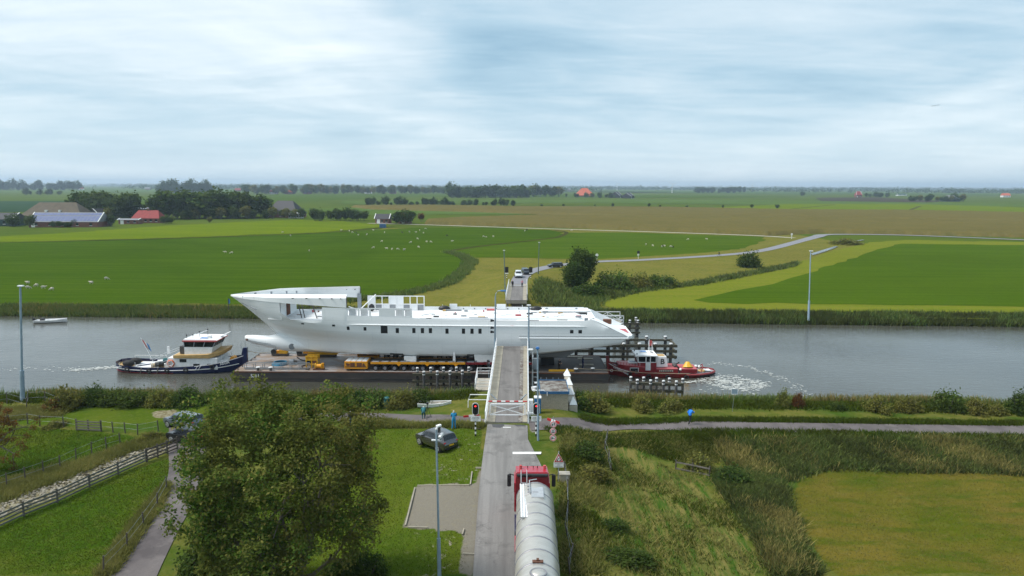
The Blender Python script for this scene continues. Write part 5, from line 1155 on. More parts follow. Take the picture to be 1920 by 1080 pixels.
for s in (1,):
    mb = MB(); mb.box((-12.6, s * 4.3 - 0.05, 4.56), (10.4, s * 4.3 + 0.05, 5.12)); bw = mb.build('side_bulwark', 'white_yacht', yt)
    for x in np.arange(-7, 7, 1.6): mb = MB(); mb.cyl((x, 4.24, 4.86), (x, 4.2, 4.86), 0.08, n=8); mb.build('porthole', 'hole', bw)
mb = MB(); mb.box((-9.0, 4.0, 4.8), (-7.9, 4.2, 5.55)); mb.build('deck_box', 'white_yacht', yt)
mb = MB(); mb.box((-2.2, 4.0, 4.8), (-0.9, 4.2, 5.55)); mb.build('deck_box', 'white_yacht', yt)
# low superstructure stubs on deck
mb = MB(); mb.prof([(-13.2, 4.56), (9.8, 4.56), (9.0, 4.86), (-12.2, 4.80)], -2.9, 3.2); mb.build('deck_house_stub', 'white_yacht', yt)
mb = MB(); mb.prism([(0.5, -3.6), (10.4, -3.6), (10.4, 4.1), (3.0, 4.1)], 4.57, 4.60); mb.build('deck_insert', 'white_yacht', yt)
mb = MB(); mb.add([(3.0, 4.2, 4.6), (4.5, 3.9, 5.05), (10.9, 3.9, 5.12), (11.4, 4.2, 4.6), (3.0, 1.5, 4.87), (4.5, 1.2, 5.05), (10.9, 1.2, 5.12), (11.4, 1.5, 4.87)], [(0, 1, 2, 3), (1, 5, 6, 2), (0, 4, 5, 1), (3, 2, 6, 7), (4, 7, 6, 5)]); mb.build('aft_house', 'white_yacht', yt)
mb = MB(); mb.prof([(4.6, 0), (9.5, 0), (9.2, 0.2), (8.9, 0.03), (5.2, 0.03), (5.0, 0.2)], 2.6, 2.75)
for i in range(len(mb.v)): mb.v[i] = (mb.v[i][0], mb.v[i][1], mb.v[i][2] + 5.12)
mb.build('handrail', 'grey_steel', yt)
for x in (-20.05, -9.7, 3.5): mb = MB(); mb.ball((x, 3.4 if x > -12 else 3.0, 5.15 if x < -12 else 5.0), (0.85, 0.45, 0.42) if x > -12 else (0.45, 0.2, 0.55), 12, 8); mb.build('covered_gear', 'black_paint', yt, smooth=60)
for a, b, c in (((-12.1, -3.9, 4.56), (-11.2, -3.4, 4.75), 'deck_grey'), ((-9.6, 2.4, 4.86), (-7.2, 2.9, 4.98), 'skeg_grey'), ((-3.6, 2.7, 4.86), (-2.5, 3.4, 5.02), 'tape_red'), ((-4.6, -2.6, 4.86), (-3.6, -2.0, 4.9), 'ochre'), ((-11.4, -4.3, 4.9), (-10.7, -4.2, 5.05), 'dark_steel'), ((2.2, -4.1, 4.56), (3.6, -3.8, 4.72), 'dark_steel'), ((6.0, -4.25, 4.8), (7.4, -4.15, 4.9), 'concrete'), ((-0.2, -4.66, 3.98), (0.3, -4.64, 4.14), 'tape_red'), ((12.9, 1.0, 3.3), (14.0, 1.8, 3.9), 'rust'), ((-5.8, -3.0, 4.86), (-3.2, -2.9, 4.93), 'deck_grey')):
    mb = MB(); mb.box(a, b); mb.build('deck_fitting', c, yt)
for x in (9.9, 10.75): mb = MB(); mb.box((x - 0.22, -4.02, 4.72), (x + 0.25, -3.95, 5.08)); mb.build('stern_window', 'grey_steel', yt)
for x, y, z in ((-13, -2.0, 4.85), (-12.4, -1.0, 4.86), (-15, -3.0, 4.58), (-1.6, -1.4, 4.87), (1.4, -2.4, 4.87), (-6.2, 0.4, 4.87), (5.6, -2.0, 4.87)):
    mb = MB(); mb.tube([(x, y, z), (x + 0.6, y + 0.1, z + 0.03), (x + 0.9, y + 0.9, z + 0.02), (x + 1.6, y + 1.0, z + 0.02)], 0.025); mb.build('cable', 'grey_steel', yt)
for x in (-18.2, -16.2, -10.0, -6.0, 1.5): mb = MB(); mb.cyl((x, 3.9, 4.6), (x, 3.9, 5.5), 0.03, n=5); mb.build('stanchion', 'white_clean', yt)
# hull openings
for (x, z, w, h) in ((-27.95, 4.10, 0.40, 0.20), (-23.7, 3.98, 0.40, 0.26), (-21.75, 3.64, 0.36, 0.48), (-19.5, 3.58, 0.36, 0.48), (-15.2, 3.38, 0.42, 0.68), (-13.0, 3.39, 0.42, 0.68), (-11.86, 3.39, 0.42, 0.68), (-10.8, 3.40, 0.42, 0.68), (-8.6, 3.34, 0.42, 0.68), (-6.41, 3.35, 0.42, 0.68), (-5.28, 3.35, 0.42, 0.68), (-4.22, 3.36, 0.42, 0.68), (7.95, 3.35, 0.46, 0.46), (9.08, 3.35, 0.46, 0.46), (-16.95, 3.5, 0.90, 1.02)):
    for s in (-1, 1):
        def yy(x, z):
            a, b = hullpt(5, x), hullpt(6, x); t = (z - a[2]) / (b[2] - a[2]); return (a[1] + (b[1] - a[1]) * t)
        o_ = []
        for d in (0.012, -0.10):
            o_ += [(x - w / 2, s * (yy(x - w / 2, z - h / 2) + d), z - h / 2), (x + w / 2, s * (yy(x + w / 2, z - h / 2) + d), z - h / 2), (x + w / 2, s * (yy(x + w / 2, z + h / 2) + d), z + h / 2), (x - w / 2, s * (yy(x - w / 2, z + h / 2) + d), z + h / 2)]
        mb = MB(); mb.add(o_, [(0, 1, 2, 3), (7, 6, 5, 4), (0, 4, 5, 1), (1, 5, 6, 2), (2, 6, 7, 3), (3, 7, 4, 0)]); wdw = mb.build('hull_opening' if w > 0.8 else 'window', 'hole', yt)
for a, b in (((-17.9, -4.55, 3.98), (-16.1, -4.60, 3.98)), ): pass
for x0, x1, zz_ in ((-16.4, -14.6, -0.1), (-6.0, -0.2, 0.05)):
    P = []
    for x in np.linspace(x0, x1, 6):
        a, b = hullpt(2, x), hullpt(3, x); P.append([(x, -(a[1] * 0.9 + 0.03), a[2] - 0.12), (x, -(a[1] + 0.10), a[2] + 0.05), (x, -(a[1] * 0.55 + b[1] * 0.45 + 0.14), a[2] * 0.55 + b[2] * 0.45)])
    mb = MB(); mb.grid(P); mb.build('bottom_opening', 'hole', yt)
mb = MB(); P = []
for x in np.linspace(-33.8, -32.6, 5):
    P.append([tuple(hullpt(4, x + 0.6) * [1, -1, 1] + [0, -0.06, 0.5]), tuple(hullpt(4, x) * [1, -1, 1] + [-0.0, -0.05, 1.2])])
mb.grid(P); mb.build('anchor_pocket', 'skeg_grey', yt)
mb = MB(); mb.tube([(-37.4 + 0.35 * i, -(hullpt(6, -37.4 + 0.35 * i)[1] + 0.05), hullpt(6, -37.4 + 0.35 * i)[2] + 0.12) for i in range(9)], [0.03, 0.07, 0.04, 0.08, 0.05, 0.09, 0.07, 0.10, 0.04]); mb.build('bow_seam', 'deck_grey', yt)
mb = MB(); mb.prof([(-2, -0.75), (7.3, -0.75), (9.2, 0.62), (1.0, -0.45)], -0.5, 0.5); mb.build('skeg', 'skeg_grey', yt)
for s in (-1, 1):
    mb = MB(); mb.add([(0.5, s * 3.2, -0.2), (9.1, s * 3.0, 0.60), (7.4, s * 2.4, -0.72), (0.5, s * 2.4, -0.72), (0.5, s * 2.0, -0.3), (9.1, s * 2.0, 0.6), (7.4, s * 1.9, -0.72), (0.5, s * 1.9, -0.72)], [(0, 1, 2, 3), (4, 7, 6, 5), (1, 5, 6, 2), (2, 6, 7, 3)]); mb.build('propeller_pocket', 'skeg_grey', yt)

# ================================================================ tugs
def boat(root, st, zk, hull_m, deck_m, zdeck, bul=0.5, wl=-3.6, cap_m=None, bot_m=None, smooth=35):
    """st: (x, half breadth, sheer z, half breadth at waterline)"""
    for s in (-1, 1):
        P = [[(x, s * 0.01, zk), (x, s * bw * 0.8, wl - 0.35), (x, s * bw, wl + 0.05), (x, s * (bw * 0.45 + b * 0.55), (wl + zs) / 2), (x, s * b, zs)] for x, b, zs, bw in st]
        mb = MB(); mb.grid(P, flip=(s > 0)); mb.build('hull', hull_m, root, smooth=smooth)
        Q = [[(x, s * b, zs), (x, s * max(0.01, b - 0.1), zs), (x, s * max(0.01, b - 0.12), zs - bul)] for x, b, zs, bw in st]
        mb = MB(); mb.grid(Q, flip=(s > 0)); mb.build('bulwark', cap_m or hull_m, root)
    mb = MB(); mb.grid([[(x, -max(0.005, b - 0.12), zs - bul), (x, 0, zs - bul + 0.03), (x, max(0.005, b - 0.12), zs - bul)] for x, b, zs, bw in st], flip=False); mb.build('deck', deck_m, root)
    e = st[0]; mb = MB(); mb.add([(e[0], -e[1], e[2]), (e[0], e[1], e[2]), (e[0], e[3], wl), (e[0], 0, zk), (e[0], -e[3], wl)], [(0, 1, 2, 3, 4)]); mb.build('stern_plate', hull_m, root)
def side_line(root, st, f, off, r, m, name, x0=-1e9, x1=1e9, s=-1, wl=-3.6):
    pts = []
    for x, b, zs, bw in st:
        if x0 <= x <= x1:
            z = wl + (zs - wl) * f; bb = bw + (b - bw) * (0.05 + f * 0.95); pts.append((x, s * (bb + off), z))
    mb = MB(); mb.tube(pts, r); mb.build(name, m, root, smooth=60)
tb = thing('tugboat', 'navy blue tug with white wheelhouse pushing at the barge bow end', 'tugboat', (0, 98.5, 0), group='tugboats')
ST = [(-55.8, 0.9, -2.30, 0.5), (-55.4, 1.6, -2.38, 1.0), (-54.6, 2.1, -2.48, 1.6), (-53, 2.4, -2.62, 2.1), (-50.5, 2.5, -2.75, 2.4), (-47, 2.5, -2.70, 2.45), (-44, 2.48, -2.5, 2.35), (-42, 2.35, -2.28, 2.1), (-40.5, 1.95, -2.05, 1.5), (-39.3, 1.35, -1.8, 0.9), (-38.5, 0.75, -1.6, 0.45), (-38.0, 0.25, -1.45, 0.12), (-37.85, 0.08, -1.4, 0.06)]
boat(tb, ST, -4.4, 'navy', 'ochre', 0, 0.42)
for s in (-1, 1):
    side_line(tb, ST, 0.52, 0.05, 0.055, 'white_clean', 'white_strake', s=s, x0=-55.5, x1=-38.2); side_line(tb, ST, 0.97, 0.03, 0.04, 'white_clean', 'gunwale_line', s=s, x0=-44.5); side_line(tb, ST, 0.10, 0.04, 0.05, 'dark_red', 'boot_line', s=s, x1=-46)
mb = MB(); mb.prof([(-38.2, -3.6), (-37.55, -3.4), (-37.45, -0.35), (-38.0, -0.35), (-38.25, -1.2)], -0.28, 0.28); mb.build('stem_post', 'navy', tb, bevel=0.06)
mb = MB(); mb.cyl((-37.75, 0, -0.35), (-37.75, 0, 0.55), 0.03); mb.tube([(-38.1, 0, -0.9), (-38.4, 0, 0.0), (-38.2, 0, 0.4)], 0.03); mb.build('jackstaff', 'grey_steel', tb)
text('lettering', 'AEGIR', 0.46, (-40.0, -1.92, -2.2), (R(86), R(-9), R(24)), 'white_clean', tb, 0.008, bold=0.008)
for dx in (0, 0.4):
    mb = MB(); mb.bar((-43.9 + dx, -2.53, -3.05), (-43.5 + dx, -2.57, -2.45), 0.05, 0.12, up=(0, 1, 0)); mb.build('hull_stripe', 'white_clean', tb)
for z in (-2.75, -2.95): mb = MB(); mb.box((-55.0, -2.15, z), (-54.3, -2.10, z + 0.08)); mb.build('stern_stripe', 'white_clean', tb)
for x in (-51.5, -49.2): mb = MB(); mb.bar((x, -2.58, -3.5), (x + 0.2, -2.62, -2.75), 0.1, 0.12, up=(0, 1, 0)); mb.build('fender_strop', 'timber_grey', tb)
# deckhouse
mb = MB(); mb.box((-47.9, -2.05, -3.1), (-41.0, 2.05, -1.45)); dh = mb.build('deck_house', 'white_paint', tb, bevel=0.05)
for x in (-46.2, ): mb = MB(); mb.box((x, -2.075, -2.05), (x + 0.95, -2.052, -1.6)); mb.build('window', 'glass_dark', dh)
for x in (-44.3, -42.4): mb = MB(); mb.box((x, -2.10, -2.6), (x + 0.85, -2.052, -2.25)); mb.build('window', 'glass_dark', dh)
mb = MB(); mb.add([(-47.0, -2.2, -1.44), (-42.0, -2.25, -1.44), (-40.3, -1.3, -1.0), (-40.3, 1.3, -1.0), (-42.0, 2.25, -1.44), (-47.0, 2.2, -1.44), (-47.0, -2.2, -1.05), (-42.2, -2.3, -0.9), (-40.0, -1.3, -0.35), (-40.0, 1.3, -0.35), (-42.2, 2.3, -0.9), (-47.0, 2.2, -1.05)], [(0, 1, 7, 6), (1, 2, 8, 7), (2, 3, 9, 8), (3, 4, 10, 9), (4, 5, 11, 10), (5, 0, 6, 11), (6, 7, 8, 9, 10, 11)]); mb.build('visor_band', 'ochre', tb)
def wheelhouse(root, x0, x1, y, z0, zs, ze, rake, roof_m, body_m, n):
    mb = MB(); mb.prof([(x0, z0), (x1, z0), (x1 + rake * 0.4, zs), (x0, zs)], -y, y); wh = mb.build('wheelhouse', body_m, root)
    mb = MB(); mb.prof([(x0 + 0.05, zs + 0.001), (x1 + rake * 0.4 - 0.05, zs + 0.001), (x1 + rake - 0.05, ze), (x0 + 0.05, ze)], -y + 0.05, y - 0.05); mb.build('glazing', 'glass_dark', wh)
    for s in (-1, 1):
        for i in range(n + 1):
            f = i / n; a = x0 + (x1 + rake * 0.4 - x0) * f; b = x0 + (x1 + rake - x0) * f
            mb = MB(); mb.bar((a, s * (y - 0.02), zs), (b, s * (y - 0.02), ze), 0.09, 0.09, up=(0, 1, 0)); mb.build('mullion', 'grey_steel', wh)
    for k in (-0.5, 0, 0.5): mb = MB(); mb.bar((x1 + rake * 0.4 - 0.02, k * y, zs), (x1 + rake - 0.02, k * y, ze), 0.09, 0.09, up=(0, 1, 0)); mb.build('mullion', 'grey_steel', wh)
    return wh
wh = wheelhouse(tb, -45.6, -41.9, 1.75, -1.04, 0.05, 0.82, 0.7, 'white_clean', 'white_paint', 3)
mb = MB(); mb.prof([(-45.75, 0.83), (-41.0, 0.83), (-40.9, 1.0), (-45.75, 1.0)], -1.95, 1.95); mb.build('roof_edge', 'tape_red', wh)
mb = MB(); mb.prof([(-45.7, 1.001), (-40.95, 1.001), (-41.2, 1.12), (-45.6, 1.16)], -1.85, 1.85); mb.build('roof', 'white_clean', wh)
mb = MB(); mb.box((-43.6, -1.2, 1.161), (-42.5, -0.5, 1.19)); mb.build('roof_mark', 'lamp_blue', wh)
mb = MB(); mb.bar((-41.3, 0.4, 1.15), (-40.0, 0.6, 1.75), 0.7, 0.08); mb.build('roof_fin', 'white_clean', wh)
mb = MB(); mb.bar((-45.4, -0.9, 1.25), (-43.2, 0.6, 1.95), 0.08, 0.08); mb.build('mast', 'white_paint', wh)
for p in ((-45.5, -1.0, 1.5), (-44.8, -0.6, 1.5), (-44.1, 0.0, 1.8), (-43.2, 0.6, 2.0)): mb = MB(); mb.cyl((p[0], p[1], 1.1), p, 0.03); mb.cyl(p, (p[0], p[1], p[2] + 0.18), 0.08); mb.build('roof_lamp', 'black_paint', wh)
mb = MB(); mb.box((-42.6, -1.0, 1.16), (-42.2, -0.4, 1.5)); mb.build('search_light', 'white_clean', wh)
mb = MB(); mb.box((-46.3, -1.6, -0.95), (-45.65, -1.0, 0.1)); mb.build('vent_trunk', 'dark_steel', tb)
mb = MB(); mb.torus((-47.4, -2.14, -2.2), 0.42, 0.11, 'y', 18, 8); lb_ = mb.build('lifebuoy', 'orange', tb, smooth=60); mb = MB(); mb.torus((-47.4, -2.20, -2.2), 0.42, 0.07, 'y', 5, 6); mb.build('lifebuoy_band', 'white_clean', lb_)
for y in (-1.6, -0.7):
    for z in (0.5, 0.95): mb = MB(); mb.bar((-50.2, y, -2.2 + z * 0.6), (-46.3, y, -0.6 + z * 0.6), 0.05, 0.05); mb.build('stair_rail', 'white_paint', tb)
mb = MB(); mb.bar((-49.8, -1.15, -2.6), (-46.4, -1.15, -1.2), 0.9, 0.08); mb.build('stair', 'grey_steel', tb)
mb = MB(); mb.prof([(-48.5, -3.0), (-47.9, -3.0), (-47.9, -1.6), (-48.3, -2.3), (-48.5, -2.4)], -1.8, 1.8); mb.build('engine_casing', 'deck_white', tb)
mb = MB(); mb.box((-53.2, -1.7, -3.05), (-49.4, 1.7, -2.88)); mb.build('aft_hatch', 'deck_white', tb)
for y in (-0.9, 0.5): mb = MB(); mb.ball((-53.6 + y * 0.2, y - 0.3, -2.45), (0.85, 0.55, 0.48), 14, 8); mb.build('ball_fender', 'tyre', tb, smooth=60)
for p, c in (((-49.7, -1.4, -2.6), 'dark_steel'), ((-49.1, -1.5, -2.5), 'black_paint'), ((-48.9, -0.6, -2.2), 'teal'), ((-50.2, -1.5, -2.75), 'rope'), ((-49.5, -1.0, -2.35), 'white_clean')):
    mb = MB(); mb.cyl((p[0] - 0.3, p[1], p[2]), (p[0] + 0.3, p[1] + 0.3, p[2]), 0.36, n=10); mb.build('towing_winch', c, tb)
mb = MB(); mb.tube([(-52.6, -1.3, -2.82), (-51.8, -0.6, -2.80), (-51.2, 0.0, -2.82), (-50.3, 0.5, -2.82)], 0.07); mb.build('tow_rope', 'navy', tb)
mb = MB(); mb.bar((-50.9, 0, -2.6), (-52.6, 0.2, 0.9), 0.05, 0.05); fl = mb.build('flag_staff', 'white_paint', tb)
for k, c in enumerate(('tape_red', 'white_clean', 'lamp_blue')):
    mb = MB(); mb.add([(-52.55 + 0.35 * k, 0.2, 0.75 - 0.25 * k), (-52.2 + 0.35 * k, 0.2, 0.50 - 0.30 * k), (-51.55 + 0.2 * k, 0.2, -0.75 - 0.2 * k), (-51.85 + 0.15 * k, 0.2, -0.5 - 0.1 * k)], [(0, 1, 2, 3)]); mb.build('flag_stripe', c, fl)
for i in range(5): a = -0.9 + 0.45 * i; mb = MB(); mb.cyl((-40.6 + 0.12 * i, -1.4 + 0.6 * i, -2.2), (-40.6 + 0.12 * i, -1.4 + 0.6 * i, -1.2), 0.03); mb.build('stanchion', 'white_paint', tb)
mb = MB(); mb.tube([(-40.6, -1.4, -1.2), (-40.1, 0, -1.15), (-40.1, 1.0, -1.2)], 0.03); mb.build('rail', 'white_paint', tb)
mb = MB(); mb.box((-41.0, -1.4, -2.3), (-39.9, 0.9, -1.95)); mb.build('fore_hatch', 'white_paint', tb)
mb = MB(); mb.cyl((-39.5, -0.5, -1.9), (-39.5, 0.5, -1.9), 0.32, n=12); mb.build('anchor_winch', 'orange_yellow', tb)
mb = MB(); mb.box((-52.3 + 3.0, 0.9, -1.6), (-49.0, 1.1, -0.5)); mb.build('rail_panel', 'white_paint', tb)

rt = thing('tugboat', 'dark red tug with white funnel lettered B at the barge stern end', 'tugboat', (0, 97.1, 0), group='tugboats')
# built pointing to -x like the other: x grows aft
SR = [(13.55, 0.06, -1.75, 0.04), (13.75, 0.35, -1.85, 0.15), (14.3, 0.95, -2.1, 0.5), (15.2, 1.55, -2.40, 1.1), (16.5, 1.95, -2.68, 1.65), (18.5, 2.15, -2.9, 2.0), (21, 2.2, -3.0, 2.1), (24, 2.15, -3.02, 2.05), (26, 1.95, -2.98, 1.75), (27.3, 1.5, -2.92, 1.2), (28.1, 0.9, -2.88, 0.6), (28.4, 0.45, -2.86, 0.3)]
boat(rt, SR[::-1], -4.3, 'tug_red', 'deck_grey', 0, 0.22, cap_m='tug_red')
for s in (-1, 1):
    side_line(rt, SR, 0.80, 0.06, 0.10, 'tug_pink', 'rubbing_strake', s=s, x0=24); side_line(rt, SR, 0.86, 0.04, 0.04, 'white_paint', 'bow_line', s=s, x1=16.6)
    side_line(rt, SR, 0.35, 0.05, 0.13, 'tyre', 'stern_fender', s=s, x0=26)
mb = MB(); mb.prof([(13.9, -3.9), (13.4, -3.0), (13.15, -1.0), (13.55, -0.95), (13.75, -1.9), (14.2, -3.8)], -0.16, 0.16); mb.build('stem_post', 'tug_red', rt, bevel=0.04)
text('lettering', 'DONKEY-MAN', 0.36, (15.05, -1.70, -2.68), (R(84), R(17), R(-37)), 'white_clean', rt, 0.008)
mb = MB(); mb.torus((13.95, -0.62, -2.95), 0.17, 0.03, 'y', 14, 5); mb.build('hawse_ring', 'white_paint', rt)
mb = MB(); mb.add([(14.8, -0.9, -1.95), (15.6, -1.35, -2.0), (18.4, -1.75, -2.2), (18.4, 1.75, -2.2), (15.6, 1.35, -2.0), (14.8, 0.9, -1.95), (14.8, -0.9, -2.5), (15.6, -1.35, -2.8), (18.4, -1.75, -3.1), (18.4, 1.75, -3.1), (15.6, 1.35, -2.8), (14.8, 0.9, -2.5), (15.2, 0, -1.85), (18.4, 0, -2.0)],
       [(0, 1, 12), (1, 2, 13, 12), (12, 13, 3, 4), (12, 4, 5), (0, 12, 5)]); mb.build('fore_trunk_roof', 'tug_pink', rt)
mb = MB(); mb.add([(14.8, -0.9, -1.951), (15.6, -1.35, -2.001), (18.4, -1.75, -2.201), (18.4, 1.75, -2.201), (15.6, 1.35, -2.001), (14.8, 0.9, -1.951), (14.8, -0.9, -2.6), (15.6, -1.35, -2.9), (18.4, -1.75, -3.2), (18.4, 1.75, -3.2), (15.6, 1.35, -2.9), (14.8, 0.9, -2.6)],
       [(6, 7, 1, 0), (7, 8, 2, 1), (8, 9, 3, 2), (9, 10, 4, 3), (10, 11, 5, 4), (11, 6, 0, 5)]); tr = mb.build('fore_trunk', 'dark_red', rt)
mb = MB(); mb.box((16.4, -1.72, -2.78), (17.4, -1.64, -2.32)); mb.build('trunk_window', 'glass_dark', tr)
for a, b in (((16.3, -1.74, -2.31), (17.5, -1.66, -2.26)), ((16.3, -1.74, -2.84), (17.5, -1.66, -2.79)), ((16.3, -1.74, -2.789), (16.36, -1.66, -2.311)), ((17.44, -1.74, -2.789), (17.5, -1.66, -2.311))): mb = MB(); mb.box(a, b); mb.build('window_frame', 'deck_white', tr)
mb = MB(); mb.box((16.3, -0.6, -1.92), (17.4, 0.5, -1.80)); mb.build('skylight', 'white_paint', rt); mb = MB(); mb.box((16.45, -0.45, -1.799), (17.25, 0.35, -1.78)); mb.build('skylight_glass', 'pole_grey', rt)
mb = MB(); mb.prof([(17.5, -3.1), (20.0, -3.1), (20.0, -1.55), (17.45, -1.55)], -1.35, 1.35); wl_ = mb.build('wheelhouse', 'dark_red', rt)
mb = MB(); mb.prof([(17.5, -1.549), (19.95, -1.549), (19.95, -0.75), (17.3, -0.75)], -1.28, 1.28); mb.build('glazing', 'glass_dark', wl_)
for s in (-1, 1):
    for x, w in ((17.45, 0.12), (18.55, 0.12), (19.15, 0.12), (19.95, 0.12)): mb = MB(); mb.box((x - w / 2, s * 1.33 - 0.03, -1.548), (x + w / 2, s * 1.33 + 0.03, -0.74)); mb.build('mullion', 'deck_white', wl_)
    mb = MB(); mb.box((17.5, s * 1.36 - 0.03, -1.62), (19.98, s * 1.36 + 0.03, -1.52)); mb.build('sill', 'deck_white', wl_)
    mb = MB(); mb.box((18.5, s * 1.40 - 0.02, -2.7), (19.2, s * 1.40 + 0.02, -1.63)); mb.build('door', 'deck_white', wl_)
mb = MB(); mb.prof([(17.0, -0.72), (20.15, -0.72), (20.1, -0.56), (17.05, -0.50)], -1.6, 1.6); mb.build('roof', 'white_clean', wl_, bevel=0.04)
mb = MB(); mb.box((17.9, -0.1, -0.50), (18.9, 0.9, -0.42)); rh = mb.build('roof_hatch', 'white_paint', wl_); mb = MB(); mb.box((18.0, 0.0, -0.419), (18.8, 0.8, -0.40)); mb.build('hatch_glass', 'lamp_blue', rh)
for p in ((17.3, -1.2, -0.3), (17.3, 0.9, -0.25), (19.5, 0.2, -0.35), (19.6, -0.2, -0.4)): mb = MB(); mb.cyl((p[0], p[1], -0.56), p, 0.07); mb.build('roof_lamp', 'black_paint', wl_)
mb = MB(); mb.cyl((19.4, 1.2, -0.6), (19.4, 1.2, 1.1), 0.05); mb.cyl((19.9, 1.2, -0.6), (19.8, 1.2, 0.5), 0.04); mb.build('mast', 'white_paint', rt)
mb = MB(); mb.add([(19.45, 1.2, 0.2), (19.95, 1.25, 0.25), (19.8, 1.25, 0.95), (19.45, 1.2, 1.05)], [(0, 1, 2, 3)]); mb.build('flag', 'tape_red', rt)
mb = MB(); mb.prof([(20.15, -2.4), (21.75, -2.4), (21.5, -0.9), (20.15, -0.9)], -0.75, 0.75); fn = mb.build('funnel', 'white_clean', rt, bevel=0.06)
text('lettering', 'B', 1.05, (20.95, -0.775, -1.62), (R(90), 0, 0), 'black_paint', fn, 0.01, bold=0.02)
mb = MB(); mb.box((20.3, -0.5, -0.899), (21.3, 0.5, -0.82)); mb.build('funnel_top', 'ochre', fn)
mb = MB(); mb.box((20.05, -1.5, -3.1), (23.0, 1.5, -2.5)); ec = mb.build('engine_casing', 'dark_red', rt)
mb = MB(); mb.box((20.0, -1.52, -2.499), (23.0, 1.52, -2.44)); mb.build('casing_top', 'tug_pink', rt)
mb = MB(); mb.box((20.4, -1.54, -2.85), (22.3, -1.503, -2.6)); np_ = mb.build('name_plate', 'concrete_pale', ec)
for i in range(7): mb = MB(); mb.box((20.5 + i * 0.25, -1.556, -2.82), (20.65 + i * 0.25, -1.541, -2.64)); mb.build('plate_mark', 'dark_steel', np_)
mb = MB(); mb.box((23.4, -1.35, -3.05), (25.7, 1.35, -2.55)); mb.build('aft_hatch', 'dark_red', rt); mb = MB(); mb.box((23.4, -1.36, -2.549), (25.7, 1.36, -2.5)); mb.build('hatch_cover', 'tug_pink', rt)
mb = MB(); mb.cyl((24.6, -0.3, -2.5), (24.6, -0.1, -1.75), 0.75, 0.25, n=9); mb.build('yellow_cover', 'yellow', rt)
mb = MB(); mb.cyl((22.9, -0.7, -2.4), (22.9, 0.7, -2.4), 0.3, n=12); mb.bar((22.6, 0, -2.4), (23.4, -0.3, -1.8), 0.2, 0.2); mb.build('towing_hook', 'dark_steel', rt)
for x, y in ((23.4, -1.2), (26.0, 0.7), (26.4, 0.4)): mb = MB(); mb.ball((x, y, -2.6), 0.2); mb.build('fender_ball', 'white_clean', rt, smooth=60)
mb = MB(); mb.torus((26.5, -0.4, -2.95), 0.4, 0.12, 'z', 16, 6); mb.build('rope_coil', 'ochre', rt)
mb = MB(); mb.tube([(26.2, -1.4, -2.95), (26.6, -0.7, -2.3), (26.8, 0.4, -2.25), (26.5, 1.4, -2.95)], 0.07); mb.build('towing_bow', 'dark_red', rt)
mb = MB(); mb.box((27.0, -0.5, -2.98), (27.8, 0.5, -2.9)); mb.build('stern_hatch', 'white_paint', rt)
mb = MB(); mb.box((17.0, -1.98, -3.05), (17.4, -1.85, -2.6)); mb.build('hull_bitts', 'dark_steel', rt)
# mooring lines
for nm, lab, pts in (('mooring_rope', 'pale rope from the barge stern along the red tug side', [(8.6, 92.9, -1.75), (12.8, 93.6, -2.1), (18, 94.95, -2.85), (24.5, 94.9, -2.95)]), ('mooring_rope', 'thin rope from the blue tug stem to the barge winch', [(-37.6, 98.6, -0.9), (-36.2, 99.8, -1.5), (-34.9, 101.1, -1.6)])):
    mb = MB(); mb.tube(pts, 0.035); o = mb.build(nm, 'rope'); tag(o, lab, 'rope')

# ---------------------------------------------------------------- small boats
def small_boat(label, x0, y0, rz, L, B, m, inm, motor, wl, group='small boats'):
    t = thing('small_boat', label, 'boat', (x0, y0, wl), R(rz), group)
    st = [(u * L, B * b, h) for u, b, h in ((0, 0.40, 0.42), (0.25, 0.48, 0.42), (0.5, 0.5, 0.45), (0.75, 0.38, 0.52), (0.92, 0.16, 0.62), (1.0, 0.02, 0.68))]
    mb = MB(); mb.grid([[(x, -b, z), (x, -b * 0.8, 0.05), (x, 0, -0.12), (x, b * 0.8, 0.05), (x, b, z)] for x, b, z in st]); mb.add([(0, -0.4 * B, 0.42), (0, -0.32 * B, 0.05), (0, 0, -0.12), (0, 0.32 * B, 0.05), (0, 0.4 * B, 0.42)], [(0, 1, 2, 3, 4)]); mb.build('hull', m, t, smooth=40)
    mb = MB(); mb.grid([[(x, -b * 0.9, z - 0.02), (x, -b * 0.75, 0.14), (x, b * 0.75, 0.14), (x, b * 0.9, z - 0.02)] for x, b, z in st], flip=True); mb.build('inner_shell', inm, t)
    mb = MB(); mb.tube([(x, -b, z) for x, b, z in st] + [(x, b, z) for x, b, z in st[::-1]], 0.04); mb.build('gunwale', m, t)
    for u in (0.3, 0.6): mb = MB(); mb.box((u * L, -B * 0.4, 0.28), (u * L + 0.3, B * 0.4, 0.34)); mb.build('thwart', inm, t)
    if motor: mb = MB(); mb.box((-0.35, -0.2, 0.2), (-0.02, 0.2, 0.85)); mb.box((-0.25, -0.08, -0.5), (-0.1, 0.08, 0.199)); mb.build('outboard_motor', 'black_paint', t, bevel=0.05); mb = MB(); mb.box((1.0, -0.4, 0.15), (1.6, 0.4, 0.8)); mb.build('console', 'dark_steel', t, bevel=0.06)
    return t
p = (-90.22, 132.23, -3.6)
small_boat('white open motorboat moored under the far bank', p[0], p[1], 9, 5.6, 2.0, 'white_paint', 'deck_white', True, -3.55)
p = (-10.05, 73.94, -1.19)
small_boat('white rowing boat drawn up on the near bank beside the tripod', p[0], p[1], -2, 3.6, 1.15, 'white_paint', 'concrete_pale', False, p[2] + 0.12)

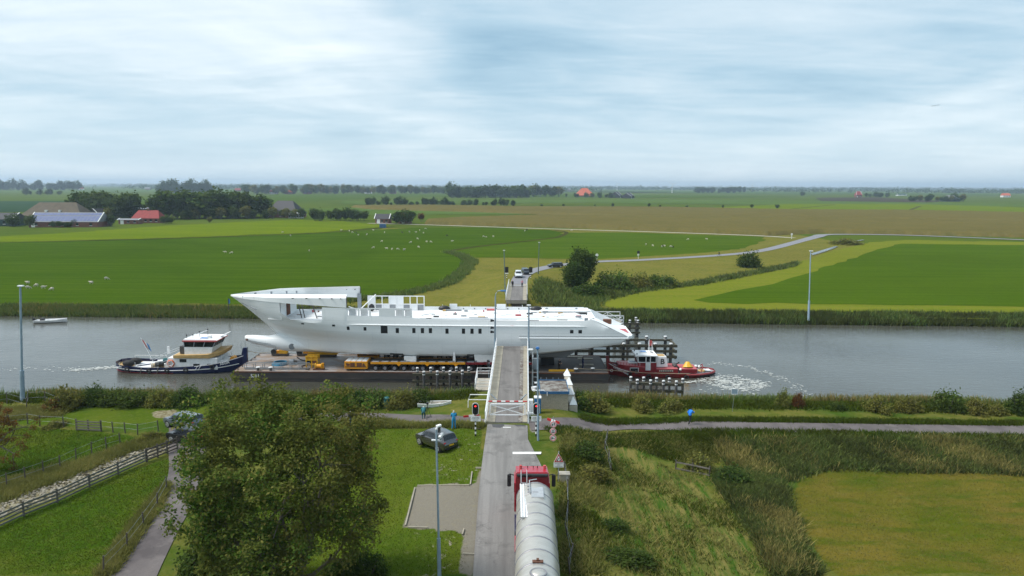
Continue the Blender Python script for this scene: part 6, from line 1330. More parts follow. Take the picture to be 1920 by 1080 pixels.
# tyre fenders hung along both tugs, crew gear
for root, xs, b in ((tb, (-53.4, -50.3, -47.8, -45.2, -41.6), ST), (rt, (16.2, 18.8, 21.4, 24.0), SR)):
    for x in xs:
        bb = float(np.interp(x, [s[0] for s in b], [s[1] for s in b])); zz = float(np.interp(x, [s[0] for s in b], [s[2] for s in b])) - 0.42
        mb = MB(); mb.torus((x, -bb - 0.12, zz), 0.25, 0.1, 'y', 14, 6); mb.build('tyre_fender', 'tyre', root, smooth=60)
for x in (-54.6, -52.4, -50.0): mb = MB(); mb.cyl((x, -2.1, -2.75), (x, -2.1, -2.1), 0.03); mb.cyl((x, 2.1, -2.75), (x, 2.1, -2.1), 0.03); mb.build('rail_post', 'white_paint', tb)
mb = MB(); mb.tube([(-54.6, 2.1, -2.1), (-50, 2.1, -2.1)], 0.025); mb.build('rail', 'white_paint', tb)
for i in range(8): mb = MB(); mb.cyl((14.9 + i * 0.4, -1.0 - i * 0.07, -2.0), (14.9 + i * 0.4, -1.0 - i * 0.07, -1.55), 0.018, n=5); mb.build('rail_post', 'white_paint', rt)
mb = MB(); mb.tube([(14.9, -1.0, -1.55), (17.7, -1.49, -1.6)], 0.02); mb.build('rail', 'white_paint', rt)
# protective film, primer patches and loose gear on the yacht deck
rgd = np.random.default_rng(77)
for i in range(34):
    x = rgd.uniform(-12.5, 9.0); y = rgd.uniform(-2.7, 2.9); w, l = rgd.uniform(.15, .9), rgd.uniform(.1, .5); z = float(np.interp(x, [-13.2, -12.2, 9.0, 9.8], [4.6, 4.82, 4.88, 4.6]))
    mb = MB(); mb.box((x, y, z), (x + w, y + l, z + rgd.uniform(.03, .22))); mb.build('deck_fitting', ['deck_grey', 'tug_pink', 'ochre', 'white_clean', 'skeg_grey', 'white_clean', 'dark_steel'][i % 7], yt)
for i in range(16):
    x = rgd.uniform(-30, -23); y = rgd.uniform(-2.8, 3.0); mb = MB(); mb.box((x, y, 4.551), (x + rgd.uniform(.2, .8), y + rgd.uniform(.1, .4), 4.57 + rgd.uniform(0, .3))); mb.build('deck_fitting', ['tug_pink', 'deck_grey', 'white_clean', 'rust'][i % 4], yt)

# ================================================================ vehicles
def paint(name, c, rough=0.28, metal=0.3): return mat(name, c, rough, tuple(x * 0.85 for x in c), 1.5, metal=metal, coat=0.6)
paint('car_grey', (0.050, 0.046, 0.048), 0.22, 0.35); MATS['car_grey'].node_tree.nodes['Principled BSDF'].inputs['Coat Weight'].default_value = 1.0; MATS['car_grey'].node_tree.nodes['Principled BSDF'].inputs['Coat IOR'].default_value = 1.9; paint('car_silver_blue', (0.13, 0.15, 0.18)); paint('car_black', (0.015, 0.015, 0.018)); paint('car_white', (0.66, 0.70, 0.74), metal=0.0); paint('car_navy', (0.02, 0.028, 0.045))
mat('plastic', (0.022, 0.022, 0.024), 0.7)
mat('plate_yellow', (0.75, 0.42, 0.02), 0.5)
mat('lamp_red', (0.45, 0.02, 0.03), 0.25); mat('lamp_clear', (0.8, 0.82, 0.84), 0.2)
mat('truck_red', (0.42, 0.012, 0.03), 0.3, (0.34, 0.01, 0.022), 1.5, coat=0.5)
mat('tank_steel', (0.60, 0.575, 0.53), 0.36, (0.48, 0.455, 0.41), 0.9, metal=0.6, stretch=(1, 2.2, 0.6))
mat('alu', (0.62, 0.63, 0.64), 0.4, metal=0.6)
SUV = [(-2.20, .66, .46, .70, .74, .60), (-2.16, .80, .40, .92, .98, .70), (-2.06, .86, .34, 1.04, 1.10, .74), (-1.86, .885, .30, 1.06, 1.50, .70), (-1.70, .90, .29, 1.06, 1.62, .68), (-0.6, .91, .27, 1.03, 1.69, .69), (0.30, .91, .27, 1.0, 1.66, .68), (0.62, .91, .27, .99, 1.56, .68), (1.22, .90, .29, .97, 1.02, .76), (1.70, .88, .31, .92, .96, .74), (2.02, .82, .34, .82, .86, .66), (2.17, .72, .40, .68, .72, .55), (2.21, .62, .46, .58, .60, .5)]
EST = [(x * 1.02, w, zb * .9, min(zbt, .92) if zbt > .8 else zbt * .9, min(zt_, 1.46) if zt_ > 1.2 else zt_ * .9, wt) for x, w, zb, zbt, zt_, wt in SUV]
def car(label, loc, rz, paint_m, st, group='parked cars', pitch=0.0):
    t = thing('parked_car', label, 'car', loc, rz, group)
    def S_(x):
        X = [s[0] for s in st]; return [float(np.interp(x, X, [s[k] for s in st])) for k in range(1, 6)]
    def sec(x, side):
        w, zb, zbt, zt_, wt = S_(x)
        return [(x, 0, zb), (x, side * w * .9, zb), (x, side * w * .985, zb + .16), (x, side * w, (zb + zbt) / 2 + .05), (x, side * w * .985, zbt - .08), (x, side * w * .955, zbt), (x, side * wt, max(zbt + .003, zt_ - .05)), (x, side * wt * .82, max(zbt + .006, zt_ - .012)), (x, 0, zt_ + .012)]
    xs = sorted(set([s[0] for s in st] + list(np.linspace(st[0][0], st[-1][0], 25))))
    mb = MB()
    for sd in (-1, 1): mb.grid([sec(x, sd) for x in xs], flip=(sd > 0))
    for x, fl in ((xs[0], True), (xs[-1], False)):
        a = sec(x, -1); b = sec(x, 1)[::-1]; mb.add(a + b[1:-1], [tuple(range(len(a) + len(b) - 2)) if not fl else tuple(range(len(a) + len(b) - 2))[::-1]])
    mb.build('body', paint_m, t, smooth=38)
    def side_glass(x0, x1, sd, a0=.16, a1=.84):
        P = []
        for x in np.linspace(x0, x1, 5):
            s = sec(x, sd); lo, hi = np.array(s[5]), np.array(s[6]); n = np.array([0, sd * .9, .35]) * .016
            P.append([tuple(lo + (hi - lo) * a0 + n), tuple(lo + (hi - lo) * a1 + n)])
        mb = MB(); mb.grid(P, flip=(sd > 0)); mb.build('side_window', 'glass_dark', t)
    for sd in (-1, 1):
        side_glass(-1.62, -.78, sd); side_glass(-.70, .12, sd); side_glass(.20, .80, sd, .16, .80)
    def screen(x0, x1, name, n):
        P = []
        for x in np.linspace(x0, x1, 4):
            w, zb, zbt, zt_, wt = S_(x); P.append([(x + n[0], y * wt * .9, zt_ + n[1] - .03 * abs(y) ** 3) for y in (-1, -.5, 0, .5, 1)])
        mb = MB(); mb.grid(P, flip=False); mb.build(name, 'glass_dark', t)
    screen(.68, 1.16, 'windscreen', (.02, .035)); screen(-2.03, -1.76, 'rear_window', (-.03, .035))
    for x, f in ((-1.32, 'wheel'), (1.33, 'wheel')):
        for sd in (-1, 1):
            y = sd * S_(x)[0]; mb = MB(); mb.cyl((x, y - sd * .24, .345), (x, y - sd * .005, .345), .40, n=20); ar = mb.build('wheel_arch', 'plastic', t)
            mb = MB(); mb.cyl((x, y - sd * .21, .335), (x, y + sd * .015, .335), .335, n=20); w = mb.build('wheel', 'tyre', t)
            mb = MB(); mb.cyl((x, y + sd * .0155, .335), (x, y + sd * .03, .335), .23, n=18); mb.build('rim', 'alu', w)
            mb = MB()
            for k in range(5):
                a = 2 * math.pi * k / 5 + .3; mb.bar((x + .07 * math.cos(a), y + sd * .034, .335 + .07 * math.sin(a)), (x + .19 * math.cos(a), y + sd * .034, .335 + .19 * math.sin(a)), .06, .012, up=(0, 1, 0))
            mb.build('rim_gap', 'plastic', w)
    for sd in (-1, 1):
        mb = MB(); mb.box((-2.16, sd * .68 - .12, .78), (-2.02, sd * .68 + .12, 1.02)); mb.build('tail_lamp', 'lamp_red', t, bevel=.02)
        mb = MB(); mb.box((1.93, sd * .60 - .13, .68), (2.12, sd * .60 + .13, .80)); mb.build('head_lamp', 'lamp_clear', t, bevel=.03)
        mb = MB(); mb.box((.72, sd * .95 - .06, .98), (.90, sd * .95 + .10, 1.12)); mb.build('mirror', paint_m, t, bevel=.03)
    mb = MB(); mb.box((-2.235, -.26, .66), (-2.19, .26, .78)); mb.build('number_plate', 'plate_yellow', t)
    mb = MB(); mb.box((-2.225, -.76, .40), (-2.10, .76, .56)); mb.build('rear_bumper', 'plastic', t, bevel=.03)
    mb = MB(); mb.box((2.10, -.66, .42), (2.225, .66, .54)); mb.build('front_bumper', 'plastic', t, bevel=.03)
    return t
p = (-6.84, 62.16, -1.14); car('dark grey off road car parked on the lawn behind the camera pole', (p[0] - 0.05, p[1] + 0.2, p[2] + 0.02), R(135), 'car_grey', SUV)
p = (-32.24, 67.46, -1.24); car('silver blue estate car half hidden behind the big tree', (p[0], p[1], p[2] + 0.02), R(152), 'car_silver_blue', EST)
p = (-30.25, 64.17, -1.49); car('black car under the left branches of the big tree', (p[0], p[1], p[2] + 0.02), R(160), 'car_black', EST)
p = (1.57, 174.6, -0.1); car('white car waiting at the far end of the far bridge span', (p[0], p[1] + 1.2, -0.06), R(-88), 'car_white', SUV)
p = (3.56, 181.86, -0.2); car('dark car queueing behind the white car on the far road', (p[0], p[1] + 1.0, -0.14), R(-80), 'car_navy', EST)
p = (12.49, 204.77, -1.15); car('black hatchback parked on the verge of the far road', (p[0], p[1], zfar(p[0], p[1]) + 0.03), R(200), 'car_black', EST)

# ---------------------------------------------------------------- tank lorry
TX, TZ = 1.57, -0.85
tl = thing('tank_lorry', 'silver tank lorry with red cab waiting before the bridge', 'lorry', (0, -2.05, -0.07))
LZ = lambda y: float(zroad(y)) + 0.03
def tz(y): return -1.15 + (y - 40) * 0.028
mb = MB(); n = 26; P = []
prof_ = [(49.0, 0.05), (48.93, 0.6), (48.75, 0.98), (48.5, 1.16), (48.2, 1.23)] + [(48.2 - k * 1.0, 1.235) for k in range(1, 15)] + [(33.2, 1.16), (33.0, 0.9), (32.9, 0.3)]
for y, r in prof_:
    P.append([(TX + -0.15 * (44 - y) / 10 + r * 1.02 * math.cos(2 * math.pi * k / n), y, tz(y) + 2.22 + r * 0.98 * math.sin(2 * math.pi * k / n)) for k in range(n + 1)])
mb.grid(P, flip=False); tk = mb.build('tank', 'tank_steel', tl, smooth=50)
def cxx(y): return TX + -0.15 * (44 - y) / 10
for k in range(11):
    y = 48.2 - k * 1.42; mb = MB(); P = []
    for dy, r in ((-0.06, 1.236), (-0.045, 1.262), (0.045, 1.262), (0.06, 1.236)): P.append([(cxx(y) + r * 1.02 * math.cos(2 * math.pi * j / n), y + dy, tz(y) + 2.22 + r * 0.98 * math.sin(2 * math.pi * j / n)) for j in range(n + 1)])
    mb.grid(P, flip=True); mb.build('tank_band', 'rim_grey', tk, smooth=60)
mb = MB(); mb.box((cxx(45) - 0.98, 43.6, tz(45) + 3.20), (cxx(45) - 0.52, 48.6, tz(45) + 3.26)); wk = mb.build('walkway', 'alu', tl)
for k in range(3): mb = MB(); mb.box((cxx(45) - 0.97 + 0.16 * k, 43.6, tz(45) + 3.261), (cxx(45) - 0.86 + 0.16 * k, 48.6, tz(45) + 3.285)); mb.build('tread_strip', 'white_paint', wk)
for y in (43.65, 44.2, 48.5): mb = MB(); mb.bar((cxx(y) - 1.0, y, tz(y) + 3.28), (cxx(y) - 0.5, y, tz(y) + 3.28), 0.04, 0.04); mb.build('cross_bar', 'rim_grey', wk)
for x in (-0.95, -0.55): mb = MB(); mb.tube([(cxx(48.6) + x, 48.5, tz(48) + 3.2), (cxx(48.6) + x, 48.9, tz(48) + 3.75), (cxx(48.6) + x, 49.4, tz(48) + 3.85)], 0.03); mb.build('hand_rail', 'alu', tl)
mb = MB(); mb.box((cxx(46.8) - 0.28, 46.0, tz(46) + 3.06), (cxx(46.8) + 0.55, 47.6, tz(46) + 3.46)); mb.build('manhole_box', 'alu', tl, bevel=0.03)
mb = MB(); mb.tube([(cxx(47) - 0.36, 48.6, tz(47) + 3.25), (cxx(47) - 0.36, 48.5, tz(47) + 3.5), (cxx(47) - 0.36, 46.6, tz(47) + 3.5), (cxx(47) - 0.36, 46.5, tz(47) + 3.2)], 0.035); mb.tube([(cxx(47) - 0.36, 48.5, tz(47) + 3.5), (cxx(47) + 0.15, 48.7, tz(47) + 3.5)], 0.03); mb.build('top_pipe', 'alu', tl)
for dy in (0, 0.4, 0.9): mb = MB(); mb.cyl((cxx(47) - 0.42, 46.9 + dy, tz(47) + 3.18), (cxx(47) - 0.42, 46.9 + dy, tz(47) + 3.42), 0.1); mb.build('valve', 'rim_grey', tl)
mb = MB(); mb.box((cxx(38) - 0.3, 38.2, tz(38) + 3.46), (cxx(38) + 0.3, 38.45, tz(38) + 3.52)); mb.box((cxx(38) - 0.07, 38.3, tz(38) + 3.52), (cxx(38) + 0.07, 38.5, tz(38) + 3.6)); mb.build('top_bracket', 'rust', tl)
mb = MB(); mb.torus((cxx(37.2), 37.2, tz(37) + 3.50), 0.42, 0.06, 'z', 20, 6); mb.build('manhole_rim', 'rim_grey', tl)
mb = MB(); mb.ball((cxx(37.2), 37.2, tz(37) + 3.48), (0.42, 0.42, 0.14), 18, 6); mb.build('manhole_lid', 'tank_steel', tl, smooth=60)
CZ = LZ(50.5); CX = 1.48
for s, (x0, x1) in ((1, (CX - 1.25, CX + 1.25)),):
    mb = MB(); mb.box((x0, 49.35, CZ + 0.55), (x1, 51.6, CZ + 2.9)); cb = mb.build('cab', 'truck_red', tl, bevel=0.12)
    mb = MB(); mb.add([(x0 + 0.05, 49.4, CZ + 2.901), (x1 - 0.05, 49.4, CZ + 2.901), (x1 - 0.05, 51.5, CZ + 2.901), (x0 + 0.05, 51.5, CZ + 2.901), (x0 + 0.12, 49.55, CZ + 3.55), (x1 - 0.12, 49.55, CZ + 3.55), (x1 - 0.15, 50.9, CZ + 3.42), (x0 + 0.15, 50.9, CZ + 3.42)], [(0, 1, 5, 4), (1, 2, 6, 5), (2, 3, 7, 6), (3, 0, 4, 7), (4, 5, 6, 7)]); mb.build('roof_fairing', 'truck_red', cb, bevel=0.06)
mb = MB(); mb.box((CX - 1.15, 49.28, CZ + 1.0), (CX + 1.15, 49.348, CZ + 3.3)); mb.build('cab_rear_panel', 'dark_red', tl)
mb = MB(); mb.box((CX - 1.1, 49.2, CZ + 3.36), (CX + 1.1, 49.5, CZ + 3.5)); mb.build('rear_spoiler', 'plastic', tl, bevel=0.03)
mb = MB(); mb.box((CX - 1.15, 51.35, CZ + 2.95), (CX + 1.15, 51.95, CZ + 3.02)); mb.build('sun_visor', 'truck_red', tl)
for x in (-0.8, 0.9): mb = MB(); mb.cyl((CX + x, 50.4, CZ + 3.4), (CX + x, 50.4, CZ + 3.72), 0.10, n=10); mb.build('beacon', 'tape_red', tl)
for x in (-0.3, 0.1, 0.4): mb = MB(); mb.cyl((CX + x, 50.6, CZ + 3.42), (CX + x, 50.6, CZ + 3.6), 0.03, n=6); mb.build('aerial', 'black_paint', tl)
mb = MB(); mb.box((CX - 1.1, 51.55, CZ + 1.6), (CX + 1.1, 51.63, CZ + 2.7)); mb.build('windscreen', 'glass_dark', tl)
for s in (-1, 1):
    mb = MB(); mb.box((CX + s * 1.62 - 0.14, 51.2, CZ + 1.75), (CX + s * 1.62 + 0.14, 51.42, CZ + 2.65)); mi = mb.build('mirror', 'plastic', tl, bevel=0.04)
    mb = MB(); mb.tube([(CX + s * 1.25, 51.3, CZ + 2.6), (CX + s * 1.6, 51.3, CZ + 2.7)], 0.03); mb.build('mirror_arm', 'plastic', mi)
    mb = MB(); mb.box((CX + s * 1.26 - 0.01, 50.3, CZ + 1.75), (CX + s * 1.26 + 0.01, 51.3, CZ + 2.55)); mb.build('side_window', 'glass_dark', tl)
    mb = MB(); mb.box((cxx(42) + s * 1.15 - 0.06, 34.0, tz(42) + 0.6), (cxx(42) + s * 1.15 + 0.06, 48.6, tz(42) + 0.95)); mb.build('side_guard', 'dark_steel', tl)
    for a, b, m in ((46.0, 48.4, 'navy'), (43.4, 45.4, 'truck_red'), (41.6, 43.3, 'navy'), (36.0, 39.5, 'rim_grey')): mb = MB(); mb.box((cxx(44) + s * 1.26 - 0.06, a, tz(44) + 0.7), (cxx(44) + s * 1.26 + 0.06, b, tz(44) + 1.15)); mb.build('side_skirt', m, tl)
    for y in (50.6, 47.6, 46.3, 37.6, 36.3, 35.0):
        x = (CX if y > 49 else cxx(y)) + s * 0.95; z = LZ(y) + 0.5; mb = MB(); mb.cyl((x - 0.16, y, z), (x + 0.16, y, z), 0.5, n=20); w = mb.build('wheel', 'tyre', tl); mb = MB(); mb.cyl((x + s * 0.161, y, z), (x + s * 0.19, y, z), 0.27, n=16); mb.build('rim', 'alu', w)
mb = MB(); mb.box((cxx(42) - 0.45, 33.5, tz(42) + 0.55), (cxx(42) + 0.45, 50.0, tz(42) + 0.98)); mb.build('chassis', 'dark_steel', tl)

# ================================================================ people
for n_, c_ in (('cloth_blue', (0.02, 0.28, 0.55)), ('cloth_navy', (0.012, 0.02, 0.075)), ('cloth_teal', (0.02, 0.13, 0.15)), ('cloth_black', (0.012, 0.012, 0.014)), ('cloth_denim', (0.03, 0.09, 0.17)), ('cloth_red', (0.40, 0.05, 0.07)), ('cloth_pink', (0.55, 0.25, 0.30)), ('cloth_bright', (0.01, 0.22, 0.80)), ('skin', (0.50, 0.30, 0.21)), ('hair_grey', (0.55, 0.53, 0.50)), ('hair_dark', (0.03, 0.022, 0.016)), ('shoe', (0.5, 0.5, 0.48))):
    mat(n_, c_, 0.85, var=0.3, scale=9)
def person(label, loc, rz, h, pose, top, leg, hair, group='people'):
    """pose: dict joint -> (x forward, y left, z) in units of body height; one continuous skinned body"""
    J = dict(pelvis=(0, 0, .52), belly=(0, 0, .60), chest=(0, 0, .72), neck=(0, 0, .835), head=(.012, 0, .90), crown=(.005, 0, .955),
             shL=(0, .105, .80), elL=(-.02, .135, .63), waL=(.03, .14, .49), haL=(.05, .14, .44), shR=(0, -.105, .80), elR=(-.02, -.135, .63), waR=(.03, -.14, .49), haR=(.05, -.14, .44),
             hipL=(0, .052, .50), knL=(.01, .058, .275), anL=(-.01, .06, .045), toL=(.075, .066, .018), hipR=(0, -.052, .50), knR=(.01, -.058, .275), anR=(-.01, -.06, .045), toR=(.075, -.066, .018))
    J.update(pose); rad = dict(pelvis=.088, belly=.086, chest=.098, neck=.038, head=.052, crown=.036, shL=.048, elL=.036, waL=.024, haL=.018, hipL=.062, knL=.042, anL=.030, toL=.020)
    for k in list(rad):
        if k.endswith('L'): rad[k[:-1] + 'R'] = rad[k]
    E = [('pelvis', 'belly', 1), ('belly', 'chest', 1), ('chest', 'neck', 1), ('neck', 'head', 2), ('head', 'crown', 3), ('chest', 'shL', 1), ('shL', 'elL', 1), ('elL', 'waL', 1), ('waL', 'haL', 2), ('chest', 'shR', 1), ('shR', 'elR', 1), ('elR', 'waR', 1), ('waR', 'haR', 2),
         ('pelvis', 'hipL', 0), ('hipL', 'knL', 0), ('knL', 'anL', 0), ('anL', 'toL', 4), ('pelvis', 'hipR', 0), ('hipR', 'knR', 0), ('knR', 'anR', 0), ('anR', 'toR', 4)]
    names = list(J); me = bpy.data.meshes.new('person'); me.from_pydata([tuple(c * h for c in J[k]) for k in names], [(names.index(a), names.index(b)) for a, b, _ in E], [])
    o = bpy.data.objects.new('tmp', me); COL.objects.link(o)
    sk = o.modifiers.new('s', 'SKIN'); o.modifiers.new('d', 'SUBSURF').levels = 1; sk.use_smooth_shade = True
    for i, k in enumerate(names):
        v = me.skin_vertices[0].data[i]; v.radius = (rad[k] * h, rad[k] * h * (0.8 if k in ('belly', 'chest', 'pelvis') else 1)); v.use_root = (k == 'pelvis')
    dg = bpy.context.evaluated_depsgraph_get(); m2 = bpy.data.meshes.new_from_object(o.evaluated_get(dg)); bpy.data.objects.remove(o)
    m2.materials.clear()
    for k in (leg, top, 'skin', hair, 'shoe'): m2.materials.append(MATS[k])
    bm = bmesh.new(); bm.from_mesh(m2)
    segs = [(Vector(J[a]) * h, Vector(J[b]) * h, m) for a, b, m in E]
    for f in bm.faces:
        c = f.calc_center_median(); best = None
        for a, b, m in segs:
            d = b - a; t = max(0, min(1, (c - a).dot(d) / d.length_squared)); q = (c - a - d * t).length / (0.03 * h + 0.0)
            if best is None or q < best[0]: best = (q, m)
        f.material_index = best[1]
        if best[1] in (2, 3) and (c - Vector(J['head']) * h).length < 0.09 * h:
            f.material_index = 3 if (c.z > Vector(J['head']).z * h + 0.012 * h or c.x < Vector(J['head']).x * h - 0.015 * h) else 2
        f.smooth = True
    for sd in 'LR':      # five unequal, slightly curled fingers
        ha, wa = Vector(J['ha' + sd]) * h, Vector(J['wa' + sd]) * h; d = (ha - wa).normalized(); sx = Vector((1, 0, 0)) if abs(d.x) < 0.7 else Vector((0, 0, 1)); sx = (sx - d * sx.dot(d)).normalized()
        for k, l in enumerate((.030, .042, .046, .042, .034)):
            off = sx * ((k - 2) * .0085 * h); st_ = ha + off * 0.8 - d * (.02 * h if k == 0 else 0); dd = (d + sx * (-0.9 if k == 0 else (k - 2) * 0.06)).normalized(); mid = st_ + dd * l * h * .5; en = mid + (dd + d.cross(sx) * 0.5).normalized() * l * h * .5
            t_ = MB(); t_.tube([st_, mid, en], [.0052 * h, .005 * h, .0035 * h], 5); vs = [bm.verts.new(v) for v in t_.v]
            for f in t_.f:
                try: nf = bm.faces.new([vs[i] for i in f]); nf.material_index = 2; nf.smooth = True
                except ValueError: pass
    bm.to_mesh(m2); bm.free()
    o = bpy.data.objects.new('person', m2); o.location = loc; o.rotation_euler = (0, 0, rz); link(o); tag(o, label, 'person', group)
    c = Vector(J['head']) * h      # face: nose, eyes and ears as children
    return o
FWD = R(90)
WALK = dict(knL=(.08, .055, .29), anL=(.05, .055, .07), toL=(.13, .06, .03), knR=(-.02, -.055, .28), anR=(-.13, -.058, .07), toR=(-.07, -.06, .02), elL=(-.07, .13, .64), waL=(-.06, .14, .50), haL=(-.05, .14, .45), elR=(.04, -.13, .64), waR=(.12, -.13, .53), haR=(.15, -.13, .50))
HOLD = dict(elL=(.03, .13, .64), waL=(.12, .06, .70), haL=(.15, .03, .73), elR=(.03, -.13, .64), waR=(.12, -.06, .70), haR=(.15, -.03, .73), hipL=(0, .055, .50), anL=(-.01, .085, .045), toL=(.07, .10, .018), anR=(-.01, -.085, .045), toR=(.07, -.10, .018))
RUN = dict(chest=(.06, 0, .71), neck=(.09, 0, .82), head=(.12, 0, .88), crown=(.12, 0, .935), shL=(.07, .10, .79), shR=(.07, -.10, .79), elL=(-.04, .13, .66), waL=(.06, .12, .60), haL=(.10, .11, .62), elR=(.14, -.12, .67), waR=(.20, -.10, .73), haR=(.23, -.09, .75), knL=(.13, .055, .33), anL=(-.0, .055, .17), toL=(.06, .06, .12), knR=(-.04, -.055, .28), anR=(-.16, -.058, .10), toR=(-.11, -.06, .03))
BEND = dict(pelvis=(-.06, 0, .46), belly=(.0, 0, .52), chest=(.13, 0, .57), neck=(.22, 0, .62), head=(.28, 0, .63), crown=(.33, 0, .66), shL=(.18, .10, .60), shR=(.18, -.10, .60), elL=(.20, .13, .45), waL=(.26, .09, .36), haL=(.29, .08, .33), elR=(.20, -.13, .45), waR=(.26, -.09, .36), haR=(.29, -.08, .33), hipL=(-.06, .055, .44), hipR=(-.06, -.055, .44), knL=(.05, .07, .25), knR=(.05, -.07, .25))
LEAN = dict(chest=(.04, 0, .70), neck=(.07, 0, .81), head=(.09, 0, .87), crown=(.10, 0, .925), shL=(.05, .10, .78), shR=(.05, -.10, .78), elL=(.10, .12, .65), waL=(.20, .09, .62), haL=(.24, .08, .61), elR=(.10, -.12, .65), waR=(.20, -.09, .62), haR=(.24, -.08, .61))
def gz(p): return (p[0], p[1], p[2] + 0.0)
person('person in a bright blue tracksuit standing on the verge facing the bridge', (-5.5, 65.41, -0.58), R(100), 1.92, HOLD, 'cloth_blue', 'cloth_blue', 'hair_grey')
person('grey haired person in a navy jacket and jeans beside the big tree', (-15.76, 67.42, -1.2), R(120), 1.80, LEAN, 'cloth_navy', 'cloth_denim', 'hair_grey')
person('person in teal bending forward beside the camera tripod on the path', (-8.95, 69.77, -1.09), R(95), 1.78, BEND, 'cloth_teal', 'cloth_teal', 'hair_grey')
person('person in a blue jacket walking briskly along the dike path', (18.04, 69.28, -1.41), R(35), 1.9, RUN, 'cloth_bright', 'cloth_black', 'hair_dark')
person('person in black with a red hood at the left rail of the far bridge', ((0.12, 155.91, 0.05)[0], (0.12, 155.91, 0.05)[1], 0.10), R(-80), 1.75, WALK, 'cloth_black', 'cloth_black', 'cloth_red')
person('person in a pink top and dark trousers on the far bridge deck', ((2.26, 156.81, 0.05)[0], (2.26, 156.81, 0.05)[1], 0.08), R(-95), 1.75, HOLD, 'cloth_pink', 'cloth_black', 'hair_dark')
person('crew member in dark overalls working beside the yellow beam on the barge', ((6.39, 90.19, -2.2)[0], 93.4, BZ), R(-60), 1.78, LEAN, 'cloth_black', 'cloth_black', 'hair_dark')
person('crew member in a navy jacket standing near the barge stern bollard', ((9.7, 91.31, -2.2)[0], 94.4, BZ), R(10), 1.80, {}, 'cloth_navy', 'cloth_navy', 'hair_dark')
# camera tripod on the path
p = (-8.49, 69.57, -1.02); t = thing('camera_tripod', 'black camera tripod beside the bending person in teal', 'tripod', p)
for a in (0.4, 2.5, 4.6): mb = MB(); mb.cyl((0.42 * math.cos(a), 0.42 * math.sin(a), 0), (0, 0, 1.35), 0.022, n=6); mb.build('leg', 'black_paint', t)
mb = MB(); mb.cyl((0, 0, 1.3), (0, 0, 1.6), 0.03, n=6); mb.build('column', 'black_paint', t); mb = MB(); mb.box((-0.1, -0.18, 1.6), (0.1, 0.12, 1.78)); mb.cyl((0, 0.12, 1.69), (0, 0.34, 1.69), 0.07); mb.build('camera', 'black_paint', t)
# far cyclist with bicycle
p = (74.18, 254.17, -2.15)
def bicycle(label, loc, rz):
    t = thing('bicycle', label, 'bicycle', loc, rz)
    for x in (-0.52, 0.52): mb = MB(); mb.torus((x, 0, 0.34), 0.33, 0.02, 'y', 18, 5); w = mb.build('wheel', 'tyre', t)
    for a, b in (((-0.52, 0, 0.34), (-0.1, 0, 0.30)), ((-0.1, 0, 0.30), (-0.2, 0, 0.85)), ((-0.1, 0, 0.30), (0.36, 0, 0.80)), ((-0.18, 0, 0.8), (0.36, 0, 0.82)), ((-0.52, 0, 0.34), (-0.18, 0, 0.78)), ((0.52, 0, 0.34), (0.34, 0, 0.98))): mb = MB(); mb.cyl(a, b, 0.022, n=6); mb.build('frame_tube', 'black_paint', t)
    mb = MB(); mb.box((-0.32, -0.07, 0.86), (-0.08, 0.07, 0.91)); mb.build('saddle', 'black_paint', t); mb = MB(); mb.tube([(0.25, -0.26, 1.02), (0.34, 0, 1.0), (0.25, 0.26, 1.02)], 0.018); mb.build('handlebar', 'black_paint', t)
bicycle('bicycle ridden along the far road beside the pasture', (p[0], p[1], -2.12), R(160))
person('cyclist in dark clothes riding along the far road', (p[0], p[1], -2.10), R(160), 1.75, dict(pelvis=(-.11, 0, .53), belly=(-.07, 0, .60), chest=(.0, 0, .71), neck=(.05, 0, .81), head=(.08, 0, .87), crown=(.09, 0, .92), shL=(.01, .10, .78), shR=(.01, -.10, .78), elL=(.08, .13, .66), waL=(.15, .13, .60), haL=(.165, .13, .585), elR=(.08, -.13, .66), waR=(.15, -.13, .60), haR=(.165, -.13, .585), hipL=(-.11, .055, .51), hipR=(-.11, -.055, .51), knL=(.07, .06, .37), anL=(.0, .06, .17), toL=(.06, .06, .14), knR=(.03, -.06, .30), anR=(-.06, -.06, .12), toR=(.01, -.06, .09)), 'cloth_navy', 'cloth_black', 'hair_dark')
# far signal / sign posts
def small_sign(label, px, top_m, h):
    t = thing('road_sign', label, 'road sign', px, group='far road signs'); mb = MB(); mb.cyl((0, 0, -0.2), (0, 0, h), 0.06, n=6); mb.build('post', 'white_paint', t); mb = MB(); mb.cyl((0, -0.06, h + 0.3), (0, -0.02, h + 0.3), 0.5, n=14); mb.build('disc', top_m, t); mb = MB(); mb.box((-0.3, -0.05, h - 0.8), (0.3, -0.01, h - 0.3)); mb.build('plate', 'white_clean', t)
small_sign('black disc sign on a white post beside the far road', ((42.87, 237.35, -1.9)[0], (42.87, 237.35, -1.9)[1] + 3.5, -2.0), 'black_paint', 2.0)
small_sign('small white triangular sign by the far road left of the disc sign', ((28.52, 235.52, -1.6)[0], (28.52, 235.52, -1.6)[1] + 3.0, -2.0), 'white_clean', 1.2)
small_sign('white sign at the junction of the far road and the farm track', ((134.5, 342.49, -2.3)[0], (134.5, 342.49, -2.3)[1], -2.3), 'white_clean', 2.0)
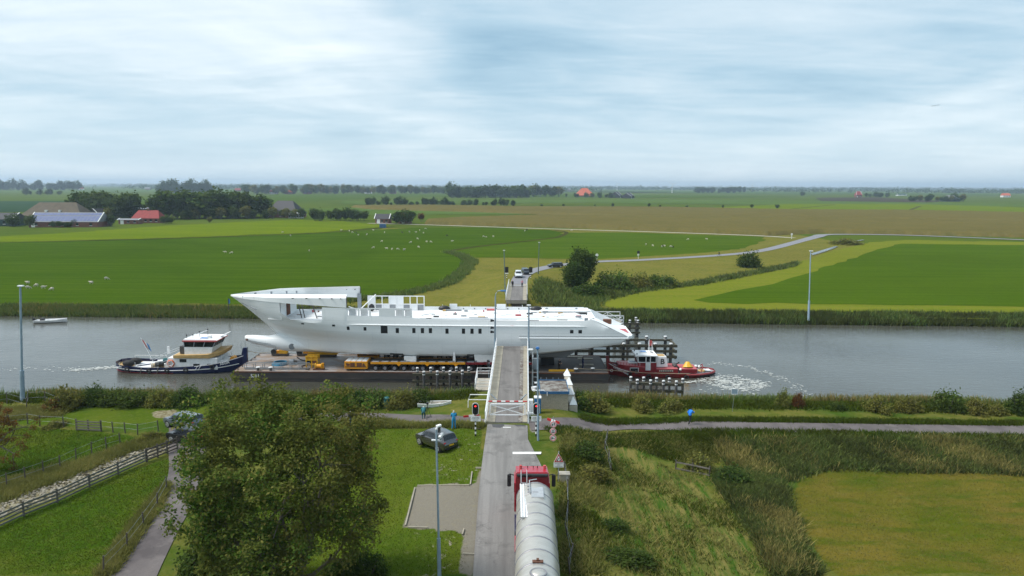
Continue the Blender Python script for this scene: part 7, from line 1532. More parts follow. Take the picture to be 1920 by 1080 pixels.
def far_light(label, loc):
    t = thing('traffic_light', label, 'traffic light', loc, group='bridge traffic lights'); mb = MB(); mb.cyl((0, 0, 0), (0, 0, 1.5), 0.08, n=8); mb.build('pole', 'black_paint', t)
    for k in range(3): mb = MB(); mb.cyl((0, 0, 0.2 + 0.5 * k), (0, 0, 0.42 + 0.5 * k), 0.09, n=8); mb.build('pole_band', 'white_clean', t)
    mb = MB(); mb.box((-0.42, -0.05, 1.5), (0.42, 0.05, 2.9)); mb.build('backing_board', 'black_paint', t, bevel=0.04); mb = MB(); mb.box((-0.4, -0.06, 1.2), (0.4, -0.02, 1.45)); mb.build('plate', 'white_clean', t)
far_light('far traffic light seen from behind right of the far bridge', ((4.59, 173.94, -0.2)[0], (4.59, 173.94, -0.2)[1], -0.2)); far_light('far traffic light seen from behind left of the far bridge', ((-1.32, 173.73, -0.2)[0], (-1.32, 173.73, -0.2)[1], -0.2))
t = thing('litter_bin', 'dark green litter bin at the hedge beside the dike path', 'bin', (-13.47, 74.13, -1.21)); mb = MB(); mb.cyl((0, 0, 0), (0, 0, 1.0), 0.28, 0.30, n=12); mb.build('bin_body', 'teal', t); mb = MB(); mb.cyl((0, 0, 1.0), (0, 0, 1.12), 0.34, 0.2, n=12); mb.build('lid', 'teal', t)

# ================================================================ vegetation
rng = np.random.default_rng(11)
leafmat('leaf_ash', (0.016, 0.032, 0.006), (0.042, 0.070, 0.012), (0.095, 0.080, 0.024), k=2.15)
leafmat('leaf_dark', (0.012, 0.026, 0.007), (0.024, 0.042, 0.010), (0.045, 0.060, 0.014), k=2.2)
leafmat('leaf_mid', (0.022, 0.044, 0.010), (0.042, 0.070, 0.014), (0.070, 0.085, 0.022))
leafmat('leaf_olive', (0.045, 0.058, 0.014), (0.085, 0.092, 0.022), (0.14, 0.125, 0.035))
leafmat('leaf_rust', (0.07, 0.030, 0.012), (0.11, 0.055, 0.018), (0.06, 0.05, 0.015))
leafmat('leaf_lime', (0.05, 0.085, 0.012), (0.085, 0.13, 0.018), (0.11, 0.14, 0.03))
leafmat('reed_green', (0.028, 0.054, 0.013), (0.054, 0.082, 0.020), (0.092, 0.100, 0.032), k=2.3)
leafmat('reed_dark', (0.045, 0.062, 0.018), (0.078, 0.092, 0.028), (0.105, 0.118, 0.040), k=1.0)
leafmat('reed_brown', (0.10, 0.085, 0.030), (0.16, 0.125, 0.045), (0.07, 0.075, 0.02), k=2.0)
leafmat('blade_green', (0.060, 0.098, 0.010), (0.088, 0.125, 0.014), (0.12, 0.14, 0.025), k=0.72)
leafmat('blade_dry', (0.13, 0.125, 0.035), (0.20, 0.18, 0.06), (0.085, 0.115, 0.02), k=1.45)
leafmat('maize_leaf', (0.10, 0.09, 0.03), (0.15, 0.13, 0.045), (0.06, 0.08, 0.02))
mat('bark', (0.075, 0.062, 0.048), 0.95, (0.12, 0.105, 0.085), 3, bmp=0.5)
def leaf_quads(C, size, rg, up=0.35, aspect=0.6):
    """one folded leaf quad at each centre"""
    n = len(C); N = rg.normal(size=(n, 3)); N[:, 2] = np.abs(N[:, 2]) + up; N /= np.linalg.norm(N, axis=1)[:, None]
    A = np.cross(N, rg.normal(size=(n, 3))); A /= np.linalg.norm(A, axis=1)[:, None] + 1e-9; B = np.cross(N, A)
    s = (size * (0.6 + 0.8 * rg.random(n)))[:, None]
    V = np.stack([C - A * s, C - B * s * aspect + N * s * 0.15, C + A * s, C + B * s * aspect + N * s * 0.15], 1).reshape(-1, 3)
    return V, np.arange(4 * n).reshape(n, 4)
def ellipsoid_pts(n, r, rg, shell=0.55):
    d = rg.normal(size=(n, 3)); d /= np.linalg.norm(d, axis=1)[:, None]
    return d * (shell + (1 - shell) * rg.random((n, 1)) ** 0.6) * np.array(r)
def skeleton(rg, base, h, spread, levels, limbs, lean=(0, 0), start=0.28, r0=None):
    """list of (p, q, r0, r1) limbs and list of tips"""
    segs, tips = [], []; r0 = r0 or h * 0.028
    top = Vector(base) + Vector((lean[0], lean[1], h * start))
    segs.append((Vector(base), top, r0, r0 * 0.8))
    def grow(p, d, l, r, lv):
        mid = p + d * l * 0.5 + Vector(rg.normal(0, l * 0.05, 3)); q = mid + (d + Vector(rg.normal(0, 0.18, 3)) + Vector((0, 0, 0.08))).normalized() * l * 0.5
        segs.append((p, mid, r, r * 0.8)); segs.append((mid, q, r * 0.8, r * 0.55))
        if lv == 0: tips.append(q); return
        for k in range(3 if rg.random() < 0.6 else 2):
            nd = (d + Vector(rg.normal(0, 0.62, 3))).normalized(); grow(mid if k == 0 and lv > 1 else q, nd, l * (0.62 + 0.2 * rg.random()), r * 0.55, lv - 1)
    for i in range(limbs):
        a = 2 * math.pi * (i + rg.random() * 0.6) / limbs; e = (0.35 + 0.9 * rg.random()) if i else 1.4
        d = Vector((math.cos(a) * math.cos(e) * spread, math.sin(a) * math.cos(e) * spread, math.sin(e))).normalized()
        grow(top - Vector((0, 0, h * start * 0.25 * rg.random())), d, h * 0.30, r0 * 0.5, levels)
    return segs, tips
def wood(name, segs, root, rmin=0.0, n=6):
    mb = MB()
    for p, q, a, b in segs:
        if a >= rmin: mb.cyl(p, q, a, b, n, caps=False)
    return mb.build(name, 'bark', root, smooth=60)
# ---------------------------------------------------------------- the big ash in front
AB = (-12.0, 38.5, float(zt(-12.0, 38.5)))
ash = thing('broadleaf_tree', 'big broadleaf tree with green and brown leaves left of the parking pad', 'tree', AB)
rg = np.random.default_rng(4)
segs, tips = skeleton(rg, (0, 0, -0.3), 13.2, 1.15, 3, 8, (-0.3, 0.0), 0.20, 0.30)
E3 = np.array([5.5, 4.6, 6.2]); CE = np.array([-0.9, 0.0, 7.1])
tp = np.array([t for t in tips]); tp = tp[(((tp - CE) / (E3 * 1.02)) ** 2).sum(1) < 1]
u = rg.uniform(-1, 1, (5200, 3)); k_ = (np.abs(u) ** 2.7).sum(1); u = u[(k_ < 1) & (k_ > 0.36)]; lump = 0.86 + 0.13 * np.sin(u[:, 0] * 5 + 1) * np.cos(u[:, 2] * 4) + 0.10 * np.sin(u[:, 1] * 9 + u[:, 2] * 7)
ex = u * lump[:, None] * E3 * 1.10 + CE; ex = ex[ex[:, 2] > 1.2 + 2.6 * sstep(-1.2, 0.6, ex[:, 0])][:980]
cl = np.concatenate([tp, ex]); cl = cl[(rg.random(len(cl)) < 0.92)]
kept, ok_ = [], set()
for s in segs:
    if s[2] > 0.015 and (not kept or tuple(s[0]) in ok_ or (s[0] - Vector((-0.3 * (s[0].z + .3) / 2.94, 0, s[0].z))).length < .25) and ((((np.array(s[1]) - CE) / (E3 * 0.95)) ** 2).sum() < 1 or s[1].z < 3.5): kept.append(s); ok_.add(tuple(s[1]))
wood('trunk', kept, ash)
def crown(name, cl, nper, rad, size, m, root, rg, flat=0.7):
    C = np.repeat(cl, nper, 0); off = rg.normal(size=C.shape); off /= np.linalg.norm(off, axis=1)[:, None]; off *= (rg.random((len(C), 1)) ** 0.5) * rad; off[:, 2] *= flat; off[:, 2] -= 0.25 * rad * (np.linalg.norm(off[:, :2], axis=1) / rad) ** 2
    V, F = leaf_quads(C + off, size, rg); return npmesh(name, V, F, m, root)
gold = cl[:, 0] + rg.normal(0, 1.6, len(cl)) > 2.0
crown('crown', cl[~gold], 85, 0.62, 0.092, 'leaf_ash', ash, rg); crown('crown', cl[gold], 62, 0.60, 0.085, 'leaf_olive', ash, rg)
# ---------------------------------------------------------------- shrubs: a few shapes, many places
def shrub_mesh(seed, r, nclump, nper, size, m):
    rg = np.random.default_rng(seed); cl = ellipsoid_pts(nclump, (r[0] * .85, r[1] * .85, r[2] * .85), rg, 0.35); cl[:, 2] = np.abs(cl[:, 2]) * (0.75 + 0.5 * rg.random(len(cl)))
    C = np.repeat(cl, nper, 0) + rg.normal(0, 0.17 * r[0], (nclump * nper, 3)); C[:, 2] = np.abs(C[:, 2]); V, F = leaf_quads(C, size, rg, 0.3, 0.45)
    me = npmesh('foliage', V, F, m); mm = me.data; bpy.data.objects.remove(me)
    mb = MB()
    for k in range(5): a = k * 1.3; mb.cyl((0.05 * math.cos(a), 0.05 * math.sin(a), -0.2), (r[0] * 0.5 * math.cos(a), r[1] * 0.5 * math.sin(a), r[2] * 0.75), 0.05, 0.02, 5)
    st = mb.build('stems', 'bark'); sm = st.data; bpy.data.objects.remove(st); return mm, sm
SH = [shrub_mesh(1, (1, 1, 1), 46, 60, 0.075, 'leaf_olive'), shrub_mesh(2, (1, 1, 1), 46, 60, 0.075, 'leaf_mid'), shrub_mesh(3, (1, 1, 1), 46, 60, 0.075, 'leaf_dark'), shrub_mesh(4, (1, 1, 1), 40, 60, 0.075, 'leaf_rust'), shrub_mesh(5, (1, 1, 1), 46, 60, 0.08, 'reed_green')]
def shrub(label, p, k, s, group='shrubs along the near bank', rz=None):
    t = thing('shrub', label, 'shrub', p, rng.random() * 6 if rz is None else rz, group); t.scale = s
    for me, n in zip(SH[k], ('foliage', 'stems')): link(bpy.data.objects.new(n, me), t)
    return t
for lab, p, k, s in (
 ('reddish green bush with lime top on the near bank by the left pole', (-47.57, 73.14, -1.35), 0, (2.0, 1.6, 2.3)), ('dull red low bush beside the left light pole', (-48.36, 72.77, -1.35), 3, (1.4, 1.2, 1.2)), ('dark green hedge bush first in the waterside row right of the red bush', (-45.46, 74.99, -1.34), 2, (1.7, 1.5, 2.0)), ('second green hedge bush in the waterside row', (-43.19, 74.77, -1.32), 1, (2.1, 1.5, 1.7)), ('third green hedge bush in the waterside row', (-40.76, 74.57, -1.3), 1, (2.2, 1.5, 1.6)), ('fourth olive hedge bush in the waterside row before the gap', (-38.32, 74.56, -1.29), 0, (2.0, 1.5, 1.9)),
 ('dark green bush touching the left side of the big tree crown', (-35.12, 74.53, -1.26), 2, (1.9, 1.6, 2.0)), ('waterside bush hidden just left of the litter bin', (-14.94, 74.29, -1.21), 1, (2.3, 1.6, 1.8)), ('waterside bush right beside the big tree crown', (-16.87, 73.88, -1.2), 2, (2.0, 1.6, 2.1)), ('olive waterside bush right of the litter bin', (-11.66, 74.35, -1.21), 0, (2.2, 1.4, 1.9)), ('dark bush behind the bow of the rowing boat', (-9.87, 75.23, -1.18), 2, (1.6, 1.3, 1.7)),
 ('olive bush at the water right of the bridge house', (8.56, 72.97, -1.02), 0, (2.1, 1.6, 1.9)), ('dark low bush in front of the bridge house wing wall', (7.5, 72.55, -0.72), 2, (1.4, 1.2, 1.3)), ('yellowish waterside bush below the timber fender', (14.17, 74.13, -1.37), 0, (1.8, 1.2, 1.5)), ('brown tufted bush behind the walking person', (17.18, 73.93, -1.41), 0, (2.0, 1.2, 1.3)), ('tall rusty waterside bush at the edge of the wake foam', (29.78, 75.68, -1.43), 0, (0.9, 0.9, 1.9)), ('second rusty waterside bush beyond the wake foam', (31.42, 75.36, -1.44), 3, (0.8, 0.7, 1.6)), ('small round lime bush alone at the right waterside', (35.57, 74.83, -1.49), 1, (0.9, 0.8, 0.9)), ('olive shrub in the right waterside row nearest the lime bush', (39.48, 74.62, -1.53), 0, (1.9, 1.2, 1.6)), ('brownish shrub in the middle of the right waterside row', (42.97, 74.64, -1.57), 0, (1.8, 1.2, 1.6)), ('tall green shrub in the right waterside row', (47.53, 74.88, -1.63), 1, (1.8, 1.3, 2.3)), ('rusty shrub second from the end of the right waterside row', (50.35, 74.39, -1.64), 0, (1.7, 1.2, 1.6)), ('brown shrub low in the right waterside row', (52.23, 74.08, -1.65), 0, (1.4, 1.1, 1.1)), ('dark shrub at the right end of the waterside row', (55.1, 74.15, -1.66), 2, (1.9, 1.4, 2.4)),
 ('dark green bramble on the slope right of the round signs', (6.57, 59.16, -0.9), 2, (1.7, 1.4, 1.5)), ('brown weedy bush below the bramble on the slope', (6.71, 55.4, -1.1), 0, (1.6, 1.4, 1.1)), ('green nettle clump in the rough grass slope', (7.36, 43.23, -1.55), 2, (1.2, 1.9, 0.7)), ('small nettle clump higher on the grass slope', (7.28, 47.56, -1.53), 2, (1.0, 1.3, 0.6)), ('nettle patch right of the lower nettle clump', (8.72, 43.95, -1.94), 2, (1.0, 0.8, 0.5)), ('golden weedy bush beside the timber beam', (16.68, 60.32, -2.4), 0, (1.5, 1.3, 1.4)), ('dark reed bush right of the timber beam', (18.68, 57.26, -2.31), 2, (1.7, 1.5, 1.4)),
 ('dense dark bush under the big tree at the lower left', (-19.13, 41.89, -1.95), 2, (2.4, 2.0, 2.2)), ('leafy bush in front of the big tree trunk', (-16.94, 41.89, -1.94), 1, (3.0, 2.2, 2.5)), ('dark shrub at the bottom edge right of the big tree', (-9.02, 41.91, -1.94), 2, (2.1, 1.2, 1.5)), ('small dark shrub at the bottom edge near the camera pole', (-10.73, 41.99, -2.0), 2, (1.3, 1.0, 1.0)), ('bush at the corner of the lane under the big tree', (-21.41, 47.28, -1.94), 1, (1.4, 1.4, 1.6)), ('low brown bush beside the small pasture gate', (-34.22, 64.77, -1.42), 0, (1.3, 1.0, 0.7)), ('low brown weed bush along the upper pasture fence', (-45.09, 67.7, -1.34), 0, (1.4, 0.9, 0.6))):
    shrub(lab, p, k, s)
# rust coloured tree reaching in at the left edge
rt_ = thing('broadleaf_tree', 'rust brown branches of a tree reaching in at the left edge', 'tree', (-44.6, 58.0, float(zt(-44.6, 58.0)))); rg = np.random.default_rng(8)
segs, tips = skeleton(rg, (0, 0, -0.2), 6.5, 1.0, 2, 6, (0, 0), 0.3); wood('trunk', segs, rt_, n=5)
cl = np.concatenate([np.array(tips), ellipsoid_pts(60, (1.8, 1.8, 2.6), rg) + [0, 0, 4.2]]); crown('crown', cl[:110], 60, 0.4, 0.075, 'leaf_rust', rt_, rg)

# ---------------------------------------------------------------- far trees
def tree_proto(seed, h, w, m, nclump, nper, size, trunk=True, bare=0.12):
    rg = np.random.default_rng(seed); cl = ellipsoid_pts(nclump, (w * .42, w * .42, h * (0.5 - bare / 2) * .85), rg, 0.5); cl *= (0.72 + 0.30 * np.sin(cl[:, :1] / w * 7 + seed) * np.cos(cl[:, 2:] / h * 6 + seed * 2) + 0.25 * rg.random((len(cl), 1))); cl[:, 2] += h * (0.5 + bare / 2)
    C = np.repeat(cl, nper, 0) + rg.normal(0, w * 0.075, (nclump * nper, 3)); C[:, 2] = np.maximum(C[:, 2], h * bare * 0.7); V, F = leaf_quads(C, size, rg, 0.4, 0.7)
    o = npmesh('crown', V, F, m); cm = o.data; bpy.data.objects.remove(o)
    sg, _ = skeleton(rg, (0, 0, -0.3), h * 0.9, 0.9, 1, 4, (0, 0), 0.3, w * 0.03); mb = MB()
    for p, q, a, b in sg: mb.cyl(p, q, a, b, 5, caps=False)
    o = mb.build('trunk', 'bark'); tm = o.data; bpy.data.objects.remove(o); return cm, tm
PT = {'dark': [tree_proto(20 + i, 1, (0.85, 1.05, 0.7)[i], 'leaf_dark', 90, 13, 0.050, bare=0.05) for i in range(3)], 'mid': [tree_proto(30 + i, 1, (0.8, 1.0, 0.65)[i], 'leaf_mid', 80, 13, 0.050, bare=0.1) for i in range(3)], 'olive': [tree_proto(41, 1, 0.85, 'leaf_olive', 70, 13, 0.05)], 'rust': [tree_proto(42, 1, 0.8, 'leaf_rust', 70, 13, 0.05)], 'fine': [tree_proto(50, 1, 0.85, 'leaf_dark', 300, 26, 0.026, bare=0.02)]}
def ftree(label, p, h, kind, w=1.0, group='far trees', z=-2.45):
    t = thing('tree', label, 'tree', (p[0], p[1], z), rng.random() * 6.28, group); t.scale = (h * w * (0.85 + 0.35 * rng.random()), h * w * (0.85 + 0.35 * rng.random()), h)
    ms = PT[kind]; cm, tm = ms[int(rng.integers(len(ms)))]
    link(bpy.data.objects.new('crown', cm), t); link(bpy.data.objects.new('trunk', tm), t)
# big bushy tree on the far bank beside the ramp
q = (15.9, 166.36, -2.4)
ftree('tall dark tree standing among bushes right of the far bridge ramp', (q[0] + 0.6, q[1] + 6), 10.5, 'fine', 0.95, z=-2.6)
ftree('second rounder dark tree in front of the tall one by the far ramp', (q[0] - 0.8, q[1] + 2), 7.5, 'fine', 1.15, z=-2.6)
for i, (lab, px, k, s) in enumerate((('grey green willow bush right of the far ramp trees', (24.38, 169.22, -2.4), 1, (5.5, 4, 4.8)), ('olive bush second right of the far ramp trees', (30.97, 173.94, -2.4), 0, (5, 4, 3.8)), ('low bush third right of the far ramp trees', (37.73, 177.95, -2.4), 1, (5, 4, 3.0)), ('dark bush at the foot of the far ramp trees', (17.6, 159.88, -2.4), 2, (5, 3.5, 3.0)), ('round dark shrub beside the far road before the bend', (74.48, 222.48, -2.4), 2, (4.6, 4, 4.6)), ('low shrub at the swale head near the road bend', (146.78, 312.96, -2.4), 0, (7, 6, 2.6)))):
    shrub(lab, (px[0], px[1], -2.5), k, s, 'bushes on the far bank')
ORD = 'leftmost second third fourth fifth sixth seventh eighth ninth tenth eleventh twelfth'.split()
def nth(i, n, label): return label if n > 12 else (f'{ORD[i]}, ' if i == 0 else f'{ORD[i]} from the left, ') + label
def scatter_trees(label, group, pts, hs, kinds, jit=0.0):
    pts = sorted(pts, key=lambda p: p[0] / p[1])
    for i, (p, h) in enumerate(zip(pts, hs)): ftree(nth(i, len(pts), label), p, h, kinds[i % len(kinds)], 0.95 + 0.25 * rng.random(), group)
def row(a, b, n, h0, h1, jx=0.02, jy=0.04):
    t = (np.arange(n) + rng.random(n) * 0.7) / n; A, B = np.array(a[:2]), np.array(b[:2]); L = np.linalg.norm(B - A)
    P = A + (B - A) * t[:, None] + rng.normal(0, 1, (n, 2)) * [L * jx, L * jy]; return [tuple(p) for p in P], h0 + (h1 - h0) * rng.random(n)
def wood_row(label, group, a, b, n, h0, h1, kinds, jy=0.04): pts, hs = row(a, b, n, h0, h1, 0.01, jy); scatter_trees(label, group, pts, hs, kinds)
wood_row('dark tree in the dense wood behind the red roofed farmhouse', 'wood behind the farm', (-255.24, 516.88, -2.4), (-186.39, 541.51, -2.4), 26, 15, 23, ('dark', 'dark', 'mid'), 0.10)
wood_row('lower tree along the front edge of the farm wood', 'front edge of the farm wood', (-240.47, 510.11, -2.4), (-172.99, 525.3, -2.4), 12, 7, 11, ('mid', 'dark', 'olive'), 0.02)
wood_row('tree between the brown barn and the red roofed house', 'trees between the barns', (-324.63, 535.88, -2.4), (-265.11, 507.62, -2.4), 12, 13, 22, ('dark', 'mid', 'dark'), 0.08)
wood_row('low hedge tree in front of the solar roofed barn', 'hedge before the solar barn', (-262.09, 404.33, -2.4), (-243.43, 421.99, -2.4), 9, 3.2, 5, ('dark', 'mid'), 0.02)
ftree('dark tree at the left gable of the solar roofed barn', (-273.01, 403.45, -2.4), 8, 'mid', 1.0); ftree('round tree just left of the solar barn door', (-289.1, 412.7, -2.4), 7.5, 'dark', 1.1); ftree('dark round tree right of the solar barn gable', (-237.69, 422.47, -2.4), 7.5, 'dark', 1.0); ftree('yellow green tree peeping between barns', (-282.06, 497.95, -2.4), 9, 'olive', 0.9); ftree('small lone tree in the bright pasture by the wood', (-196.47, 462.73, -2.4), 4.2, 'olive', 1.0); ftree('small tree left of the lone pasture tree', (-231.85, 502.94, -2.4), 7, 'mid', 1.0)
wood_row('bush at the right gable of the red roofed house', 'bushes by the red roofed house', (-219.63, 447.73, -2.4), (-218.05, 460.77, -2.4), 3, 4, 6, ('mid', 'dark'), 0.05)
wood_row('orchard tree in the row between dark barn and brick house', 'orchard row', (-137.62, 496.65, -2.4), (-101.19, 500.15, -2.4), 9, 7, 10.5, ('mid', 'dark'), 0.03)
wood_row('garden tree shading the small brick house', 'garden of the brick house', (-76.65, 460.34, -2.4), (-65.08, 461.36, -2.4), 4, 8, 10.5, ('dark', 'mid'), 0.05)
ftree('rust brown tree right of the small brick house', (-62.37, 488.96, -2.4), 6.5, 'rust', 1.1)
wood_row('tree around the big dark barn', 'trees by the dark barn', (-175.73, 533.69, -2.4), (-152.01, 527.45, -2.4), 5, 6, 9, ('mid', 'olive'), 0.03)
wood_row('tree in the far hedgerow before the maize', 'hedgerow before the maize', (-177.94, 881.83, -2.4), (6.15, 889.28, -2.4), 40, 4, 11, ('dark', 'mid', 'dark'), 0.008)
wood_row('small tree on the ditch line right of the hedgerow', 'ditch line trees', (25.46, 869.53, -2.4), (322.15, 832.11, -2.4), 10, 3, 6, ('mid', 'dark'), 0.005)
wood_row('tree in the long far wood in the middle distance', 'far wood in the middle', (-123.73, 1435.79, -2.4), (32.14, 1478.82, -2.4), 34, 18, 30, ('dark', 'dark', 'mid'), 0.05)
wood_row('tree in the looser far wood right of the long wood', 'loose far wood', (35.21, 1620.94, -2.4), (109.04, 1643.26, -2.4), 11, 18, 30, ('mid', 'olive', 'dark'), 0.06)
wood_row('tree in the village row left of the far wood', 'village trees', (-686.3, 1842.38, -2.4), (-168.77, 2047.73, -2.4), 60, 16, 30, ('dark', 'mid', 'olive'), 0.01)
wood_row('tree in the wood above the farm on the left horizon', 'left horizon wood', (-971.5, 1976.79, -2.4), (-847.84, 2032.87, -2.4), 18, 20, 38, ('dark',), 0.03)
wood_row('tree on the left horizon behind the blue green field', 'far left trees', (-1823.82, 2475.95, -2.4), (-1591.27, 2640.01, -2.4), 22, 20, 40, ('dark',), 0.02)
wood_row('tree in the small clump on the left before the horizon', 'small left clump', (-1032.5, 1515.14, -2.4), (-965.08, 1538.92, -2.4), 6, 10, 17, ('dark', 'mid'), 0.02)
wood_row('tree around the red roofed far farm', 'trees at the red far farm', (118.29, 1571.07, -2.4), (215.31, 1529.38, -2.4), 9, 8, 15, ('dark', 'mid'), 0.02)
wood_row('tree around the grey far farm', 'trees at the grey far farm', (177.68, 1518.99, -2.4), (258.5, 1476.92, -2.4), 7, 6, 11, ('dark', 'mid'), 0.02)
wood_row('tree in the right hand far farm clump', 'right far farm clump', (707.82, 1275.88, -2.4), (827.39, 1301.18, -2.4), 12, 9, 16, ('dark', 'mid', 'olive'), 0.03)
wood_row('tree in the group near the small red far house', 'trees at the small red house', (880.9, 1791.13, -2.4), (953.13, 1811.98, -2.4), 6, 10, 17, ('dark',), 0.03)
ftree('single dark round tree in the flat right fields', (783.6, 1939.74, -2.4), 13, 'dark', 1.4)
wood_row('tree in the thin row on the right horizon', 'right horizon row', (688.09, 2729.4, -2.4), (926.16, 2837.37, -2.4), 12, 18, 30, ('dark',), 0.01)
# farthest tree lines: one mass each
def treeline(label, Y, x0, x1, n, h0, h1, gap, seed):
    rg = np.random.default_rng(seed); xs = x0 + (x1 - x0) * rg.random(n); k = np.sin(xs * 0.0021 + seed) + 0.6 * np.sin(xs * 0.0067 + 2 * seed) + 0.3 * rg.normal(size=n); xs = xs[k > gap]
    hh = h0 + (h1 - h0) * rg.random(len(xs)); C = np.repeat(np.stack([xs, Y + rg.normal(0, 60, len(xs)), hh * 0.5 - 2.4], 1), 14, 0); H = np.repeat(hh, 14)
    C += rg.normal(0, 1, C.shape) * np.stack([H * 0.33, H * 0.3, H * 0.24], 1); V, F = leaf_quads(C, 3.2, rg, 0.4, 0.8); tag(npmesh('treeline', V, F, 'leaf_dark'), label, 'trees', kind='stuff')
treeline('hazy tree line along the horizon, nearest band', 3300, -2700, 2700, 1600, 12, 24, -0.1, 3); treeline('hazy tree line along the horizon, middle band', 4700, -3800, 3800, 2600, 14, 28, -0.4, 5); treeline('hazy blue tree line farthest on the horizon', 7000, -5600, 5600, 4200, 16, 34, -1.2, 7)

# ================================================================ farms
mat('thatch', (0.115, 0.092, 0.062), 0.95, (0.085, 0.070, 0.050), 0.4); mat('roof_dark', (0.030, 0.030, 0.036), 0.7); mat('roof_red', (0.26, 0.030, 0.028), 0.8, (0.20, 0.025, 0.022), 0.6); mat('roof_orange', (0.52, 0.12, 0.06), 0.8); mat('brick', (0.20, 0.085, 0.060), 0.9, (0.15, 0.065, 0.05), 2); mat('solar', (0.10, 0.125, 0.24), 0.25, (0.13, 0.155, 0.28), 0.5); mat('barn_green', (0.018, 0.055, 0.050), 0.8); mat('barn_dark', (0.03, 0.035, 0.03), 0.8); mat('roof_grey', (0.22, 0.23, 0.25), 0.8)
def farm(name, label, p, rz, L, W, hw, hr, roof, wall, hip=0.0, windows=4, door=True, trim=True, panels=False, chimney=False, z=-2.5):
    t = thing(name, label, 'building', (p[0], p[1] + W / 2 * abs(math.cos(R(rz))) + L / 2 * abs(math.sin(R(rz))), z), R(rz), 'far farm buildings')
    mb = MB(); mb.box((-L / 2, -W / 2, -0.5), (L / 2, W / 2, hw)); wa = mb.build('wall', wall, t); o = 0.5
    r = [(-L / 2 - o, -W / 2 - o, hw), (L / 2 + o, -W / 2 - o, hw), (L / 2 + o, W / 2 + o, hw), (-L / 2 - o, W / 2 + o, hw), (-L / 2 - o + hip, 0, hw + hr), (L / 2 + o - hip, 0, hw + hr)]
    mb = MB(); mb.add([(x, y, z_ + 0.02) for x, y, z_ in r], [(0, 1, 5, 4), (2, 3, 4, 5), (1, 2, 5), (3, 0, 4), (3, 2, 1, 0)]); rf = mb.build('roof', roof, t)
    if trim:
        for s in (-1, 1): mb = MB(); mb.bar((s * (L / 2 + o), -W / 2 - o, hw + 0.15), (s * (L / 2 + o - hip), 0, hw + hr + 0.15), 0.35, 0.35); mb.build('gable_trim', 'white_clean', rf)
    if panels:
        n = max(4, int(L / 2.1))
        for i in range(n):
            for k0, k1 in ((0.08, 0.60), (0.68, 0.93)):
                x0 = -L / 2 + L * (i + 0.06) / n; x1 = -L / 2 + L * (i + 0.94) / n; q = []
                for k in (k0, k1): q += [(x0, -(W / 2 + o) * (1 - k) - 0.05, hw + hr * k + 0.14), (x1, -(W / 2 + o) * (1 - k) - 0.05, hw + hr * k + 0.14)]
                mb = MB(); mb.add(q, [(0, 1, 3, 2)]); mb.build('solar_panel', 'solar', rf)
    for i in range(windows):
        x = -L / 2 + L * (i + 0.5) / windows; mb = MB(); mb.box((x - 0.7, -W / 2 - 0.08, hw * 0.35), (x + 0.7, -W / 2 - 0.01, hw * 0.8)); w = mb.build('window', 'glass_dark', t); mb = MB(); mb.box((x - 0.85, -W / 2 - 0.12, hw * 0.28), (x + 0.85, -W / 2 - 0.015, hw * 0.34)); mb.build('sill', 'white_clean', w)
    if door: mb = MB(); mb.box((-L / 2 + 1.2, -W / 2 - 0.1, 0), (-L / 2 + 3.2, -W / 2 - 0.012, min(hw * 0.95, 3))); mb.build('door', 'white_clean', t)
    if chimney: mb = MB(); mb.box((-0.5, -0.5, hw + hr - 0.8), (0.5, 0.5, hw + hr + 1.2)); mb.build('chimney', 'brick', rf)
    return t, rf
t, rf = farm('barn', 'huge barn with brown thatched hip roof behind the solar barn', (-316.26, 486.9, -2.4), 3, 40, 20, 3.0, 9.0, 'thatch', 'brick', 8.0, 3, True, False)
for x in (-4, 5): mb = MB(); mb.box((x - 0.6, -8.3, 5.6), (x + 0.6, -5.5, 6.9)); mb.build('roof_vent', 'white_clean', rf)
farm('barn', 'long low barn with blue solar panel roof and white gables', (-259.45, 409.77, -2.4), 4, 38, 15, 3.0, 5.2, 'roof_grey', 'brick', 0.0, 5, True, True, True)
farm('barn', 'dark green barn cut by the left picture edge', (-302.44, 417.06, -2.4), 2, 18, 14, 4.0, 3.6, 'roof_dark', 'barn_green', 0.0, 2)
farm('farmhouse', 'farmhouse with deep red gambrel roof and white eaves', (-236.5, 459.1, -2.4), 2, 17, 10, 3.0, 5.0, 'roof_red', 'brick', 2.6, 5, True, False, chimney=True)
farm('shed', 'long flat brick shed attached left of the red roofed house', (-240.43, 445.9, -2.4), 2, 12, 6, 2.6, 0.8, 'roof_grey', 'brick', 0.0, 3)
farm('farmhouse', 'grey slated house between barn and trees', (-290.87, 497.08, -2.4), 80, 12, 9, 3.2, 4.5, 'roof_dark', 'barn_dark', 0.0, 2)
farm('barn', 'wide grey roofed shed seen above the farm trees', (-324.05, 633.06, -2.4), 0, 26, 12, 3, 1.5, 'roof_grey', 'barn_dark', 0.0, 3)
farm('barn', 'big dark hip roofed barn at the right of the farm wood', (-175.43, 542.67, -2.4), -12, 26, 16, 3.2, 9.5, 'roof_dark', 'brick', 7.0, 3, True, False)
farm('farmhouse', 'low white house at the foot of the dark barn', (-162.97, 535.01, -2.4), 0, 10, 6, 2.6, 1.6, 'white_paint', 'white_paint', 0.0, 5, False)
farm('brick_house', 'small brick house with dark roof by the pasture track', (-84.93, 466.13, -2.4), -6, 9, 7, 3.0, 3.2, 'roof_dark', 'brick', 0.0, 3)
farm('brick_house', 'small brick cottage half hidden in garden trees', (-71.17, 467.36, -2.4), 20, 8, 7, 3.2, 3.6, 'roof_red', 'brick', 0.0, 2)
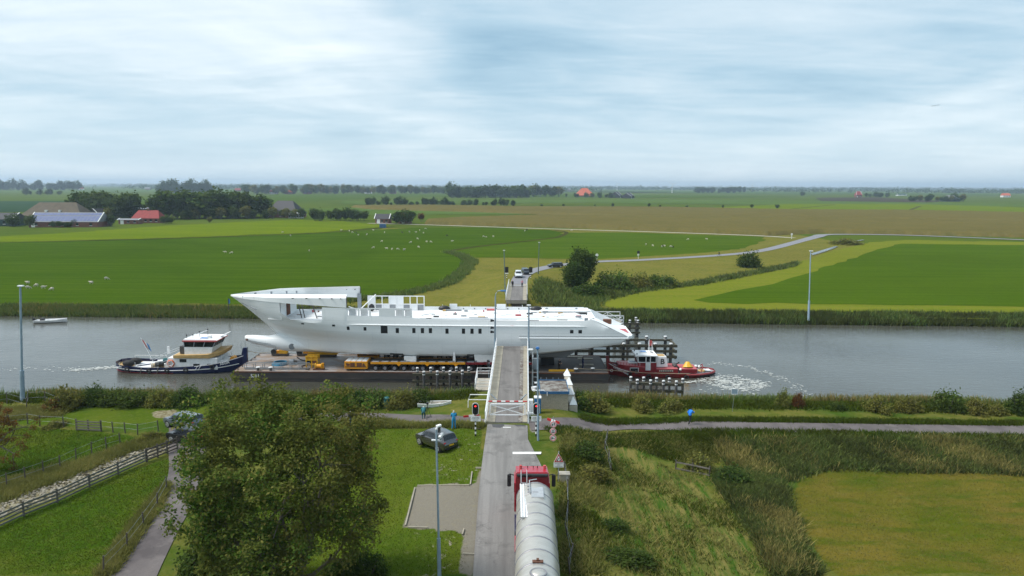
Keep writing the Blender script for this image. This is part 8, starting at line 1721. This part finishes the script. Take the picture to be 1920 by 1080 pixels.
t = thing('field_container', 'dark blue container at the pasture edge before the brick house', 'container', ((-76.13, 419.27, -2.4)[0], (-76.13, 419.27, -2.4)[1], -2.45)); mb = MB(); mb.box((-1.8, -1.2, 0), (1.8, 1.2, 2.3)); mb.build('box', 'blue_trim', t)
for i in range(9): mb = MB(); mb.box((-1.7 + 0.4 * i, -1.24, 0.1), (-1.5 + 0.4 * i, -1.2, 2.2)); mb.build('rib', 'blue_trim', t)
farm('barn', 'far barn with bright orange red hip roof in the middle distance', (168.31, 1661.18, -2.4), 0, 44, 30, 3, 17, 'roof_orange', 'brick', 16, 3, True, False)
farm('barn', 'far grey barn with pale gable right of the orange red roof', (224.79, 1531.99, -2.4), 70, 30, 22, 4, 9, 'roof_dark', 'barn_dark', 0, 3); farm('barn', 'low dark far barn beside the grey gabled one', (240.13, 1472.06, -2.4), 65, 26, 20, 4, 7, 'roof_dark', 'barn_dark', 0, 2)
farm('barn', 'far white gabled barn in the right hand tree clump', (799.55, 1295.29, -2.4), 80, 26, 24, 4, 7, 'roof_grey', 'barn_green', 0, 2); farm('farmhouse', 'small far house with red roof right of centre', (863.88, 1786.22, -2.4), 0, 14, 12, 6, 9, 'roof_red', 'brick', 3, 2); farm('shed', 'far pale green roofed shed near the right clump', (1182.71, 2175.39, -2.4), 0, 26, 14, 3, 3, 'barn_green', 'white_paint', 0, 2)
for i, (a, b_, rz, rm) in enumerate((((-1725.91, 2863.68, -2.4), 'far brick house with red roof on the left horizon', 10, 'roof_red'), ((-1534.83, 3015.35, -2.4), 'far grey shed beside the left horizon wood', 0, 'roof_grey'), ((-966.36, 2519.96, -2.4), 'far red roofed house left of the village trees', 5, 'roof_red'), ((-623.36, 1867.35, -2.4), 'first red roofed village house among trees', 0, 'roof_red'), ((-588.76, 1881.08, -2.4), 'second red roofed village house among trees', 12, 'roof_orange'), ((-544.79, 1898.53, -2.4), 'third dark roofed village house among trees', 0, 'roof_dark'), ((-418.65, 2078.74, -2.4), 'fourth village house with reddish roof', 0, 'roof_red'), ((-352.24, 2106.85, -2.4), 'fifth village house near the far wood', 8, 'roof_dark'), ((283.93, 3566.22, -2.4), 'tiny white far house behind the loose wood', 0, 'roof_grey'), ((1323.13, 1918.75, -2.4), 'tiny pale far house at the right', 0, 'roof_orange'))):
    farm('village_house', b_, a, rz, 20, 12, 5, 6, rm, 'brick' if i % 3 else 'white_paint', 1.0, 3, False, False)
def turbine(label, p, h, a):
    t = thing('wind_turbine', label, 'wind turbine', (p[0], p[1], -2.4), group='wind turbines'); mb = MB(); mb.cyl((0, 0, 0), (0, 0, h), h * 0.045, h * 0.025, n=10); mb.build('tower', 'white_paint', t); mb = MB(); mb.box((-h * .02, -h * .05, h - h * .02), (h * .02, h * .05, h + h * .025)); mb.build('nacelle', 'white_paint', t)
    for k in range(3): b = a + k * 2.094; mb = MB(); mb.bar((0, -h * .055, h), (h * .5 * math.cos(b), -h * .055, h + h * .5 * math.sin(b)), h * .045, h * .015, up=(0, 1, 0)); mb.build('blade', 'white_paint', t)
turbine('white wind turbine standing right of the far farms', (597.85, 2688.48, -2.4), 32, 0.4); turbine('tiny wind turbine on the far right horizon', (3911.23, 5869.31, -2.4), 40, 0.9); turbine('tiny wind turbine above the middle horizon trees', (611.14, 4193.8, -2.4), 38, 0.2); turbine('tiny wind turbine left on the right horizon', (1433.6, 4296.18, -2.4), 36, 1.1)

# ================================================================ sheep
mat('fleece', (0.50, 0.47, 0.40), 0.95, (0.38, 0.35, 0.29), 6); mat('fleece_dark', (0.03, 0.026, 0.022), 0.95)
def sheep_mesh(mname, graze):
    J = [(-.45, 0, .62), (-.1, 0, .66), (.32, 0, .66), (.55, 0, .72 if not graze else .50), (.74, 0, .80 if not graze else .22), (.86, 0, .74 if not graze else .10)]; rr = [.20, .25, .22, .12, .09, .05]
    E = [(i, i + 1) for i in range(5)]
    for bx, s in ((-.38, 1), (-.38, -1), (.28, 1), (.28, -1)):
        k = len(J); hi = bx < 0; J += [(bx, s * .12, .50), (bx + (-.05 if hi else .0), s * .13, .27), (bx + .02, s * .13, .03)]; rr += [.09, .04, .035]; E += [(1 if hi and False else (0 if hi else 2), k), (k, k + 1), (k + 1, k + 2)]
    k = len(J); J += [(-.62, 0, .60), (-.66, 0, .48)]; rr += [.05, .03]; E += [(0, k), (k, k + 1)]
    me = bpy.data.meshes.new('s'); me.from_pydata(J, E, []); o = bpy.data.objects.new('tmp', me); COL.objects.link(o); o.modifiers.new('s', 'SKIN'); o.modifiers.new('d', 'SUBSURF').levels = 1
    for i, r in enumerate(rr): v = me.skin_vertices[0].data[i]; v.radius = (r, r); v.use_root = (i == 1)
    m2 = bpy.data.meshes.new_from_object(o.evaluated_get(bpy.context.evaluated_depsgraph_get())); bpy.data.objects.remove(o); m2.materials.clear(); m2.materials.append(MATS[mname]); m2.shade_smooth(); return m2
SM = {('fleece', g): sheep_mesh('fleece', g) for g in (0, 1)}; SM.update({('fleece_dark', g): sheep_mesh('fleece_dark', g) for g in (0, 1)})
def flock(label, group, pts, m='fleece'):
    pts = sorted(pts, key=lambda p: p[0] / p[1])
    for i, p in enumerate(pts):
        o = bpy.data.objects.new('sheep', SM[(m, i % 3 != 0)]); o.location = (p[0], p[1], -2.40); o.rotation_euler = (0, 0, rng.random() * 6.28 if p[1] > 240 else (0.3 if i % 2 else 3.0)); s = 0.95; o.scale = (s, s, s); link(o); tag(o, nth(i, len(pts), label), 'sheep', group)
flock('white sheep in the cluster beyond the left light pole', 'flock by the left pole', [(-120.68, 175.45, -2.4), (-115.08, 167.33, -2.4), (-115.55, 170.91, -2.4), (-111.47, 167.45, -2.4), (-107.97, 164.96, -2.4)]); flock('white sheep of the pair standing right of the left flock', 'pair right of the left flock', [(-105.18, 175.99, -2.4), (-105.88, 184.08, -2.4)])
flock('white sheep grazing in the wide pasture below the brick house', 'flock below the brick house', [(-87.89, 383.98, -2.4), (-83.33, 371.24, -2.4), (-76.1, 351.8, -2.4), (-72.7, 355.85, -2.4), (-76.0, 389.43, -2.4), (-66.85, 372.42, -2.4), (-54.47, 377.59, -2.4), (-50.53, 373.58, -2.4), (-50.86, 391.31, -2.4), (-46.13, 369.7, -2.4), (-49.4, 405.87, -2.4), (-43.83, 329.19, -2.4), (-43.98, 307.61, -2.4), (-57.38, 312.68, -2.4), (-37.44, 284.03, -2.4), (-37.45, 310.91, -2.4), (-35.59, 311.02, -2.4), (-54.93, 280.65, -2.4), (-48.88, 276.23, -2.4), (-46.44, 274.05, -2.4), (-44.19, 274.17, -2.4), (-41.4, 272.04, -2.4), (-93.2, 388.15, -2.4), (-118.97, 368.7, -2.4), (-107.8, 345.94, -2.4), (-76.06, 265.82, -2.4)])
flock('white sheep of the small group left of the slim light pole', 'group left of the slim pole', [(-26.54, 314.53, -2.4), (-13.83, 344.88, -2.4), (-12.41, 341.42, -2.4), (-9.18, 345.18, -2.4), (6.88, 390.98, -2.4), (33.2, 397.59, -2.4)]); flock('white sheep resting in the pasture right of the far ramp trees', 'group in the right pasture', [(56.89, 302.22, -2.4), (58.82, 296.96, -2.4), (61.56, 291.93, -2.4), (63.22, 294.59, -2.4), (65.34, 292.13, -2.4), (82.54, 333.79, -2.4), (91.46, 334.35, -2.4), (-104.92, 258.01, -2.4), (-101.66, 256.13, -2.4)][:7])
flock('white sheep of the pair far left of the brick house flock', 'pair far left of the flock', [(-104.54, 258.03, -2.4), (-101.47, 256.14, -2.4)]); flock('dark sheep scattered among the white flock', 'dark sheep', [(-80.52, 367.28, -2.4), (-57.73, 373.07, -2.4), (-32.23, 350.99, -2.4), (8.25, 400.48, -2.4), (62.33, 294.54, -2.4), (65.66, 289.62, -2.4)], 'fleece_dark')

# ================================================================ fences
def board_fence(label, pts, boards, h, m):
    t = thing('board_fence', label, 'fence', pts[0]); b0 = Vector(pts[0])
    for i, p in enumerate(pts):
        q = Vector(p) - b0; mb = MB(); mb.bar(q - Vector((0, 0, .2)), q + Vector((0, 0, h + .18)), .11, .11, up=(0, 1, 0)); mb.build('post', 'post_wood', t)
        if i:
            a = Vector(pts[i - 1]) - b0
            for k in range(boards): z = h * (0.18 + 0.82 * k / max(1, boards - 1)); mb = MB(); mb.bar(a + Vector((0, -.09, z)), q + Vector((0, -.09, z)), .04, .13); mb.build('board', m, t)
board_fence('grey wooden board fence along the stony strip', [(-37.16, 46.4, -1.96), (-36.1, 49.74, -1.93), (-35.07, 52.06, -1.96), (-34.32, 54.98, -1.99), (-33.38, 57.53, -1.97), (-32.38, 60.3, -1.94)], 4, .98, 'fence_wood'); board_fence('dark rail fence running under the big tree', [(-32.33, 60.3, -1.94), (-31.82, 61.19, -1.89), (-31.3, 61.91, -1.82), (-30.74, 62.7, -1.72)], 4, 1.1, 'post_wood')
def wire_fence(label, pts, h, tilt=0.0):
    t = thing('wire_fence', label, 'fence', pts[0], group='wire fences'); b0 = Vector(pts[0]); tops = []
    for p in pts: q = Vector(p) - b0; mb = MB(); tpv = q + Vector((rng.normal(0, .04 + tilt), rng.normal(0, .04), h)); mb.cyl(q - Vector((0, 0, .2)), tpv, .06, .05, n=7); mb.build('post', 'post_wood', t); tops.append((q, tpv))
    for f in (.45, .9):
        for (a, b), (c, d) in zip(tops[:-1], tops[1:]): mb = MB(); mb.cyl(a.lerp(b, f), c.lerp(d, f), .008, n=4, caps=False); mb.build('wire', 'grey_steel', t)
wire_fence('post and wire fence along the lower edge of the small paddock', [(-41.46, 53.58, -1.9), (-40.81, 54.64, -1.88), (-40.14, 55.89, -1.87), (-39.54, 57.26, -1.89), (-38.92, 58.5, -1.92), (-38.69, 60.39, -1.96), (-38.06, 61.69, -1.87), (-37.26, 62.67, -1.74), (-36.4, 63.45, -1.62)], 1.25); wire_fence('post and wire fence along the top of the small paddock', [(-50.93, 67.39, -1.36), (-49.84, 67.85, -1.36), (-48.41, 68.49, -1.35), (-46.77, 67.85, -1.34), (-44.19, 67.54, -1.33), (-42.5, 66.76, -1.32)], 1.15); wire_fence('post and wire fence from the paddock gate to the parked cars', [(-39.88, 66.46, -1.31), (-38.51, 66.05, -1.31), (-37.25, 65.91, -1.31), (-35.88, 65.55, -1.34), (-34.31, 66.42, -1.27)], 1.1); wire_fence('post and wire fence beside the lane at the lower left', [(-27.75, 54.42, -1.98), (-26.99, 51.3, -1.96), (-26.38, 48.14, -1.99), (-25.95, 45.04, -1.96), (-25.78, 41.96, -1.95)], 1.2); wire_fence('post and wire fence along the left waterside', [(-55.72, 74.19, -1.37), (-55.18, 75.14, -1.37), (-51.65, 73.12, -1.37), (-53.12, 75.55, -1.37), (-51.38, 75.77, -1.37), (-47.86, 73.14, -1.35)], 1.3)
wire_fence('leaning old wire fence right of the tank lorry', [(4.4, 54.97, -0.7), (4.3, 51.9, -0.91), (4.09, 48.55, -1.02), (3.91, 45.23, -1.14), (3.77, 42.61, -1.22), (3.7, 40.88, -1.28)], 1.15, .12); wire_fence('short wire fence crossing the slope below the brambles', [(8.99, 64.43, -1.39), (8.55, 62.2, -1.58), (8.56, 60.02, -1.72), (8.38, 56.98, -1.67)], 1.2, .05)
board_fence('low wooden field gate in the paddock fence', [(-42.36, 66.61, -1.32), (-41.13, 66.47, -1.32), (-39.8, 66.32, -1.31)], 4, .95, 'timber_grey'); board_fence('low timber beam barrier in the rough grass', [(14.6, 60.14, -2.34), (15.91, 59.52, -2.37), (17.18, 58.68, -2.35)], 2, .7, 'timber_grey')
# ================================================================ reeds and rough grass (uncountable)
def inside(polys, n, rg, zf):
    out = []
    for poly in polys:
        P = np.array(poly)[:, :2]; lo, hi = P.min(0), P.max(0); q = lo + (hi - lo) * rg.random((n * 4, 2)); q = q[pip(q[:, 0], q[:, 1], poly)][:n]; out.append(q)
    q = np.concatenate(out); return np.column_stack([q, zf(q[:, 0], q[:, 1])])
def blades(name, label, C, h, w, m, rg, lean=0.35, per=1, spread=0.12):
    C = np.repeat(C, per, 0) + np.column_stack([rg.normal(0, spread, (len(C) * per, 2)), np.zeros(len(C) * per)]); n = len(C); H = (h[0] + (h[1] - h[0]) * rg.random(n))[:, None]; a = rg.random(n) * 2 * math.pi
    D = np.column_stack([np.cos(a), np.sin(a), np.zeros(n)]); L = np.column_stack([rg.normal(0, lean, (n, 2)), np.ones(n)]); W = (w * (0.6 + 0.8 * rg.random(n)))[:, None]
    B0 = C - [0, 0, .05]; T_ = C + L * H; M_ = C + L * H * 0.55; V = np.stack([B0 - D * W, B0 + D * W, M_ + D * W * .8, T_, M_ - D * W * .8], 1).reshape(-1, 3)
    return tag(npmesh(name, V, np.arange(5 * n).reshape(n, 5), m), label, 'grass', kind='stuff')
rg = np.random.default_rng(21)
def clumpy(C, sc, thr, rg):
    v = np.sin(C[:, 0] * sc + 1.7) * np.cos(C[:, 1] * sc * 1.3 + .4) + .6 * np.sin(C[:, 0] * sc * 2.7 + C[:, 1] * sc * 1.9) + rg.normal(0, .45, len(C)); return C[v > thr]
xs = rg.uniform(-104, 0, 9000); C = np.column_stack([xs, YB(xs) + rg.uniform(-.6, 4.2, 9000), np.full(9000, -2.9)]); C[:, 2] = np.interp(C[:, 1] - YB(C[:, 0]), [-.6, 0, 3.5, 5], [-3.7, -3.6, -2.6, -2.5]); C = C[(np.abs(C[:, 0] - .9) > 2.2)]
blades('reeds', 'olive reeds along the left half of the far bank', C, (.45, 1.25), .08, 'reed_green', rg, .4, 4, .25); blades('dry_reeds', 'dry brown reed heads along the left far bank', clumpy(C, .2, .3, rg)[::2], (.6, 1.4), .07, 'reed_brown', rg, .4, 2, .25)
xs = rg.uniform(0, 106, 10000); C = np.column_stack([xs, YB(xs) + rg.uniform(-.6, 4.0, 10000), np.zeros(10000)]); C[:, 2] = np.interp(C[:, 1] - YB(C[:, 0]), [-.6, 0, 3.5, 5], [-3.7, -3.6, -2.6, -2.5]); C = C[(np.abs(C[:, 0] - .9) > 2.2)]
blades('reeds', 'dark green reeds along the right half of the far bank', C, (.6, 1.45), .08, 'reed_dark', rg, .35, 4, .25); blades('reeds', 'taller green clumps in the right far bank reeds', clumpy(C, .25, .3, rg), (.8, 1.7), .08, 'reed_green', rg, .35, 3, .3)
zg = lambda x, y: zt(x, y)
xs = rg.uniform(-62, 62, 15000); ys = rg.uniform(79.0, 83.6, 15000) - .011 * xs; C = np.column_stack([xs, ys, zt(xs, ys)]); C = C[(np.abs(C[:, 0] - .5) > 3.4) & ~((C[:, 0] > 2) & (C[:, 0] < 7.4))]; Cc = clumpy(C, .33, -.15, rg)
blades('reeds', 'green and brown reeds along the near water edge', Cc, (.6, 1.45), .05, 'reed_green', rg, .35, 4, .18); blades('dry_reeds', 'dry brown stalks along the near water edge', clumpy(C, .21, .35, rg), (.7, 1.6), .045, 'reed_brown', rg, .35, 4, .18); blades('bank_grass', 'green grass on the near bank slope', np.column_stack([xs, ys - 4.2, zt(xs, ys - 4.2)])[np.abs(xs - .5) > 4.5], (.15, .45), .04, 'blade_green', rg, .6, 4, .3)
D1 = [(19.68, 65.11, -1.7), (23.69, 65.7, -1.58), (31.03, 66.05, -1.57), (41.41, 66.14, -1.66), (53.37, 66.22, -1.74), (48.08, 59.19, -2.42), (37.83, 59.98, -2.45), (30.69, 60.83, -2.54), (27.54, 60.19, -2.49), (23.8, 57.84, -2.54), (21.23, 58.33, -2.52), (19.5, 61.82, -2.4)]; D2 = [(18.19, 59.77, -2.42), (21.43, 58.94, -2.54), (22.89, 56.66, -2.5), (21.55, 52.04, -2.41), (20.48, 47.27, -2.53), (20.09, 43.25, -2.58), (17.22, 43.02, -2.46), (17.71, 48.02, -2.53), (17.65, 52.1, -2.46), (17.32, 55.21, -2.34)]
C = inside([D1, D2], 9000, rg, zg); blades('ditch_reeds', 'dark reeds filling the ditch round the mown field', C[::2], (.22, .65), .04, 'reed_dark', rg, .6, 4, .28); blades('ditch_reeds', 'olive reeds mixed into the ditch growth', clumpy(C, .45, 0.0, rg), (.2, .65), .038, 'reed_green', rg, .6, 4, .28); blades('dry_reeds', 'dry golden stalks in the ditch growth', clumpy(C, .3, .75, rg), (.3, .85), .034, 'reed_brown', rg, .5, 4, .25)
RG = [[(4.65, 63.85, -0.16), (9.39, 66.34, -1.24), (19.8, 66.5, -1.46), (18.76, 61.8, -2.39), (15.06, 61.55, -2.31), (11.13, 64.22, -1.73), (8.51, 63.44, -1.39), (5.69, 40.99, -1.33), (3.11, 40.88, -1.28), (3.99, 54.06, -0.77)], [(8.44, 62.91, -1.45), (11.13, 64.22, -1.73), (14.26, 60.13, -2.34), (17.11, 58.42, -2.34), (17.13, 52.15, -2.49), (17.11, 47.93, -2.48), (16.71, 43.05, -2.47), (5.69, 40.99, -1.33)]]
C = np.concatenate([inside(RG[:1], 7500, rg, zg), inside(RG[1:], 2600, rg, zg)]); C = C[np.abs(C[:, 0] - xroad(C[:, 1])) > 3.1]
blades('rough_grass', 'rough dry grass on the slope right of the road', clumpy(C, .5, -.1, rg), (.10, .42), .028, 'blade_dry', rg, .75, 4, .2); blades('rough_grass', 'green tufts in the slope right of the road', clumpy(C, .37, 0.2, rg), (.10, .36), .028, 'blade_green', rg, .75, 4, .2)
C = inside([[(-16.94, 69.32, -1.2), (-12.91, 69.38, -1.2), (-2.75, 65.65, -0.25), (-2.71, 64.72, -0.3), (-9.39, 67.32, -1.14), (-16.53, 67.57, -1.2)]], 3500, rg, zg); blades('verge_grass', 'tall dry grass strip between path and lawn', C, (.2, .6), .03, 'blade_dry', rg, .5, 4, .15)
C = inside([[(3.08, 64.44, -0.12), (18.07, 67.87, -1.41), (54.14, 67.24, -1.67), (52.73, 65.36, -1.85), (17.47, 65.48, -1.64), (3.98, 62.75, -0.18)], [(7.13, 69.93, -0.61), (18.96, 71.44, -1.4), (57.31, 71.39, -1.66), (56.4, 70.2, -1.65), (18.67, 70.26, -1.4), (6.96, 68.13, -0.57)]], 6000, rg, zg); blades('verge_grass', 'grass verges on both sides of the dike path', C, (.12, .42), .03, 'blade_green', rg, .6, 4, .2)
C = inside([ZONES['lush'][0], ZONES['lush'][1], ZONES['lawn'][0]], 12000, rg, zg); C = C[~pip(C[:, 0], C[:, 1], ZONES['gravel'][0])]; blades('short_grass', 'short green grass on lawn and paddocks', C, (.03, .09), .013, 'blade_green', rg, .8, 3, .3)
C = inside([[(-56.47, 72.72, -1.38), (-48.38, 74.24, -1.35), (-46.63, 71.01, -1.35), (-53.33, 68.48, -1.37)], [(-42.05, 55.6, -1.89), (-35.56, 64.15, -1.51), (-31.84, 64.78, -1.41), (-31.46, 63.97, -1.53), (-35.02, 62.15, -1.78), (-39.28, 51.72, -1.91)], [(-28.2, 54.9, -1.97), (-28.25, 55.92, -1.96), (-26.81, 51.03, -1.96), (-26.02, 46.15, -1.97), (-25.2, 41.78, -1.95), (-25.93, 41.76, -1.94), (-27.31, 48.15, -2.0)]], 5000, rg, zg); blades('rough_grass', 'rough pale grass along the left fences and lane', C, (.12, .5), .03, 'blade_dry', rg, .6, 4, .2)
C = inside([ZONES['dirt'][0]], 1500, rg, zg)
V, F = leaf_quads(C + [0, 0, .05], .11, rg, 1.2, .8); tag(npmesh('rubble', V, F, 'concrete'), 'pale stones and rubble on the strip beside the board fence', 'rubble', kind='stuff')
C = inside([ZONES['mown'][0]], 9000, rg, zg); blades('stubble', 'short dry stubble on the mown field', C, (.03, .10), .014, 'blade_dry', rg, .9, 3, .3)
q_ = np.array([(-36.66, 150.8, -2.4), (-24.54, 161.77, -2.4), (-18.93, 172.29, -2.4), (-15.62, 184.13, -2.4), (-14.14, 207.66, -2.4), (-13.47, 234.46, -2.4), (-19.34, 256.15, -2.4), (-24.5, 266.28, -2.4)])[:, :2]; seg_ = np.concatenate([[0], np.cumsum(np.linalg.norm(np.diff(q_, axis=0), axis=1))]); t_ = rg.random(2600) * seg_[-1]; C = np.column_stack([np.interp(t_, seg_, q_[:, 0]) + rg.normal(0, .9, 2600), np.interp(t_, seg_, q_[:, 1]) + rg.normal(0, 1.3, 2600), np.full(2600, -2.4)]); blades('ditch_reeds', 'brown reeds along the curved ditch left of the far ramp', C, (.4, 1.2), .12, 'reed_green', rg, .45, 3, .4)
# brush on the far ramp flank
C = inside([[(4.76, 156.41, -2.4), (6.56, 173.13, -2.4), (15.37, 168.93, -2.4), (38.27, 174.18, -2.4), (78.01, 215.42, -2.4), (95.99, 235.98, -2.4), (89.15, 223.09, -2.4), (51.06, 182.35, -2.4), (30.36, 166.82, -2.4), (19.7, 152.44, -2.4), (15.66, 136.86, -2.4), (5.23, 136.59, -2.4)]], 9000, rg, lambda x, y: np.array([zfar(a, b) for a, b in zip(x, y)])); blades('brush', 'olive brush covering the flank right of the far ramp', C, (.4, 1.3), .12, 'reed_green', rg, .5, 3, .5); blades('brush', 'dark brush in the swale right of the far ramp', clumpy(C, .16, .5, rg), (.5, 1.5), .13, 'reed_dark', rg, .45, 3, .4)
# ================================================================ wake foam: flecks lying on the water
mat('foam', (0.66, 0.68, 0.66), 0.8, (0.50, 0.51, 0.47), 1.5).node_tree.nodes['Principled BSDF'].inputs['Alpha'].default_value = 0.72
def foam(label, C, size, rg, seed=0):
    n = len(C); a = rg.random((n, 1)) * 6.28; k = 9; ang = a + np.arange(k)[None] * 2 * math.pi / k; r = size * (0.25 + rg.random((n, k)) * 1.1) * (0.4 + rg.random((n, 1)) ** 2 * 1.4)
    V = np.stack([C[:, :1] + r * np.cos(ang) * 1.5, C[:, 1:2] + r * np.sin(ang) * .8, np.full((n, k), -3.575) + rg.random((n, 1)) * .02], -1).reshape(-1, 3)
    tag(npmesh('foam', V, np.arange(n * k).reshape(n, k), 'foam'), label, 'foam', kind='stuff')
def arc_pts(poly, n, wid, rg):
    P = np.array(poly)[:, :2]; seg = np.linalg.norm(np.diff(P, axis=0), axis=1); c = np.concatenate([[0], np.cumsum(seg)]); t = rg.random(n) * c[-1]; q = np.column_stack([np.interp(t, c, P[:, k]) for k in (0, 1)]); return q + rg.normal(0, wid, (n, 2))
C = np.concatenate([arc_pts([(27.52, 96.23, -3.6), (29.68, 95.99, -3.6), (32.03, 94.12, -3.6), (33.58, 92.3, -3.6), (31.9, 90.5, -3.6), (29.55, 89.72, -3.6), (27.55, 91.18, -3.6), (25.98, 93.22, -3.6)], 900, .6, rg), arc_pts([(27.0, 95.39, -3.6), (28.3, 93.79, -3.6), (30.9, 91.74, -3.6)], 480, .8, rg), arc_pts([(25.77, 101.2, -3.6), (30.4, 103.81, -3.6), (34.39, 101.36, -3.6), (37.13, 96.12, -3.6), (37.79, 90.35, -3.6), (37.25, 87.0, -3.6), (35.2, 84.72, -3.6)], 260, .5, rg), arc_pts([(23.32, 92.65, -3.6), (26.26, 94.29, -3.6)], 120, .25, rg), arc_pts([(25.02, 89.64, -3.6), (26.09, 86.13, -3.6), (31.34, 87.83, -3.6)], 60, .8, rg)])
foam('white wake foam curling behind the red tug', C, .10, rg); C = np.concatenate([arc_pts([(-56.45, 99.66, -3.6), (-58.69, 99.02, -3.6), (-61.0, 97.79, -3.6), (-62.85, 98.34, -3.6)], 300, .5, rg), arc_pts([(-62.85, 98.34, -3.6), (-68.49, 98.83, -3.6), (-71.83, 98.18, -3.6)], 60, .8, rg)]); foam('white wake foam trailing behind the blue tug', C, .10, rg)

# three birds far off in the sky
for k, p in enumerate(((172.34, 300.0, 55.63), (173.43, 300.0, 55.8), (174.72, 300.0, 56.06))):
    t = thing('bird', ('leftmost of three tiny birds crossing the right sky', 'middle one of three tiny birds crossing the right sky', 'rightmost of three tiny birds crossing the right sky')[k], 'bird', p, R(180), 'birds in the right sky'); mb = MB(); mb.ball((0, 0, 0), (.35, .09, .09), 8, 6)
    mb.add([(.12, 0, .02), (-.12, 0, .02), (-.22, .55, .16), (.02, .55, .18), (-.3, 1.0, .02)], [(0, 1, 2, 3), (3, 2, 4)]); mb.add([(.12, 0, .02), (-.12, 0, .02), (-.22, -.55, .16), (.02, -.55, .18), (-.3, -1.0, .02)], [(3, 2, 1, 0), (4, 2, 3)]); mb.build('body', 'black_paint', t)

# ---------------------------------------------------------------- the air
mb = MB(); mb.box((-14000, -400, -8), (14000, 14000, 95))
haze = mb.build('haze', 'road_paint'); haze.data.materials.clear()
hm = bpy.data.materials.new('air'); hm.use_nodes = True; hm.node_tree.nodes.clear()
ho = hm.node_tree.nodes.new('ShaderNodeOutputMaterial'); pv = hm.node_tree.nodes.new('ShaderNodeVolumePrincipled')
pv.inputs['Color'].default_value = (0.66, 0.83, 1.0, 1); pv.inputs['Density'].default_value = 1.25e-4; pv.inputs['Anisotropy'].default_value = 0.2
hm.node_tree.links.new(pv.outputs[0], ho.inputs['Volume'])
haze.data.materials.append(hm); tag(haze, 'pale blue haze over the far fields', 'haze', kind='stuff')
